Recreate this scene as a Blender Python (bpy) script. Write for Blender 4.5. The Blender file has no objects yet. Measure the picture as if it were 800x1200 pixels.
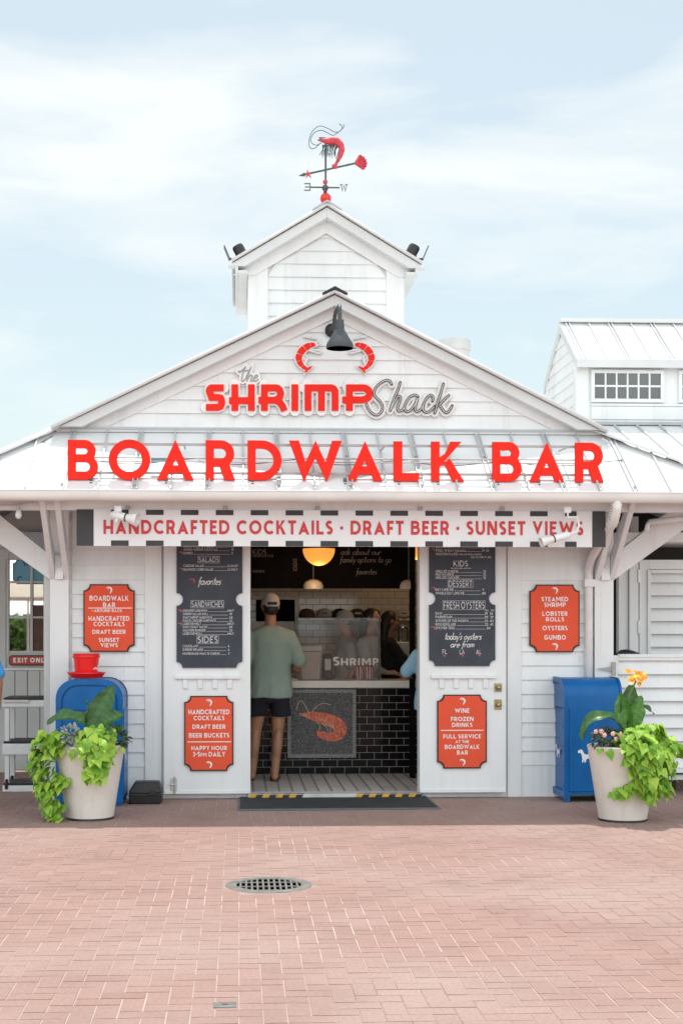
import bpy, bmesh, math, random
from mathutils import Vector, Matrix, noise
from mathutils.geometry import delaunay_2d_cdt
random.seed(7)
R = math.radians
sc = bpy.context.scene
COL = sc.collection

# ---------------------------------------------------------------- camera, sky, sun, exposure
YAW, FPX, CAMD, CAMZ = R(2.5), 1625.0, 13.0, 1.6
cam_d = bpy.data.cameras.new("camera"); cam = bpy.data.objects.new("camera", cam_d); COL.objects.link(cam)
cam.location = (0, -CAMD, CAMZ); cam.rotation_euler = (R(90), 0, -YAW)
cam_d.sensor_width = 36; cam_d.lens = FPX / 1200 * 36
cam_d.shift_x = 49 / 1200; cam_d.shift_y = 135 / 1200
cam_d.clip_end = 2000; sc.camera = cam

SUN_EL = R(73)
world = bpy.data.worlds.new("World"); sc.world = world; world.use_nodes = True
nt = world.node_tree; nt.nodes.clear()
def wn(t, **k):
    n = nt.nodes.new(t)
    for a, b in k.items(): setattr(n, a, b)
    return n
sky = wn('ShaderNodeTexSky', sky_type='NISHITA', sun_disc=False, sun_elevation=SUN_EL, sun_rotation=R(0), air_density=1.0, dust_density=2.0, ozone_density=1.5)
bg = wn('ShaderNodeBackground'); bg.inputs[1].default_value = 0.11
tc = wn('ShaderNodeTexCoord')
mp = wn('ShaderNodeMapping'); mp.inputs['Scale'].default_value = (2.4, 2.4, 9.0); mp.inputs['Location'].default_value = (0.35, 0.1, 0.2); mp.inputs['Rotation'].default_value = (0, R(9), 0)
nz = wn('ShaderNodeTexNoise'); nz.inputs['Scale'].default_value = 1.5; nz.inputs['Detail'].default_value = 9; nz.inputs['Roughness'].default_value = 0.52; nz.inputs['Distortion'].default_value = 0.25
cr = wn('ShaderNodeValToRGB'); cr.color_ramp.elements[0].position = 0.40; cr.color_ramp.elements[1].position = 0.62
cr.color_ramp.elements[0].color = (0.42, 0.42, 0.42, 1); cr.color_ramp.elements[1].color = (0.97, 0.97, 0.97, 1)
mx = wn('ShaderNodeMixRGB')
tint = wn('ShaderNodeMixRGB', blend_type='MULTIPLY'); tint.inputs[0].default_value = 1; tint.inputs[2].default_value = (1.02, 1.085, 0.93, 1)
# clouds behind the camera are brightened, added fill for the shaded facade
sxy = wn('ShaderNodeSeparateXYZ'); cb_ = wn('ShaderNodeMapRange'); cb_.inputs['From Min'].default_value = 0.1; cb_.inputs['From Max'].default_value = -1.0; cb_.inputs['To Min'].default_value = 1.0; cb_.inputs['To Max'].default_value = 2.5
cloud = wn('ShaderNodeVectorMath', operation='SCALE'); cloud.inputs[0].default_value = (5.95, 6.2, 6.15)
ow = wn('ShaderNodeOutputWorld')
L = nt.links.new
L(tc.outputs['Generated'], mp.inputs[0]); L(mp.outputs[0], nz.inputs['Vector']); L(nz.outputs[0], cr.inputs[0])
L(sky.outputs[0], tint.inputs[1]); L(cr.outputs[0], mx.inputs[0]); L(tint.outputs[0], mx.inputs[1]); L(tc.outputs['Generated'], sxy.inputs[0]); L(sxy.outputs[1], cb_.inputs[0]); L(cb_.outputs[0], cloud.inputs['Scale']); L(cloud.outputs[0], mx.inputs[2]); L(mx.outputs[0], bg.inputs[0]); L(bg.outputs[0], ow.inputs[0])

sun_d = bpy.data.lights.new("sun", 'SUN'); sun = bpy.data.objects.new("sun", sun_d); COL.objects.link(sun)
sun_d.energy = 2.7; sun_d.angle = R(0.53); sun_d.color = (1, 0.96, 0.9)
sun.rotation_euler = (-(R(90) - SUN_EL), 0, 0); sun.location = (0, 10, 30)
sc.view_settings.view_transform = 'Standard'; sc.view_settings.look = 'None'
sc.view_settings.exposure = 0.60; sc.view_settings.gamma = 1

# ---------------------------------------------------------------- helpers
FWD = Vector((math.sin(YAW), math.cos(YAW), 0)); RGT = Vector((math.cos(YAW), -math.sin(YAW), 0)); CAM = Vector((0, -CAMD, CAMZ))
def P(x, y, Y):
    """the point of the plane Y that the photograph shows at (x, y): used to measure sizes off the photo"""
    d = FWD + RGT * ((x - 351) / FPX) + Vector((0, 0, (735 - y) / FPX))
    return CAM + d * ((Y + CAMD) / d.y)
def PX(x, Y): return P(x, 735, Y).x
def PZ(y, Y, x=395): return P(x, y, Y).z

WO = {}                       # world origin of every root
def thing(name, label, cat, loc=(0, 0, 0), group=None):
    o = bpy.data.objects.new(name, None); COL.objects.link(o); o.location = loc
    o.empty_display_size = 0.1
    WO[o.name] = Vector(loc)
    o['label'] = label; o['category'] = cat
    if group: o['group'] = group
    return o
def tag(o, label, cat, group=None, kind=None):
    o['label'] = label; o['category'] = cat
    if group: o['group'] = group
    if kind: o['kind'] = kind
    return o
def worigin(p):
    v = Vector((0, 0, 0))
    while p is not None: v = v + p.location; p = p.parent
    return v
class MB:
    def __init__(s): s.v = []; s.f = []
    def add(s, vs, fs):
        n = len(s.v); s.v.extend([tuple(v) for v in vs]); s.f.extend([tuple(i + n for i in f) for f in fs]); return s
    def box(s, x0, x1, y0, y1, z0, z1):
        vs = [(x0,y0,z0),(x1,y0,z0),(x1,y1,z0),(x0,y1,z0),(x0,y0,z1),(x1,y0,z1),(x1,y1,z1),(x0,y1,z1)]
        return s.add(vs, [(3,2,1,0),(4,5,6,7),(0,1,5,4),(1,2,6,5),(2,3,7,6),(3,0,4,7)])
    def beam(s, p, q, w, h, up=(0, 0, 1)):
        p, q = Vector(p), Vector(q); d = (q - p).normalized(); sd = d.cross(Vector(up)).normalized(); u = sd.cross(d)
        vs = [c + sd * (a * w / 2) + u * (b * h / 2) for c in (p, q) for a, b in ((-1,-1),(1,-1),(1,1),(-1,1))]
        return s.add(vs, [(3,2,1,0),(4,5,6,7),(0,1,5,4),(1,2,6,5),(2,3,7,6),(3,0,4,7)])
    def prism(s, pts, vec):
        """closed outline (3-D points) swept along vec"""
        n = len(pts); vec = Vector(vec); a = [Vector(p) for p in pts]
        vs = a + [p + vec for p in a]
        nrm = Vector((0, 0, 0))
        for i in range(n):
            nrm += a[i].cross(a[(i + 1) % n])
        fl = nrm.dot(vec) > 0
        fs = [tuple(range(n)), tuple(range(2 * n - 1, n - 1, -1))]
        fs += [(i, i + n, (i + 1) % n + n, (i + 1) % n) for i in range(n)]
        if fl: fs = [tuple(reversed(f)) for f in fs]
        return s.add(vs, fs)
    def tube(s, pts, rad, n=8, caps=True, closed=False):
        pts = [Vector(p) for p in pts]; m = len(pts)
        if not hasattr(rad, '__len__'): rad = [rad] * m
        vs = []; ref = None
        for i, p in enumerate(pts):
            a = pts[max(i - 1, 0)] if not closed else pts[i - 1]; b = pts[min(i + 1, m - 1)] if not closed else pts[(i + 1) % m]
            d = (b - a).normalized()
            if ref is None:
                ref = d.orthogonal().normalized()
            ref = (ref - d * ref.dot(d))
            ref = ref.normalized() if ref.length > 1e-6 else d.orthogonal().normalized()
            w = d.cross(ref)
            r = rad[i]; rx, ry = (r if hasattr(r, '__len__') else (r, r))
            for k in range(n):
                t = 2 * math.pi * k / n
                vs.append(p + ref * (math.cos(t) * rx) + w * (math.sin(t) * ry))
        fs = []
        for i in range(m if closed else m - 1):
            for k in range(n):
                a, b = i * n + k, i * n + (k + 1) % n; c = ((i + 1) % m) * n
                fs.append((a, b, c + (k + 1) % n, c + k))
        if caps and not closed:
            fs.append(tuple(range(n - 1, -1, -1))); fs.append(tuple(range((m - 1) * n, m * n)))
        return s.add(vs, fs)
    def lathe(s, prof, c=(0, 0, 0), n=24, mat=None, caps=True):
        """prof: [(r, z)] from bottom to top, turned about z"""
        c = Vector(c); vs = []; fs = []; m = len(prof)
        for r, z in prof:
            for k in range(n):
                t = 2 * math.pi * k / n
                p = Vector((r * math.cos(t), r * math.sin(t), z))
                if mat is not None: p = mat @ p
                vs.append(c + p)
        for i in range(m - 1):
            for k in range(n):
                fs.append((i * n + k, i * n + (k + 1) % n, (i + 1) * n + (k + 1) % n, (i + 1) * n + k))
        if caps and prof[0][0] > 1e-5: fs.append(tuple(range(n - 1, -1, -1)))
        if caps and prof[-1][0] > 1e-5: fs.append(tuple(range((m - 1) * n, m * n)))
        return s.add(vs, fs)
    def ball(s, c, r, n=12, m=8):
        rx, ry, rz = r if hasattr(r, '__len__') else (r, r, r)
        prof = [(max(math.sin(math.pi * i / m), 1e-4), -math.cos(math.pi * i / m)) for i in range(m + 1)]
        return s.lathe(prof, c, n, Matrix.Diagonal((rx, ry, rz)))
    def build(s, name, mat, parent=None, loc=None, smooth=False, bevel=0.0, auto=None):
        me = bpy.data.meshes.new(name)
        o0 = worigin(parent) if parent is not None else Vector(loc or (0, 0, 0))
        me.from_pydata([tuple(Vector(v) - o0) for v in s.v], [], s.f); me.validate(); me.update()
        ob = bpy.data.objects.new(name, me); COL.objects.link(ob)
        if parent is not None: ob.parent = parent
        else: ob.location = o0
        me.materials.append(mat)
        if smooth or auto:
            me.polygons.foreach_set('use_smooth', [True] * len(me.polygons))
            if auto:
                try: me.set_sharp_from_angle(angle=R(auto))
                except Exception: pass
        if bevel:
            b = ob.modifiers.new('bevel', 'BEVEL'); b.width = bevel; b.segments = 2; b.limit_method = 'ANGLE'; b.angle_limit = R(40)
        return ob

# ---------------------------------------------------------------- materials
def nodes(m):
    m.use_nodes = True; t = m.node_tree; b = t.nodes['Principled BSDF']; return t, b, t.links.new
def mat(name, col, rough=0.6, var=0.08, scale=6.0, metal=0.0, bump=0.0, bscale=60.0, stretch=(1, 1, 1), var_col=None, coat=0.0, spec=0.5, detail=4, streak=0.0):
    m = bpy.data.materials.new(name); t, b, k = nodes(m)
    b.inputs['Roughness'].default_value = rough; b.inputs['Metallic'].default_value = metal
    b.inputs['Coat Weight'].default_value = coat; b.inputs['Specular IOR Level'].default_value = spec
    c = t.nodes.new('ShaderNodeTexCoord'); mpg = t.nodes.new('ShaderNodeMapping'); mpg.inputs['Scale'].default_value = stretch
    n = t.nodes.new('ShaderNodeTexNoise'); n.inputs['Scale'].default_value = scale; n.inputs['Detail'].default_value = detail
    r = t.nodes.new('ShaderNodeValToRGB')
    lo = var_col or tuple(x * (1 - var) for x in col); hi = tuple(min(1, x * (1 + var * 0.5)) for x in col)
    r.color_ramp.elements[0].color = (*lo, 1); r.color_ramp.elements[1].color = (*hi, 1)
    r.color_ramp.elements[0].position = 0.3; r.color_ramp.elements[1].position = 0.62
    k(c.outputs['Object'], mpg.inputs[0]); k(mpg.outputs[0], n.inputs['Vector']); k(n.outputs[0], r.inputs[0]); k(r.outputs[0], b.inputs['Base Color'])
    if streak:      # rain runs and scuffs with a shape of their own
        m3 = t.nodes.new('ShaderNodeMapping'); m3.inputs['Scale'].default_value = (9, 9, 0.55); n3 = t.nodes.new('ShaderNodeTexNoise'); n3.inputs['Scale'].default_value = 1.6; n3.inputs['Detail'].default_value = 7; n3.inputs['Roughness'].default_value = 0.65
        r3 = t.nodes.new('ShaderNodeValToRGB'); r3.color_ramp.elements[0].position = 0.30; r3.color_ramp.elements[1].position = 0.47; s3 = 1 - streak; r3.color_ramp.elements[0].color = (s3, s3 * .985, s3 * .96, 1); r3.color_ramp.elements[1].color = (1, 1, 1, 1)
        x3 = t.nodes.new('ShaderNodeMixRGB'); x3.blend_type = 'MULTIPLY'; x3.inputs[0].default_value = 1
        k(c.outputs['Object'], m3.inputs[0]); k(m3.outputs[0], n3.inputs['Vector']); k(n3.outputs[0], r3.inputs[0]); k(r.outputs[0], x3.inputs[1]); k(r3.outputs[0], x3.inputs[2]); k(x3.outputs[0], b.inputs['Base Color'])
    if bump:
        n2 = t.nodes.new('ShaderNodeTexNoise'); n2.inputs['Scale'].default_value = bscale; n2.inputs['Detail'].default_value = 5
        bp = t.nodes.new('ShaderNodeBump'); bp.inputs['Strength'].default_value = bump; bp.inputs['Distance'].default_value = 0.01
        k(mpg.outputs[0], n2.inputs['Vector']); k(n2.outputs[0], bp.inputs['Height']); k(bp.outputs[0], b.inputs['Normal'])
    return m
def tiles(name, tile, tile2, grout, w, h, gap, rough=0.12, axes='xz', bump=0.4, offset=0.5, spec=0.5):
    m = bpy.data.materials.new(name); t, b, k = nodes(m); b.inputs['Roughness'].default_value = rough; b.inputs['Specular IOR Level'].default_value = spec
    c = t.nodes.new('ShaderNodeTexCoord'); sp = t.nodes.new('ShaderNodeSeparateXYZ'); cb = t.nodes.new('ShaderNodeCombineXYZ')
    br = t.nodes.new('ShaderNodeTexBrick'); br.inputs['Scale'].default_value = 1; br.inputs['Brick Width'].default_value = w; br.inputs['Row Height'].default_value = h
    br.inputs['Mortar Size'].default_value = gap; br.inputs['Mortar Smooth'].default_value = 0.1; br.offset = offset
    br.inputs['Color1'].default_value = (*tile, 1); br.inputs['Color2'].default_value = (*tile2, 1); br.inputs['Mortar'].default_value = (*grout, 1)
    k(c.outputs['Object'], sp.inputs[0])
    ix = {'x': 0, 'y': 1, 'z': 2}
    k(sp.outputs[ix[axes[0]]], cb.inputs[0]); k(sp.outputs[ix[axes[1]]], cb.inputs[1]); k(cb.outputs[0], br.inputs['Vector']); k(br.outputs['Color'], b.inputs['Base Color'])
    bp = t.nodes.new('ShaderNodeBump'); bp.invert = True; bp.inputs['Strength'].default_value = bump; bp.inputs['Distance'].default_value = 0.004
    k(br.outputs['Fac'], bp.inputs['Height']); k(bp.outputs[0], b.inputs['Normal'])
    mr = t.nodes.new('ShaderNodeMath'); mr.operation = 'MULTIPLY_ADD'; mr.inputs[1].default_value = 0.6; mr.inputs[2].default_value = rough
    k(br.outputs['Fac'], mr.inputs[0]); k(mr.outputs[0], b.inputs['Roughness'])
    return m
def emit(name, col, strength):
    m = bpy.data.materials.new(name); t, b, k = nodes(m)
    b.inputs['Base Color'].default_value = (*col, 1); b.inputs['Emission Color'].default_value = (*col, 1); b.inputs['Emission Strength'].default_value = strength
    return m
def glass(name, col, mirror=0.0, ior=1.5, rough=0.02):
    m = bpy.data.materials.new(name); t, b, k = nodes(m); o = t.nodes['Material Output']
    g = t.nodes.new('ShaderNodeBsdfGlossy'); g.inputs['Roughness'].default_value = rough; g.inputs[0].default_value = (1, 1, 1, 1)
    tr = t.nodes.new('ShaderNodeBsdfTransparent'); tr.inputs[0].default_value = (*col, 1)
    f = t.nodes.new('ShaderNodeFresnel'); f.inputs[0].default_value = ior
    a = t.nodes.new('ShaderNodeMath'); a.operation = 'ADD'; a.use_clamp = True; a.inputs[1].default_value = mirror
    mxs = t.nodes.new('ShaderNodeMixShader'); k(f.outputs[0], a.inputs[0]); k(a.outputs[0], mxs.inputs[0]); k(tr.outputs[0], mxs.inputs[1]); k(g.outputs[0], mxs.inputs[2]); k(mxs.outputs[0], o.inputs[0])
    return m

M = {}
M['white'] = mat('white_paint', (0.80, 0.83, 0.835), 0.55, 0.09, 1.9, bump=0.06, bscale=40, stretch=(1, 1, 0.35), streak=0.10)
M['trim'] = mat('white_trim_paint', (0.80, 0.825, 0.83), 0.5, 0.06, 2.2, stretch=(1, 1, 0.4), streak=0.07)
M['grey_trim'] = mat('pale_grey_trim_paint', (0.66, 0.69, 0.69), 0.55, 0.06, 2.0)
M['door'] = mat('door_paint', (0.80, 0.82, 0.835), 0.42, 0.06, 1.3, stretch=(1, 1, 0.5), streak=0.06)
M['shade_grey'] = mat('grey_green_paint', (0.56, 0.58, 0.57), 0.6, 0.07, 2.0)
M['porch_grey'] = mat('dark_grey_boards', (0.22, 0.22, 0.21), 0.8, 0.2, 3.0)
M['roof'] = mat('white_metal_roof', (0.73, 0.745, 0.75), 0.38, 0.05, 1.2, stretch=(1, 0.4, 1))
M['seam'] = mat('metal_roof_seam', (0.50, 0.52, 0.525), 0.5, 0.08, 5)  # greyer than the sheet: shade on the seam sides is put into the colour
M['gutter'] = mat('gutter_white_enamel', (0.76, 0.75, 0.73), 0.4, 0.08, 2.0, stretch=(1, 3, 3))
M['flash'] = mat('grey_flashing', (0.42, 0.46, 0.48), 0.45, 0.1, 3)
M['black'] = mat('black_metal', (0.02, 0.02, 0.022), 0.5, 0.2, 6)
M['lamp_grey'] = mat('slate_grey_lamp_enamel', (0.055, 0.07, 0.08), 0.4, 0.15, 5)
M['red'] = mat('red_sign_face', (0.86, 0.030, 0.018), 0.6, 0.06, 2.5, spec=0.12)
M['red2'] = mat('red_banner_ink', (0.62, 0.04, 0.045), 0.6, 0.05, 5)
M['orange'] = mat('coral_sign_face', (0.80, 0.105, 0.05), 0.6, 0.06, 3, spec=0.15)
M['rim'] = mat('dark_brown_sign_edge', (0.035, 0.012, 0.012), 0.5, 0.1, 8)
M['ink'] = mat('white_lettering', (0.86, 0.85, 0.83), 0.6, 0.04, 8)
M['chalkboard'] = mat('slate_chalkboard', (0.050, 0.058, 0.076), 0.75, 0.25, 5, stretch=(1, 1, 0.6))
M['chalk'] = mat('white_chalk', (0.72, 0.72, 0.71), 0.9, 0.2, 40)
M['chalk_pink'] = mat('pink_chalk', (0.72, 0.12, 0.13), 0.9, 0.1, 30)
M['banner'] = mat('white_vinyl_banner', (0.80, 0.81, 0.825), 0.55, 0.03, 2)
M['check'] = mat('charcoal_banner_squares', (0.068, 0.070, 0.073), 0.7, 0.1, 6, spec=0.2)
M['rail'] = mat('pale_steel_rail', (0.40, 0.41, 0.415), 0.5, 0.12, 10)
M['dark_steel'] = mat('dark_grey_steel', (0.10, 0.115, 0.115), 0.45, 0.15, 10, metal=0.3)
M['vane_red'] = mat('faded_red_copper', (0.62, 0.06, 0.085), 0.5, 0.25, 25, bump=0.2, bscale=60)
M['globe_red'] = mat('glossy_red_globe', (0.80, 0.02, 0.015), 0.08, 0.05, 5, coat=0.6)
M['vane_steel'] = mat('weathered_copper_rod', (0.10, 0.135, 0.135), 0.5, 0.25, 15, metal=0.4)
M['vane_letter'] = mat('brown_grey_letter', (0.22, 0.21, 0.19), 0.5, 0.2, 15, metal=0.3)
M['blue'] = mat('blue_bin_enamel', (0.002, 0.115, 0.36), 0.34, 0.16, 5, spec=0.3, streak=0.12)
M['blue_in'] = mat('dark_blue_flap', (0.008, 0.09, 0.26), 0.4, 0.1, 3)
M['bin_white'] = mat('white_decal', (0.75, 0.78, 0.80), 0.5, 0.03, 6)
M['pot'] = mat('cream_resin_pot', (0.74, 0.70, 0.65), 0.6, 0.10, 3, bump=0.06, bscale=25, streak=0.12)
M['soil'] = mat('potting_soil', (0.05, 0.035, 0.025), 0.95, 0.4, 30, bump=0.8, bscale=50)
M['bucket'] = mat('red_plastic_bucket', (0.82, 0.008, 0.008), 0.28, 0.05, 6)
M['blackbox'] = mat('black_plastic', (0.018, 0.018, 0.019), 0.5, 0.25, 12, bump=0.1)
M['mat'] = mat('charcoal_rubber_mat', (0.025, 0.033, 0.038), 0.85, 0.3, 5, bump=0.4, bscale=150)
M['mat_edge'] = mat('grey_rubber_edge', (0.14, 0.15, 0.155), 0.8, 0.15, 10)
M['iron'] = mat('galvanised_grate', (0.17, 0.165, 0.155), 0.7, 0.3, 12, metal=0.2, bump=0.2)
M['concrete'] = mat('concrete_collar', (0.31, 0.225, 0.195), 0.85, 0.2, 15, bump=0.3)
M['void'] = mat('drain_void', (0.006, 0.006, 0.006), 0.9, 0.2, 5)
M['brass'] = mat('aged_brass', (0.40, 0.33, 0.17), 0.35, 0.25, 30, metal=0.8)
M['steel'] = mat('brushed_steel', (0.55, 0.55, 0.54), 0.35, 0.12, 20, metal=0.7)
M['galv'] = mat('dull_galvanised_hinge', (0.36, 0.36, 0.35), 0.5, 0.15, 15, metal=0.4)
M['cart'] = mat('white_plastic_cart', (0.72, 0.74, 0.745), 0.45, 0.06, 4)
M['exit_red'] = mat('red_exit_sign', (0.52, 0.045, 0.04), 0.5, 0.06, 4)
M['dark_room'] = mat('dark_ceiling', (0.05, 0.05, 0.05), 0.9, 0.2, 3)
M['room_white'] = mat('white_room_paint', (0.72, 0.71, 0.70), 0.8, 0.05, 3)
M['room'] = mat('room_paint', (0.60, 0.59, 0.57), 0.8, 0.1, 3)
M['menu_black'] = mat('black_menu_board', (0.008, 0.0075, 0.0075), 0.95, 0.3, 4, spec=0.05)
M['chalk_dim'] = mat('faint_chalk', (0.22, 0.21, 0.20), 0.95, 0.15, 30)
M['subway'] = tiles('white_subway_tile', (0.72, 0.70, 0.67), (0.66, 0.64, 0.61), (0.36, 0.34, 0.32), 0.165, 0.078, 0.004, 0.10)
M['black_tile'] = tiles('black_subway_tile', (0.006, 0.006, 0.007), (0.012, 0.010, 0.010), (0.26, 0.25, 0.24), 0.158, 0.076, 0.0035, 0.10, spec=0.22)
M['floor_tile'] = tiles('ribbed_grey_floor', (0.56, 0.56, 0.56), (0.47, 0.47, 0.47), (0.25, 0.25, 0.25), 1.2, 0.125, 0.012, 0.5, 'yx')
M['counter'] = mat('white_stone_counter', (0.80, 0.78, 0.74), 0.35, 0.06, 8)
M['amber'] = emit('amber_lamp_glass', (1.0, 0.37, 0.06), 0.62)
M['pale_dome'] = mat('pale_enamel_dome', (0.50, 0.47, 0.44), 0.4, 0.06, 5)
M['pane'] = glass('clear_case_glass', (0.93, 0.94, 0.94), 0.0, 1.3)
M['mirror_pane'] = glass('reflective_window_glass', (0.35, 0.40, 0.42), 0.58)
M['dormer_pane'] = glass('dormer_window_glass', (0.30, 0.33, 0.33), 0.06)
M['skin'] = mat('tanned_skin', (0.42, 0.215, 0.13), 0.5, 0.12, 9, bump=0.05, bscale=80)
M['skin2'] = mat('light_skin', (0.52, 0.30, 0.21), 0.5, 0.1, 9)
M['skin3'] = mat('brown_skin', (0.26, 0.13, 0.08), 0.5, 0.1, 9)
M['sage'] = mat('sage_green_cotton', (0.29, 0.375, 0.325), 0.9, 0.10, 4, bump=0.25, bscale=14)
M['navy'] = mat('black_navy_cotton', (0.012, 0.013, 0.020), 0.9, 0.2, 8, bump=0.2, bscale=20)
M['cap'] = mat('pale_grey_cap', (0.42, 0.42, 0.43), 0.85, 0.08, 8)
M['grey_shirt'] = mat('heather_grey_shirt', (0.40, 0.43, 0.47), 0.9, 0.08, 8, bump=0.2, bscale=14)
M['white_shirt'] = mat('white_cotton_shirt', (0.48, 0.48, 0.48), 0.9, 0.06, 8, bump=0.2, bscale=14)
M['black_shirt'] = mat('black_cotton', (0.012, 0.012, 0.013), 0.9, 0.15, 8)
M['sky_shirt'] = mat('sky_blue_cotton', (0.30, 0.55, 0.72), 0.9, 0.06, 8, bump=0.2, bscale=14)
M['blue_shirt'] = mat('bright_blue_cotton', (0.06, 0.30, 0.62), 0.9, 0.06, 8)
M['hair'] = mat('dark_brown_hair', (0.018, 0.011, 0.008), 0.5, 0.3, 30, stretch=(1, 1, 0.1))
M['hair2'] = mat('light_brown_hair', (0.16, 0.10, 0.06), 0.5, 0.3, 30, stretch=(1, 1, 0.1))
M['coral_cloth'] = mat('coral_cotton', (0.55, 0.18, 0.12), 0.9, 0.1, 8)
M['leather'] = mat('brown_leather', (0.10, 0.045, 0.03), 0.6, 0.2, 15)
M['eye'] = mat('dark_eye', (0.015, 0.01, 0.008), 0.2, 0.1, 10)
M['lip'] = mat('lip', (0.35, 0.12, 0.10), 0.5, 0.1, 10)
M['wood_brown'] = mat('dark_brown_cloth', (0.09, 0.05, 0.03), 0.9, 0.2, 10)
M['umbrella'] = mat('beige_canvas', (0.55, 0.47, 0.38), 0.85, 0.06, 4)
M['blue_sign'] = mat('blue_notice', (0.16, 0.42, 0.55), 0.6, 0.06, 4)
M['blue_ink'] = mat('navy_ink', (0.03, 0.07, 0.14), 0.7, 0.05, 4)
M['paper'] = mat('paper', (0.62, 0.61, 0.58), 0.85, 0.05, 8)
M['tub'] = mat('cloudy_plastic_tub', (0.55, 0.46, 0.42), 0.5, 0.08, 6)
M['tape_yellow'] = mat('yellow_hazard_tape', (0.70, 0.34, 0.02), 0.6, 0.2, 20)
M['sill'] = mat('worn_white_sill', (0.55, 0.55, 0.53), 0.6, 0.15, 8)
M['cord'] = mat('white_cable', (0.55, 0.55, 0.54), 0.6, 0.05, 8)
M['bulb'] = mat('frosted_bulb_glass', (0.80, 0.80, 0.78), 0.15, 0.03, 8)
M['mural'] = mat('speckled_grey_terrazzo', (0.14, 0.14, 0.145), 0.5, 0.85, 85, var_col=(0.022, 0.022, 0.024), detail=8, spec=0.2)
M['mural_edge'] = mat('grey_mosaic_border', (0.26, 0.265, 0.27), 0.4, 0.5, 70, var_col=(0.10, 0.10, 0.105))
M['mural_shrimp'] = mat('mottled_orange_mosaic', (0.68, 0.16, 0.07), 0.4, 0.6, 45, var_col=(0.40, 0.05, 0.03), detail=8)
M['mural_pale'] = mat('cream_mosaic', (0.65, 0.50, 0.38), 0.5, 0.3, 40)
M['stack'] = mat('pale_vent_enamel', (0.62, 0.63, 0.61), 0.5, 0.1, 5)

def leafmat(name, c1, c2, rough=0.45, trans=0.25, scale=14):
    m = bpy.data.materials.new(name); t, b, k = nodes(m); b.inputs['Roughness'].default_value = rough
    b.inputs['Specular IOR Level'].default_value = 0.35
    c = t.nodes.new('ShaderNodeTexCoord'); n = t.nodes.new('ShaderNodeTexNoise'); n.inputs['Scale'].default_value = scale; n.inputs['Detail'].default_value = 3
    a = t.nodes.new('ShaderNodeAttribute'); a.attribute_name = 'tone'
    ad = t.nodes.new('ShaderNodeMath'); ad.operation = 'MULTIPLY_ADD'; ad.inputs[1].default_value = 0.45
    r = t.nodes.new('ShaderNodeValToRGB'); r.color_ramp.elements[0].color = (*c1, 1); r.color_ramp.elements[1].color = (*c2, 1)
    r.color_ramp.elements[0].position = 0.15; r.color_ramp.elements[1].position = 0.95
    k(c.outputs['Object'], n.inputs['Vector']); k(n.outputs[0], ad.inputs[0]); k(a.outputs['Fac'], ad.inputs[2]); k(ad.outputs[0], r.inputs[0]); k(r.outputs[0], b.inputs['Base Color'])
    ts = t.nodes.new('ShaderNodeBsdfTranslucent'); mxs = t.nodes.new('ShaderNodeMixShader'); mxs.inputs[0].default_value = trans
    o = t.nodes['Material Output']; k(r.outputs[0], ts.inputs[0]); k(b.outputs[0], mxs.inputs[1]); k(ts.outputs[0], mxs.inputs[2]); k(mxs.outputs[0], o.inputs[0])
    return m
M['lime'] = leafmat('lime_vine_leaf', (0.11, 0.31, 0.018), (0.46, 0.69, 0.10), 0.45, 0.3)
M['canna'] = leafmat('deep_green_blade', (0.016, 0.06, 0.02), (0.085, 0.20, 0.055), 0.35, 0.12, 8)
M['canna2'] = leafmat('fresh_green_blade', (0.03, 0.12, 0.02), (0.12, 0.30, 0.05), 0.35, 0.2, 8)
M['silver'] = leafmat('silver_leaf', (0.16, 0.20, 0.17), (0.46, 0.50, 0.47), 0.7, 0.1)
M['dusky'] = leafmat('dusky_green_leaf', (0.03, 0.045, 0.03), (0.10, 0.13, 0.08), 0.6, 0.1)
M['hedge'] = leafmat('hedge_leaf', (0.03, 0.08, 0.015), (0.11, 0.22, 0.04), 0.5, 0.2)
M['stem'] = mat('green_stem', (0.10, 0.20, 0.05), 0.6, 0.2, 10)
M['petal'] = mat('apricot_petal', (0.90, 0.52, 0.06), 0.5, 0.25, 30, var_col=(0.86, 0.28, 0.03))
M['pink_petal'] = mat('pink_petal', (0.80, 0.46, 0.42), 0.6, 0.2, 30)

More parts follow.
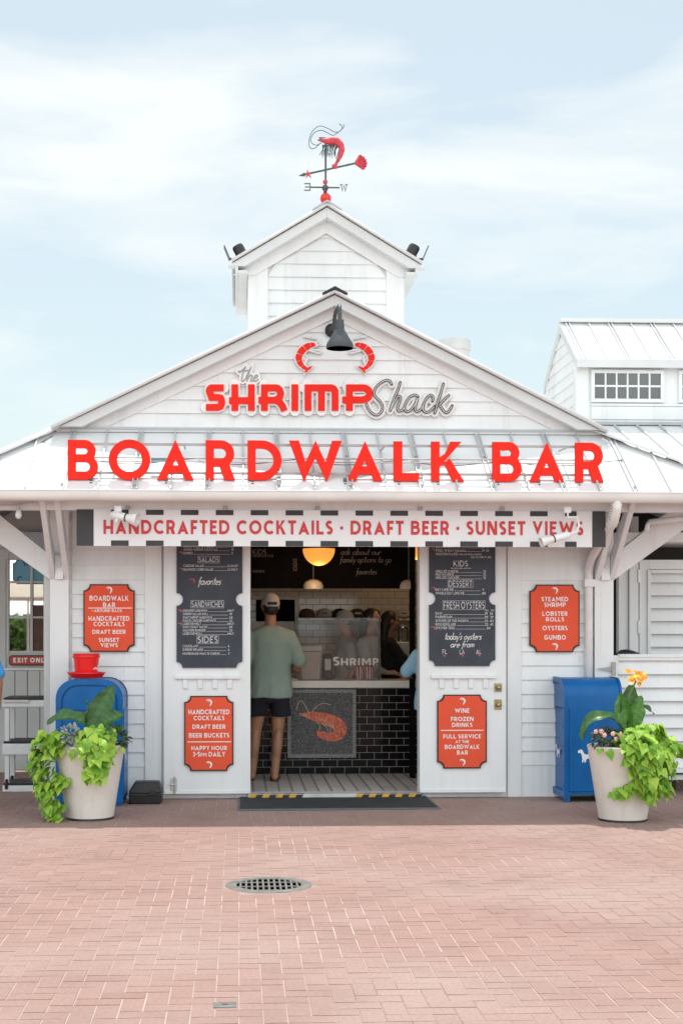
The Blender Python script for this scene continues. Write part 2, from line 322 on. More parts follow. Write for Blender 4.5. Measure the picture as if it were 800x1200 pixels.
# ---------------------------------------------------------------- flat lettering made of strokes
def arc(cx, cy, rx, ry, a0, a1, n=12):
    return [(cx + rx * math.cos(R(a0 + (a1 - a0) * i / n)), cy + ry * math.sin(R(a0 + (a1 - a0) * i / n))) for i in range(n + 1)]
def catmull(pts, k=6):
    out = []; p = [Vector(q) for q in pts]
    for i in range(len(p) - 1):
        a, b, c, d = p[max(i - 1, 0)], p[i], p[i + 1], p[min(i + 2, len(p) - 1)]
        for j in range(k):
            t = j / k
            out.append(0.5 * ((2 * b) + (c - a) * t + (2 * a - 5 * b + 4 * c - d) * t * t + (3 * b - a - 3 * c + d) * t ** 3))
    out.append(p[-1]); return [tuple(q) for q in out]
def stroke(pts, t, closed=False, rnd=False):
    """polygons that cover a stroke of width t (a number or one per point)"""
    p = [Vector(q).to_2d() for q in pts]; q = [p[0]]
    tw = t if hasattr(t, '__len__') else [t] * len(p)
    tt = [tw[0]]
    for a, w in zip(p[1:], tw[1:]):
        if (a - q[-1]).length > 1e-6: q.append(a); tt.append(w)
    p = q; n = len(p); polys = []
    if closed and (p[0] - p[-1]).length < 1e-6: p.pop(); tt.pop(); n -= 1
    Ls, Rs = [], []
    for i in range(n):
        if closed: a, b = p[i - 1], p[(i + 1) % n]
        else: a, b = (p[i - 1] if i else None), (p[i + 1] if i < n - 1 else None)
        d1 = (p[i] - a).normalized() if a is not None else None
        d2 = (b - p[i]).normalized() if b is not None else None
        d1 = d1 or d2; d2 = d2 or d1
        n1 = Vector((-d1.y, d1.x)); n2 = Vector((-d2.y, d2.x)); m = n1 + n2
        m = m.normalized() if m.length > 1e-4 else n1
        s = tt[i] / 2 / max(m.dot(n1), 0.45)
        Ls.append(p[i] + m * s); Rs.append(p[i] - m * s)
    for i in range(n if closed else n - 1):
        j = (i + 1) % n
        polys.append([tuple(Rs[i]), tuple(Rs[j]), tuple(Ls[j]), tuple(Ls[i])])
    if rnd and not closed:
        for c, w in ((p[0], tt[0]), (p[-1], tt[-1])):
            polys.append([(c.x + w / 2 * math.cos(k * math.pi / 5), c.y + w / 2 * math.sin(k * math.pi / 5)) for k in range(10)])
    return polys
def union(polys):
    vs, fs = [], []
    def put(q):
        ar = sum(q[k][0] * q[(k + 1) % len(q)][1] - q[(k + 1) % len(q)][0] * q[k][1] for k in range(len(q)))
        if abs(ar) < 1e-12: return
        if ar < 0: q = q[::-1]
        b = len(vs); vs.extend(Vector(v).to_2d() for v in q); fs.append(list(range(b, b + len(q))))
    for q in polys:
        if len(q) == 4: put([q[0], q[1], q[2]]); put([q[0], q[2], q[3]])
        else: put(list(q))
    if not fs: return [], [], []
    ov, oe, of, _, _, fo = delaunay_2d_cdt(vs, [], fs, 0, 1e-6, True)
    tri = [f for f, o in zip(of, fo) if o]
    cnt = {}
    for i, f in enumerate(tri):
        a = [ov[k] for k in f]
        ar = sum(a[k].x * a[(k + 1) % len(a)].y - a[(k + 1) % len(a)].x * a[k].y for k in range(len(a)))
        if ar < 0: tri[i] = list(reversed(f))
    for f in tri:
        for k in range(len(f)): cnt[(f[k], f[(k + 1) % len(f)])] = 1
    bd = [e for e in cnt if (e[1], e[0]) not in cnt]
    return [tuple(v) for v in ov], tri, bd
def emit2d(mb, u, fn, depth=0.0):
    """u = union(); fn maps (x, z) to the 3-D front point; depth sweeps it back along +Y"""
    ov, tri, bd = u
    if not tri: return
    front = [Vector(fn(x, y)) for x, y in ov]
    mb.add(front, tri)
    if depth:
        back = [p + Vector((0, depth, 0)) for p in front]; m = len(front)
        mb.add(front + back, [(a, a + m, b + m, b) for a, b in bd])

def leg(x0, x1, hw):      # slanted stem with level ends from (x0,0) to (x1,1), widths hw
    return [(x0 - hw / 2, 0), (x0 + hw / 2, 0), (x1 + hw / 2, 1), (x1 - hw / 2, 1)]
def glyph(c, t):
    h = t / 2; S = lambda pts, closed=False: stroke(pts, t, closed); rect = lambda x0, x1, y0, y1: [[(x0, y0), (x1, y0), (x1, y1), (x0, y1)]]
    if c == 'A':
        W = .92; hw = t * 1.1; yi = (W / 2 - hw) / (W / 2); a = .17; b = a + t * .95
        return [[(0, 0), (hw, 0), (W / 2, yi), (W / 2, 1)], [(W - hw, 0), (W, 0), (W / 2, 1), (W / 2, yi)]] + [[(a * W / 2 + hw * .5, a), (W - a * W / 2 - hw * .5, a), (W - b * W / 2 - hw * .5, b), (b * W / 2 + hw * .5, b)]], W
    if c == 'B':
        W = .76; wy = .54; r1 = (1 - h - wy) / 2; r2 = (wy - h) / 2
        return rect(0, t, 0, 1) + S([(h, 1 - h)] + arc(W * .92 - h - r1, wy + r1, r1, r1, 90, -90) + [(h, wy)]) + S([(h, wy)] + arc(W - h - r2, h + r2, r2, r2, 90, -90) + [(h, h)]), W
    if c == 'C': return S(arc(.5, .5, .5 - h, .5 - h, 48, 312, 22)), .86
    if c == 'D': return rect(0, t, 0, 1) + S([(h, 1 - h)] + arc(.86 - .5, .5, .5 - h, .5 - h, 90, -90, 18) + [(h, h)]), .86
    if c == 'E': return rect(0, t, 0, 1) + rect(t, .58, 0, t) + rect(t, .58, 1 - t, 1) + rect(t, .5, .5 - h + .02, .5 + h + .02), .58
    if c == 'F': return rect(0, t, 0, 1) + rect(t, .55, 1 - t, 1) + rect(t, .48, .46 - h, .46 + h), .55
    if c == 'G': return S(arc(.5, .5, .5 - h, .5 - h, 48, 360, 22)) + rect(.52, 1.0, .5 - t, .5), 1.0
    if c == 'H': return rect(0, t, 0, 1) + rect(.8 - t, .8, 0, 1) + rect(t, .8 - t, .46 - h, .46 + h), .8
    if c == 'I': return rect(0, t, 0, 1), t
    if c == 'J': return S([(.42 - h, 1), (.42 - h, .25)] + arc(.21, .25, .21 - h, .25 - h, 0, -160)), .42
    if c == 'K':
        hw = t * 1.35; return rect(0, t, 0, 1) + [[(t, .36), (.74 - hw, 1), (.74, 1), (t, .36 + t * 1.2)], [(t + .1, .47), (t + .1 + t * .7, .58), (.8, 0), (.8 - hw, 0)]] + [[(t, .36), (t + .12, .44), (t + .12, .62), (t, .52)]], .8
    if c == 'L': return rect(0, t, 0, 1) + rect(t, .6, 0, t), .6
    if c == 'M':
        W = 1.02; hw = t * 1.1; return rect(0, t, 0, 1) + rect(W - t, W, 0, 1) + [[(0, 1), (W / 2, .15), (W / 2, .15 + t * 1.6), (hw, 1)], [(W, 1), (W - hw, 1), (W / 2, .15 + t * 1.6), (W / 2, .15)]], W
    if c == 'N':
        W = .84; return rect(0, t, 0, 1) + rect(W - t, W, 0, 1) + [[(0, 1), (W - t * 1.3, 0), (W, 0), (t * 1.3, 1)]], W
    if c == 'O' or c == '0': 
        w = 1.02 if c == 'O' else .66; return S(arc(w / 2, .5, w / 2 - h, .5 - h, 0, 360, 28), True), w
    if c == 'P': r = (1 - h - .42) / 2; return rect(0, t, 0, 1) + S([(h, 1 - h)] + arc(.68 - h - r, .42 + r, r, r, 90, -90) + [(h, .42)]), .68
    if c == 'Q': return S(arc(.51, .5, .51 - h, .5 - h, 0, 360, 28), True) + S([(.6, .3), (.95, 0)]), 1.02
    if c == 'R':
        r = (1 - h - .43) / 2; hw = t * 1.3
        return rect(0, t, 0, 1) + S([(h, 1 - h)] + arc(.70 - h - r, .43 + r, r, r, 90, -90) + [(h, .43)]) + [[(.30, .43), (.30 + hw, .43), (.72, 0), (.72 - hw, 0)]], .72
    if c == 'S':
        r1 = .27 - h * .5; return S(arc(.29, .745 - h * .26, .26 - h * .6, 1 - h - (.745 - h * .26), 35, 265, 12)[:-1] + arc(.29, .265 + h * .25, .29 - h, .265 + h * .25 - h, 85, -145, 14)), .58
    if c == 'T': return rect(0, .66, 1 - t, 1) + rect(.33 - h, .33 + h, 0, 1 - t), .66
    if c == 'U': return S([(h, 1)] + arc(.39, .39, .39 - h, .39 - h, 180, 360, 14) + [(.78 - h, 1)]), .78
    if c == 'V': W = .88; hw = t * 1.1; yi = hw / (W / 2); return [[(0, 1), (W / 2, 0), (W / 2, yi), (hw, 1)], [(W, 1), (W - hw, 1), (W / 2, yi), (W / 2, 0)]], W
    if c == 'W':
        W = 1.32; b_ = .376; hw = t * 1.2; ny = min(.6, t * 2.25); vy = 1 - t * 2.1
        s = [[(0, 1), (b_ - t * .08, 0), (b_ + t * .08, 0), (b_ + t * .17, ny), (hw, 1)], [(b_ + t * .08, 0), (W / 2, vy), (W / 2, 1), (b_ + t * .17, ny)]]
        s += [[(W - x, y) for x, y in pl] for pl in s]; return s, W
    if c == 'X': hw = t * 1.25; return [leg(hw / 2, .78 - hw / 2, hw), leg(.78 - hw / 2, hw / 2, hw)], .78
    if c == 'Y': W = .78; hw = t * 1.2; return rect(W / 2 - h, W / 2 + h, 0, .5) + [[(0, 1), (hw, 1), (W / 2 + h, .5), (W / 2 + h, .4), (W / 2 - h, .4), (W / 2 - h, .5)], [(W, 1), (W - hw, 1), (W / 2 - h, .5), (W / 2 - h, .4), (W / 2 + h, .4), (W / 2 + h, .5)]], W
    if c == 'Z': hw = t * 1.3; return rect(0, .66, 0, t) + rect(0, .66, 1 - t, 1) + [[(0, t * .9), (hw, t * .9), (.66, 1 - t * .9), (.66 - hw, 1 - t * .9)]], .66
    if c == '1': return rect(.14, .14 + t, 0, 1) + S([(.0, .82), (.14 + h, .97)]), .14 + t
    if c == '2': return S(arc(.3, .7, .3 - h, .3 - h, 165, -35, 12) + [(h, h), (.6, h)]), .6
    if c == '3': return S(arc(.27, .75, .23 - h * .4, .25 - h, 150, -90, 10)) + S(arc(.27, .27, .28 - h, .25 - h * .5, 90, -150, 12)), .55
    if c == '4': return rect(.42, .42 + t, 0, 1) + S([(.42 + h, .95), (.04, .3), (.64, .3)]), .64
    if c == '5': return S([(.54, 1 - h), (.13, 1 - h), (.10, .55)]) + S([(.10, .56)] + arc(.27, .33, .29 - h, .33 - h, 115, -140, 14)), .57
    if c == '6': return S(arc(.3, .3, .3 - h, .3 - h, 0, 360, 20), True) + S([(.05, .36), (.38, 1)]), .6
    if c == '7': return S([(0, 1 - h), (.52, 1 - h), (.16, 0)]), .56
    if c == '9': return S(arc(.3, .7, .3 - h, .3 - h, 0, 360, 20), True) + S([(.55, .64), (.22, 0)]), .6
    if c == '.': return rect(0, t, 0, t), t
    if c == '*': return [[(.14 + .13 * math.cos(k * math.pi / 6), .47 + .13 * math.sin(k * math.pi / 6)) for k in range(12)]], .28
    if c == '-': return rect(0, .3, .42, .42 + t), .3
    if c == '_': return rect(0, .25, .06, .06 + t * .5), .25
    if c == '<': return rect(.12, .7, .5 - h * .7, .5 + h * .7) + [[(0, .5), (.26, .72), (.26, .28)]], .7
    if c == '|': return rect(0, t, -.1, 1.1), t
    if c == "'": return rect(0, t, .7, 1), t
    # lower case, hand lettered
    lc = {
     'a': ([arc(.22, .25, .2, .25, 20, 380, 14), [(.42, .5), (.42, .08), (.52, 0)]], .52),
     'b': ([[(.04, 1), (.04, .05)], arc(.24, .25, .2, .25, 180, -170, 14)], .5),
     'c': ([arc(.24, .25, .2, .25, 50, 310, 12)], .44),
     'd': ([arc(.22, .25, .2, .25, 0, 360, 14), [(.44, 1), (.42, .05), (.5, 0)]], .52),
     'e': ([[(.04, .26), (.42, .3)] + arc(.24, .25, .2, .25, 10, 310, 12)], .46),
     'f': ([catmull([(.36, .92), (.24, 1), (.16, .8), (.14, -.2), (.05, -.32)], 5), [(0, .45), (.34, .48)]], .36),
     'g': ([arc(.22, .25, .2, .25, 0, 360, 14), catmull([(.42, .5), (.42, -.2), (.25, -.4), (.05, -.28)], 5)], .5),
     'h': ([[(.04, 1), (.04, 0)], catmull([(.04, .3), (.24, .5), (.38, .4), (.4, 0)], 5)], .48),
     'i': ([[(.06, .5), (.06, .05), (.14, 0)], [(.05, .72), (.07, .76)]], .18),
     'k': ([[(.04, 1), (.04, 0)], [(.36, .5), (.06, .22), (.4, 0)]], .42),
     'l': ([[(.05, 1), (.05, .06), (.14, 0)]], .18),
     'm': ([[(.04, .5), (.04, 0)], catmull([(.04, .3), (.2, .5), (.3, .4), (.3, 0)], 4), catmull([(.3, .3), (.46, .5), (.56, .4), (.58, 0)], 4)], .66),
     'n': ([[(.04, .5), (.04, 0)], catmull([(.04, .3), (.22, .5), (.36, .4), (.38, 0)], 4)], .46),
     'o': ([arc(.23, .25, .2, .25, 0, 360, 14)], .47),
     'p': ([[(.04, .5), (.04, -.4)], arc(.24, .25, .2, .25, 180, -170, 14)], .5),
     'r': ([[(.04, .5), (.04, 0)], catmull([(.04, .28), (.16, .48), (.32, .46)], 4)], .34),
     's': ([catmull([(.34, .44), (.18, .5), (.08, .38), (.3, .16), (.2, 0), (.03, .06)], 4)], .38),
     't': ([[(.16, .95), (.14, .08), (.28, 0)], [(0, .55), (.32, .58)]], .32),
     'u': ([catmull([(.04, .5), (.06, .1), (.2, 0), (.36, .1), (.38, .5)], 4), [(.38, .5), (.4, .05), (.48, 0)]], .48),
     'v': ([[(.02, .5), (.2, 0), (.38, .5)]], .4),
     'w': ([[(.02, .5), (.15, 0), (.3, .45), (.44, 0), (.58, .5)]], .62),
     'x': ([[(.02, .5), (.36, 0)], [(.36, .5), (.02, 0)]], .4),
     'y': ([[(.02, .5), (.2, .05)], [(.4, .5), (.12, -.4)]], .42)}
    if c in lc:
        pl = []
        for s in lc[c][0]: pl += stroke(s, t, False, False)
        return pl, lc[c][1]
    return [], .32
_gc = {}
def gl(c, t):
    if (c, t) not in _gc:
        pl, w = glyph(c, t); _gc[(c, t)] = (union(pl), w)
    return _gc[(c, t)]
def small(c): return c
def layout(s, t, track=.16, space=.36):
    """-> [(char, x, scale)], width; a lower-case run marked by ~ is set as small caps"""
    x = 0; out = []; sc_ = 1.0; i = 0
    for ch in s:
        if ch == '~': sc_ = .78 if sc_ == 1 else 1.0; continue
        if ch == ' ': x += space * sc_; continue
        w = gl(ch, t)[1]; out.append((ch, x, sc_)); x += (w + track) * sc_
    return out, max(x - track, .01)
def text(mb, s, x0, x1, z0, h, Y, t=.17, depth=0, track=.16, align='fit', space=.36, slant=0, fn=None, tilt=0):
    """letters on the plane Y between x0 and x1 (fit), or centred / left aligned at height h"""
    lay, W = layout(s, t, track, space)
    if align == 'fit': kx = (x1 - x0) / W; ox = x0
    elif align == 'c': kx = h; ox = (x0 + x1) / 2 - W * kx / 2
    elif align == 'l': kx = h; ox = x0
    else: kx = h; ox = x1 - W * kx
    f = fn or (lambda X, Z: (X, Y, Z))
    for ch, gx, s_ in lay:
        emit2d(mb, gl(ch, t)[0], lambda a, b: f(ox + (gx + a * s_ + slant * b) * kx, z0 + b * s_ * h + tilt * (gx + a * s_) * kx), depth)
    return W * kx
def ptext(mb, s, xa, xb, ya, yb, Y, **k):
    a, b = P(xa, yb, Y), P(xb, ya, Y)
    return text(mb, s, a.x, b.x, a.z, b.z - a.z, Y, **k)

def shrimp_body(cl, wd, n=6, gap=.06):
    """segments of a curled body along a centre line with widths"""
    c = catmull(cl, 8); m = len(c)
    ws = []
    for i in range(m):
        f = i / (m - 1) * (len(wd) - 1); a = min(int(f), len(wd) - 2); ws.append(wd[a] + (wd[a + 1] - wd[a]) * (f - a))
    segs = []
    for k in range(n):
        i0 = int((m - 1) * k / n); i1 = int((m - 1) * (k + 1) / n)
        segs.append(stroke(c[i0:i1 + 1], ws[i0:i1 + 1]))
    if gap:
        cut = []
        for pl in segs:
            # pull the last quad back so that a pale joint shows
            if len(pl) > 1:
                q = pl[-1]; a = [Vector(v) for v in q]
                q2 = [a[0], a[0].lerp(a[1], 1 - gap * 8), a[3].lerp(a[2], 1 - gap * 8), a[3]]
                pl[-1] = [tuple(v) for v in q2]
    return segs, c, ws
# ---------------------------------------------------------------- ground
def paver_mat():
    m = bpy.data.materials.new('pink_clay_pavers'); t, b, k = nodes(m); b.inputs['Roughness'].default_value = 0.85
    a = t.nodes.new('ShaderNodeAttribute'); a.attribute_name = 'tone'
    c = t.nodes.new('ShaderNodeTexCoord')
    r = t.nodes.new('ShaderNodeValToRGB'); e = r.color_ramp.elements
    e[0].color = (0.285, 0.170, 0.147, 1); e[1].color = (0.352, 0.228, 0.200, 1)
    e.new(0.5).color = (0.318, 0.198, 0.173, 1)
    k(a.outputs['Fac'], r.inputs[0])
    n = t.nodes.new('ShaderNodeTexNoise'); n.inputs['Scale'].default_value = 0.55; n.inputs['Detail'].default_value = 5
    n2 = t.nodes.new('ShaderNodeTexNoise'); n2.inputs['Scale'].default_value = 55; n2.inputs['Detail'].default_value = 6; n2.inputs['Roughness'].default_value = 0.7
    k(c.outputs['Object'], n.inputs['Vector']); k(c.outputs['Object'], n2.inputs['Vector'])
    r1 = t.nodes.new('ShaderNodeValToRGB'); r1.color_ramp.elements[0].position = 0.42; r1.color_ramp.elements[1].position = 0.75
    mxa = t.nodes.new('ShaderNodeMixRGB'); mxa.inputs[2].default_value = (0.40, 0.315, 0.28, 1)      # dusty worn areas
    sc1 = t.nodes.new('ShaderNodeMath'); sc1.operation = 'MULTIPLY'; sc1.inputs[1].default_value = 0.55
    k(n.outputs[0], r1.inputs[0]); k(r1.outputs[0], sc1.inputs[0]); k(sc1.outputs[0], mxa.inputs[0]); k(r.outputs[0], mxa.inputs[1])
    r2 = t.nodes.new('ShaderNodeValToRGB'); r2.color_ramp.elements[0].position = 0.3; r2.color_ramp.elements[1].position = 0.72
    r2.color_ramp.elements[0].color = (0.80, 0.79, 0.78, 1); r2.color_ramp.elements[1].color = (1.12, 1.12, 1.12, 1)
    ml = t.nodes.new('ShaderNodeMixRGB'); ml.blend_type = 'MULTIPLY'; ml.inputs[0].default_value = 1
    k(n2.outputs[0], r2.inputs[0]); k(mxa.outputs[0], ml.inputs[1]); k(r2.outputs[0], ml.inputs[2])
    vo = t.nodes.new('ShaderNodeTexVoronoi'); vo.inputs['Scale'].default_value = 1.1; vo.inputs['Randomness'].default_value = 1       # gum and oil spots
    rv = t.nodes.new('ShaderNodeValToRGB'); rv.color_ramp.elements[0].position = 0.018; rv.color_ramp.elements[1].position = 0.034; rv.color_ramp.elements[0].color = (.62, .60, .58, 1); rv.color_ramp.elements[1].color = (1, 1, 1, 1)
    n3 = t.nodes.new('ShaderNodeTexNoise'); n3.inputs['Scale'].default_value = 1.7; n3.inputs['Detail'].default_value = 6; n3.inputs['Roughness'].default_value = 0.65
    r3 = t.nodes.new('ShaderNodeValToRGB'); r3.color_ramp.elements[0].position = 0.30; r3.color_ramp.elements[1].position = 0.52; r3.color_ramp.elements[0].color = (.86, .85, .845, 1); r3.color_ramp.elements[1].color = (1, 1, 1, 1)
    k(c.outputs['Object'], vo.inputs['Vector']); k(vo.outputs['Distance'], rv.inputs[0]); k(c.outputs['Object'], n3.inputs['Vector']); k(n3.outputs[0], r3.inputs[0])
    m2 = t.nodes.new('ShaderNodeMixRGB'); m2.blend_type = 'MULTIPLY'; m2.inputs[0].default_value = 1; m3 = t.nodes.new('ShaderNodeMixRGB'); m3.blend_type = 'MULTIPLY'; m3.inputs[0].default_value = 1
    k(ml.outputs[0], m2.inputs[1]); k(rv.outputs[0], m2.inputs[2]); k(m2.outputs[0], m3.inputs[1]); k(r3.outputs[0], m3.inputs[2]); k(m3.outputs[0], b.inputs['Base Color'])
    bp = t.nodes.new('ShaderNodeBump'); bp.inputs['Strength'].default_value = 0.35; bp.inputs['Distance'].default_value = 0.004
    k(n2.outputs[0], bp.inputs['Height']); k(bp.outputs[0], b.inputs['Normal'])
    return m
M['paver'] = paver_mat()
def sand_mat():
    m = mat('joint_sand', (0.46, 0.375, 0.34), 0.95, 0.30, 0.7, bump=0.3, bscale=80, var_col=(0.25, 0.165, 0.145))
    return m
M['sand'] = sand_mat()
M['far'] = mat('distant_paving', (0.36, 0.24, 0.21), 0.9, 0.15, 0.4)
g = MB(); g.add([(-400, -400, -.012), (400, -400, -.012), (400, 400, -.012), (-400, 400, -.012)], [(0, 1, 2, 3)])
g.build('ground', M['far'])['kind'] = 'structure'
g = MB(); g.add([(-10.5, -13.6, -.0022), (11, -13.6, -.0022), (11, 3, -.0022), (-10.5, 3, -.0022)], [(0, 1, 2, 3)])
g.build('paving_bed', M['sand'])['kind'] = 'structure'
def pavers():
    u = 0.1; vs, fs, tone = [], [], []
    rnd = random.Random(3)
    i0, i1, j0, j1 = -100, 105, -133, 28
    for j in range(j0, j1):
        for i in range(i0, i1):
            k = (i - j) & 3
            if k == 0: x0, x1, y0, y1 = i, i + 2, j, j + 1
            elif k == 2: x0, x1, y0, y1 = i, i + 1, j - 1, j + 1
            else: continue
            dz = rnd.uniform(-.0008, .0010); tl = rnd.uniform(-.0007, .0007); g_ = .0010 + rnd.random() * .0014; c = .0016
            X0, X1, Y0, Y1 = x0 * u + g_, x1 * u - g_, y0 * u + g_, y1 * u - g_
            if math.hypot((X0 + X1) / 2 - GR[0], ((Y0 + Y1) / 2 - GR[1])) < .30: continue
            b = len(vs)
            vs += [(X0, Y0, -.008), (X1, Y0, -.008), (X1, Y1, -.008), (X0, Y1, -.008),
                   (X0 + c, Y0 + c, dz + tl), (X1 - c, Y0 + c, dz - tl), (X1 - c, Y1 - c, dz - tl), (X0 + c, Y1 - c, dz + tl)]
            fs += [(b + 4, b + 5, b + 6, b + 7), (b, b + 1, b + 5, b + 4), (b + 1, b + 2, b + 6, b + 5), (b + 2, b + 3, b + 7, b + 6), (b + 3, b, b + 4, b + 7)]
            tn = min(1, max(0, rnd.gauss(.5, .11)))
            if rnd.random() < .004: tn = 0
            tone += [tn] * 5
    me = bpy.data.meshes.new('brick_paving'); me.from_pydata(vs, [], fs); me.update()
    a = me.attributes.new('tone', 'FLOAT', 'FACE'); a.data.foreach_set('value', tone)
    me.materials.append(M['paver'])
    o = bpy.data.objects.new('brick_paving', me); COL.objects.link(o); o['kind'] = 'structure'
gp = CAM + (FWD + RGT * ((315 - 351) / FPX) + Vector((0, 0, (735 - 1037) / FPX))) * (1.6 / ((1037 - 735) / FPX))
GR = (gp.x, gp.y)
pavers()

# ---------------------------------------------------------------- the shack
XP0, XP1 = PX(60, 0), PX(82, 0)           # left corner post
XQ0, XQ1 = PX(694, 0), PX(716, 0)         # right corner post
XO0, XO1 = PX(293, 0), PX(490.5, 0)       # door opening
XC = PX(392, -.15)
shack = thing('food_shack', 'white clapboard boardwalk shack with red lettered awning, open double doors and cupola', 'building', (XC, 0, 0))
def siding(mb, z0, z1, xl, xr, mf, pitch=.134, lip=.022, back=.004):
    z = z0
    while z < z1 - .004:
        zt = min(z + pitch, z1)
        a0, a1, b0, b1 = xl(z), xr(z), xl(zt), xr(zt)
        if a1 - a0 > .01:
            if b1 - b0 < .01: b0 = b1 = (b0 + b1) / 2
            d = back + (lip - back) * (1 - (zt - z) / pitch)
            mb.add([mf(a0, lip, z), mf(a1, lip, z), mf(b1, d, zt), mf(b0, d, zt), mf(a0, 0, z), mf(a1, 0, z)], [(0, 1, 2, 3), (4, 5, 1, 0)])
        z += pitch
C_ = lambda v: (lambda z: v)
front = lambda u, d, z: (u, -d, z)
ZS = 2.74
core = MB()
XA, XB = XP0 + .01, XQ1 - .01
core.box(XA, XO0 - .02, 0, .12, 0, 3.44); core.box(XO1 + .02, XB, 0, .12, 0, 3.44); core.box(XO0 - .02, XO1 + .02, 0, .12, 2.48, 3.44)
core.box(XA, XA + .12, .12, 4.0, 0, 3.44); core.box(XB - .12, XB, .12, 4.0, 0, 3.44); core.box(XA + .12, XB - .12, 3.88, 4.0, 0, 3.44)
core.build('wall', M['white'], shack)
sd = MB()
for a, b in ((85, 170), (610, 694)):
    sd = MB(); siding(sd, .30, ZS, C_(PX(a, 0)), C_(PX(b, 0)), front); sd.build('clapboard', M['white'], shack)
for a, b in ((85, 170), (610, 694)):
    sk = MB(); sk.box(PX(a, 0), PX(b, 0), -.012, 0, .0, .30); sk.build('skirting', M['white'], shack)
tr = MB(); zt = 2.9
for a, b in ((170, 190), (593.5, 610)):
    tr = MB(); tr.box(PX(a, 0), PX(b, 0), -.028, 0, 0, zt); tr.build('trim_board', M['trim'], shack, bevel=.004)
tr = MB()
tr.box(PX(294, 0) - .14, XO0 - .02, -.020, 0, 0, zt); tr.box(XO1 + .02, XO1 + .12, -.020, 0, 0, zt)
tr.box(XO0 - .02, XO0, -.03, .12, 0, 2.48); tr.box(XO1, XO1 + .02, -.03, .12, 0, 2.48)
tr.build('door_frame', M['trim'], shack, bevel=.004)
for a, b in ((XP0, XP1), (XQ0, XQ1)):
    p = MB(); p.box(a, b, -.075, .10, 0, 3.30); p.build('corner_post', M['trim'], shack, bevel=.006)
p = MB(); p.box(PX(52, 0), XP0 - .002, -.02, .12, 0, 2.75); p.build('corner_casing', M['shade_grey'], shack, bevel=.004)

# room inside
rm = MB(); x0, x1 = XA + .13, XB - .13
rm.box(x0, x1, .125, 3.87, -.02, .035); rm.build('floor', M['floor_tile'], shack)
rm = MB(); rm.box(x0, x1, .13, 3.6, 2.66, 2.70); rm.build('ceiling', M['room_white'], shack)
rm = MB(); rm.box(x0, x1, 3.62, 3.68, .04, 2.65); rm.build('tiled_back_wall', M['subway'], shack)
rm = MB(); rm.box(x0 + .002, x0 + .03, .13, 3.6, .04, 2.65); rm.build('side_wall', M['room'], shack); rm = MB(); rm.box(x1 - .03, x1 - .002, .13, 3.6, .04, 2.65); rm.build('side_wall', M['room'], shack)

# gable over the door
AP = P(392, 344, -.15); ZB = 3.45; GL = P(67, 499, -.15).x; GRX = P(704.5, 500, -.15).x
slL = (AP.z - ZB) / (AP.x - GL); slR = (AP.z - ZB) / (GRX - AP.x)
gxl = lambda z, o=0: XC - (AP.z - o - z) / slL
gxr = lambda z, o=0: XC + (AP.z - o - z) / slR
gm = MB(); gm.prism([(gxl(3.40, .1), .0, 3.40), (gxr(3.40, .1), .0, 3.40), (XC, .0, AP.z - .1)], (0, .10, 0)); gm.build('gable_wall', M['white'], shack)
gs = MB(); siding(gs, ZB + .02, AP.z - .195, lambda z: gxl(z, .195), lambda z: gxr(z, .195), front, pitch=.128); gs.build('gable_clapboard', M['white'], shack)
def rake(mb, o0, o1, y0, y1, zb, apx, sl1, sl2, cx, wx0=None, wx1=None):
    """a pair of sloping boards between offsets o0, o1 below the roof line"""
    for s, sl in ((-1, sl1), (1, sl2)):
        zA, zC = apx - o0, apx - o1
        pts = [(cx, y0, zC), (cx, y0, zA), (cx + s * (zA - zb) / sl, y0, zb), (cx + s * (zC - zb) / sl, y0, zb)]
        if s > 0: pts = pts[::-1]
        mb.prism(pts, (0, y1 - y0, 0))
fr = MB(); rake(fr, .100, .205, -.035, .0, ZB, AP.z, slL, slR, XC); fr.build('gable_frieze', M['trim'], shack, bevel=.003)
fa = MB(); rake(fa, .012, .112, -.15, -.036, ZB, AP.z, slL, slR, XC); fa.build('gable_fascia', M['grey_trim'], shack, bevel=.003)
for s, xe in ((-1, GL - .05), (1, GRX + .05)):
    q = MB(); q.tube([(XC, -.19, AP.z + .014), (xe, -.19, ZB - .03 + .014)], .017, 8); q.build('drip_edge', M['roof'], shack, smooth=True)
# main roof
rf = MB()
for s, xe in ((-1, GL - .05), (1, GRX + .05)):
    zE = ZB - .03
    pts = [(XC, -.19, AP.z), (XC, -.19, AP.z + .025), (xe, -.19, zE + .025), (xe, -.19, zE)]
    rf.prism(pts if s > 0 else pts[::-1], (0, 7.0, 0))
rf.build('main_roof', M['roof'], shack)
rc = MB()
for s in (-1, 1):
    rc.beam((XC + s * .005, -.20, AP.z + .035 + .0), (XC + s * .10, -.20, AP.z + .035 - .10 * slL), .022, .022, (0, 1, 0))
    q = [(XC, -.215, AP.z + .032), (XC + s * .115, -.215, AP.z + .032 - .115 * slL), (XC + s * .115, -.215, AP.z + .05 - .115 * slL), (XC, -.215, AP.z + .055)]
    rc.prism(q if s < 0 else q[::-1], (0, 7.0, 0))
rc.build('ridge_cap', M['black'], shack)
fb = MB(); fb.box(GL - .02, GRX + .02, -.05, -.002, ZB - .035, ZB + .018); fb.build('gable_base_trim', M['grey_trim'], shack, bevel=.003)

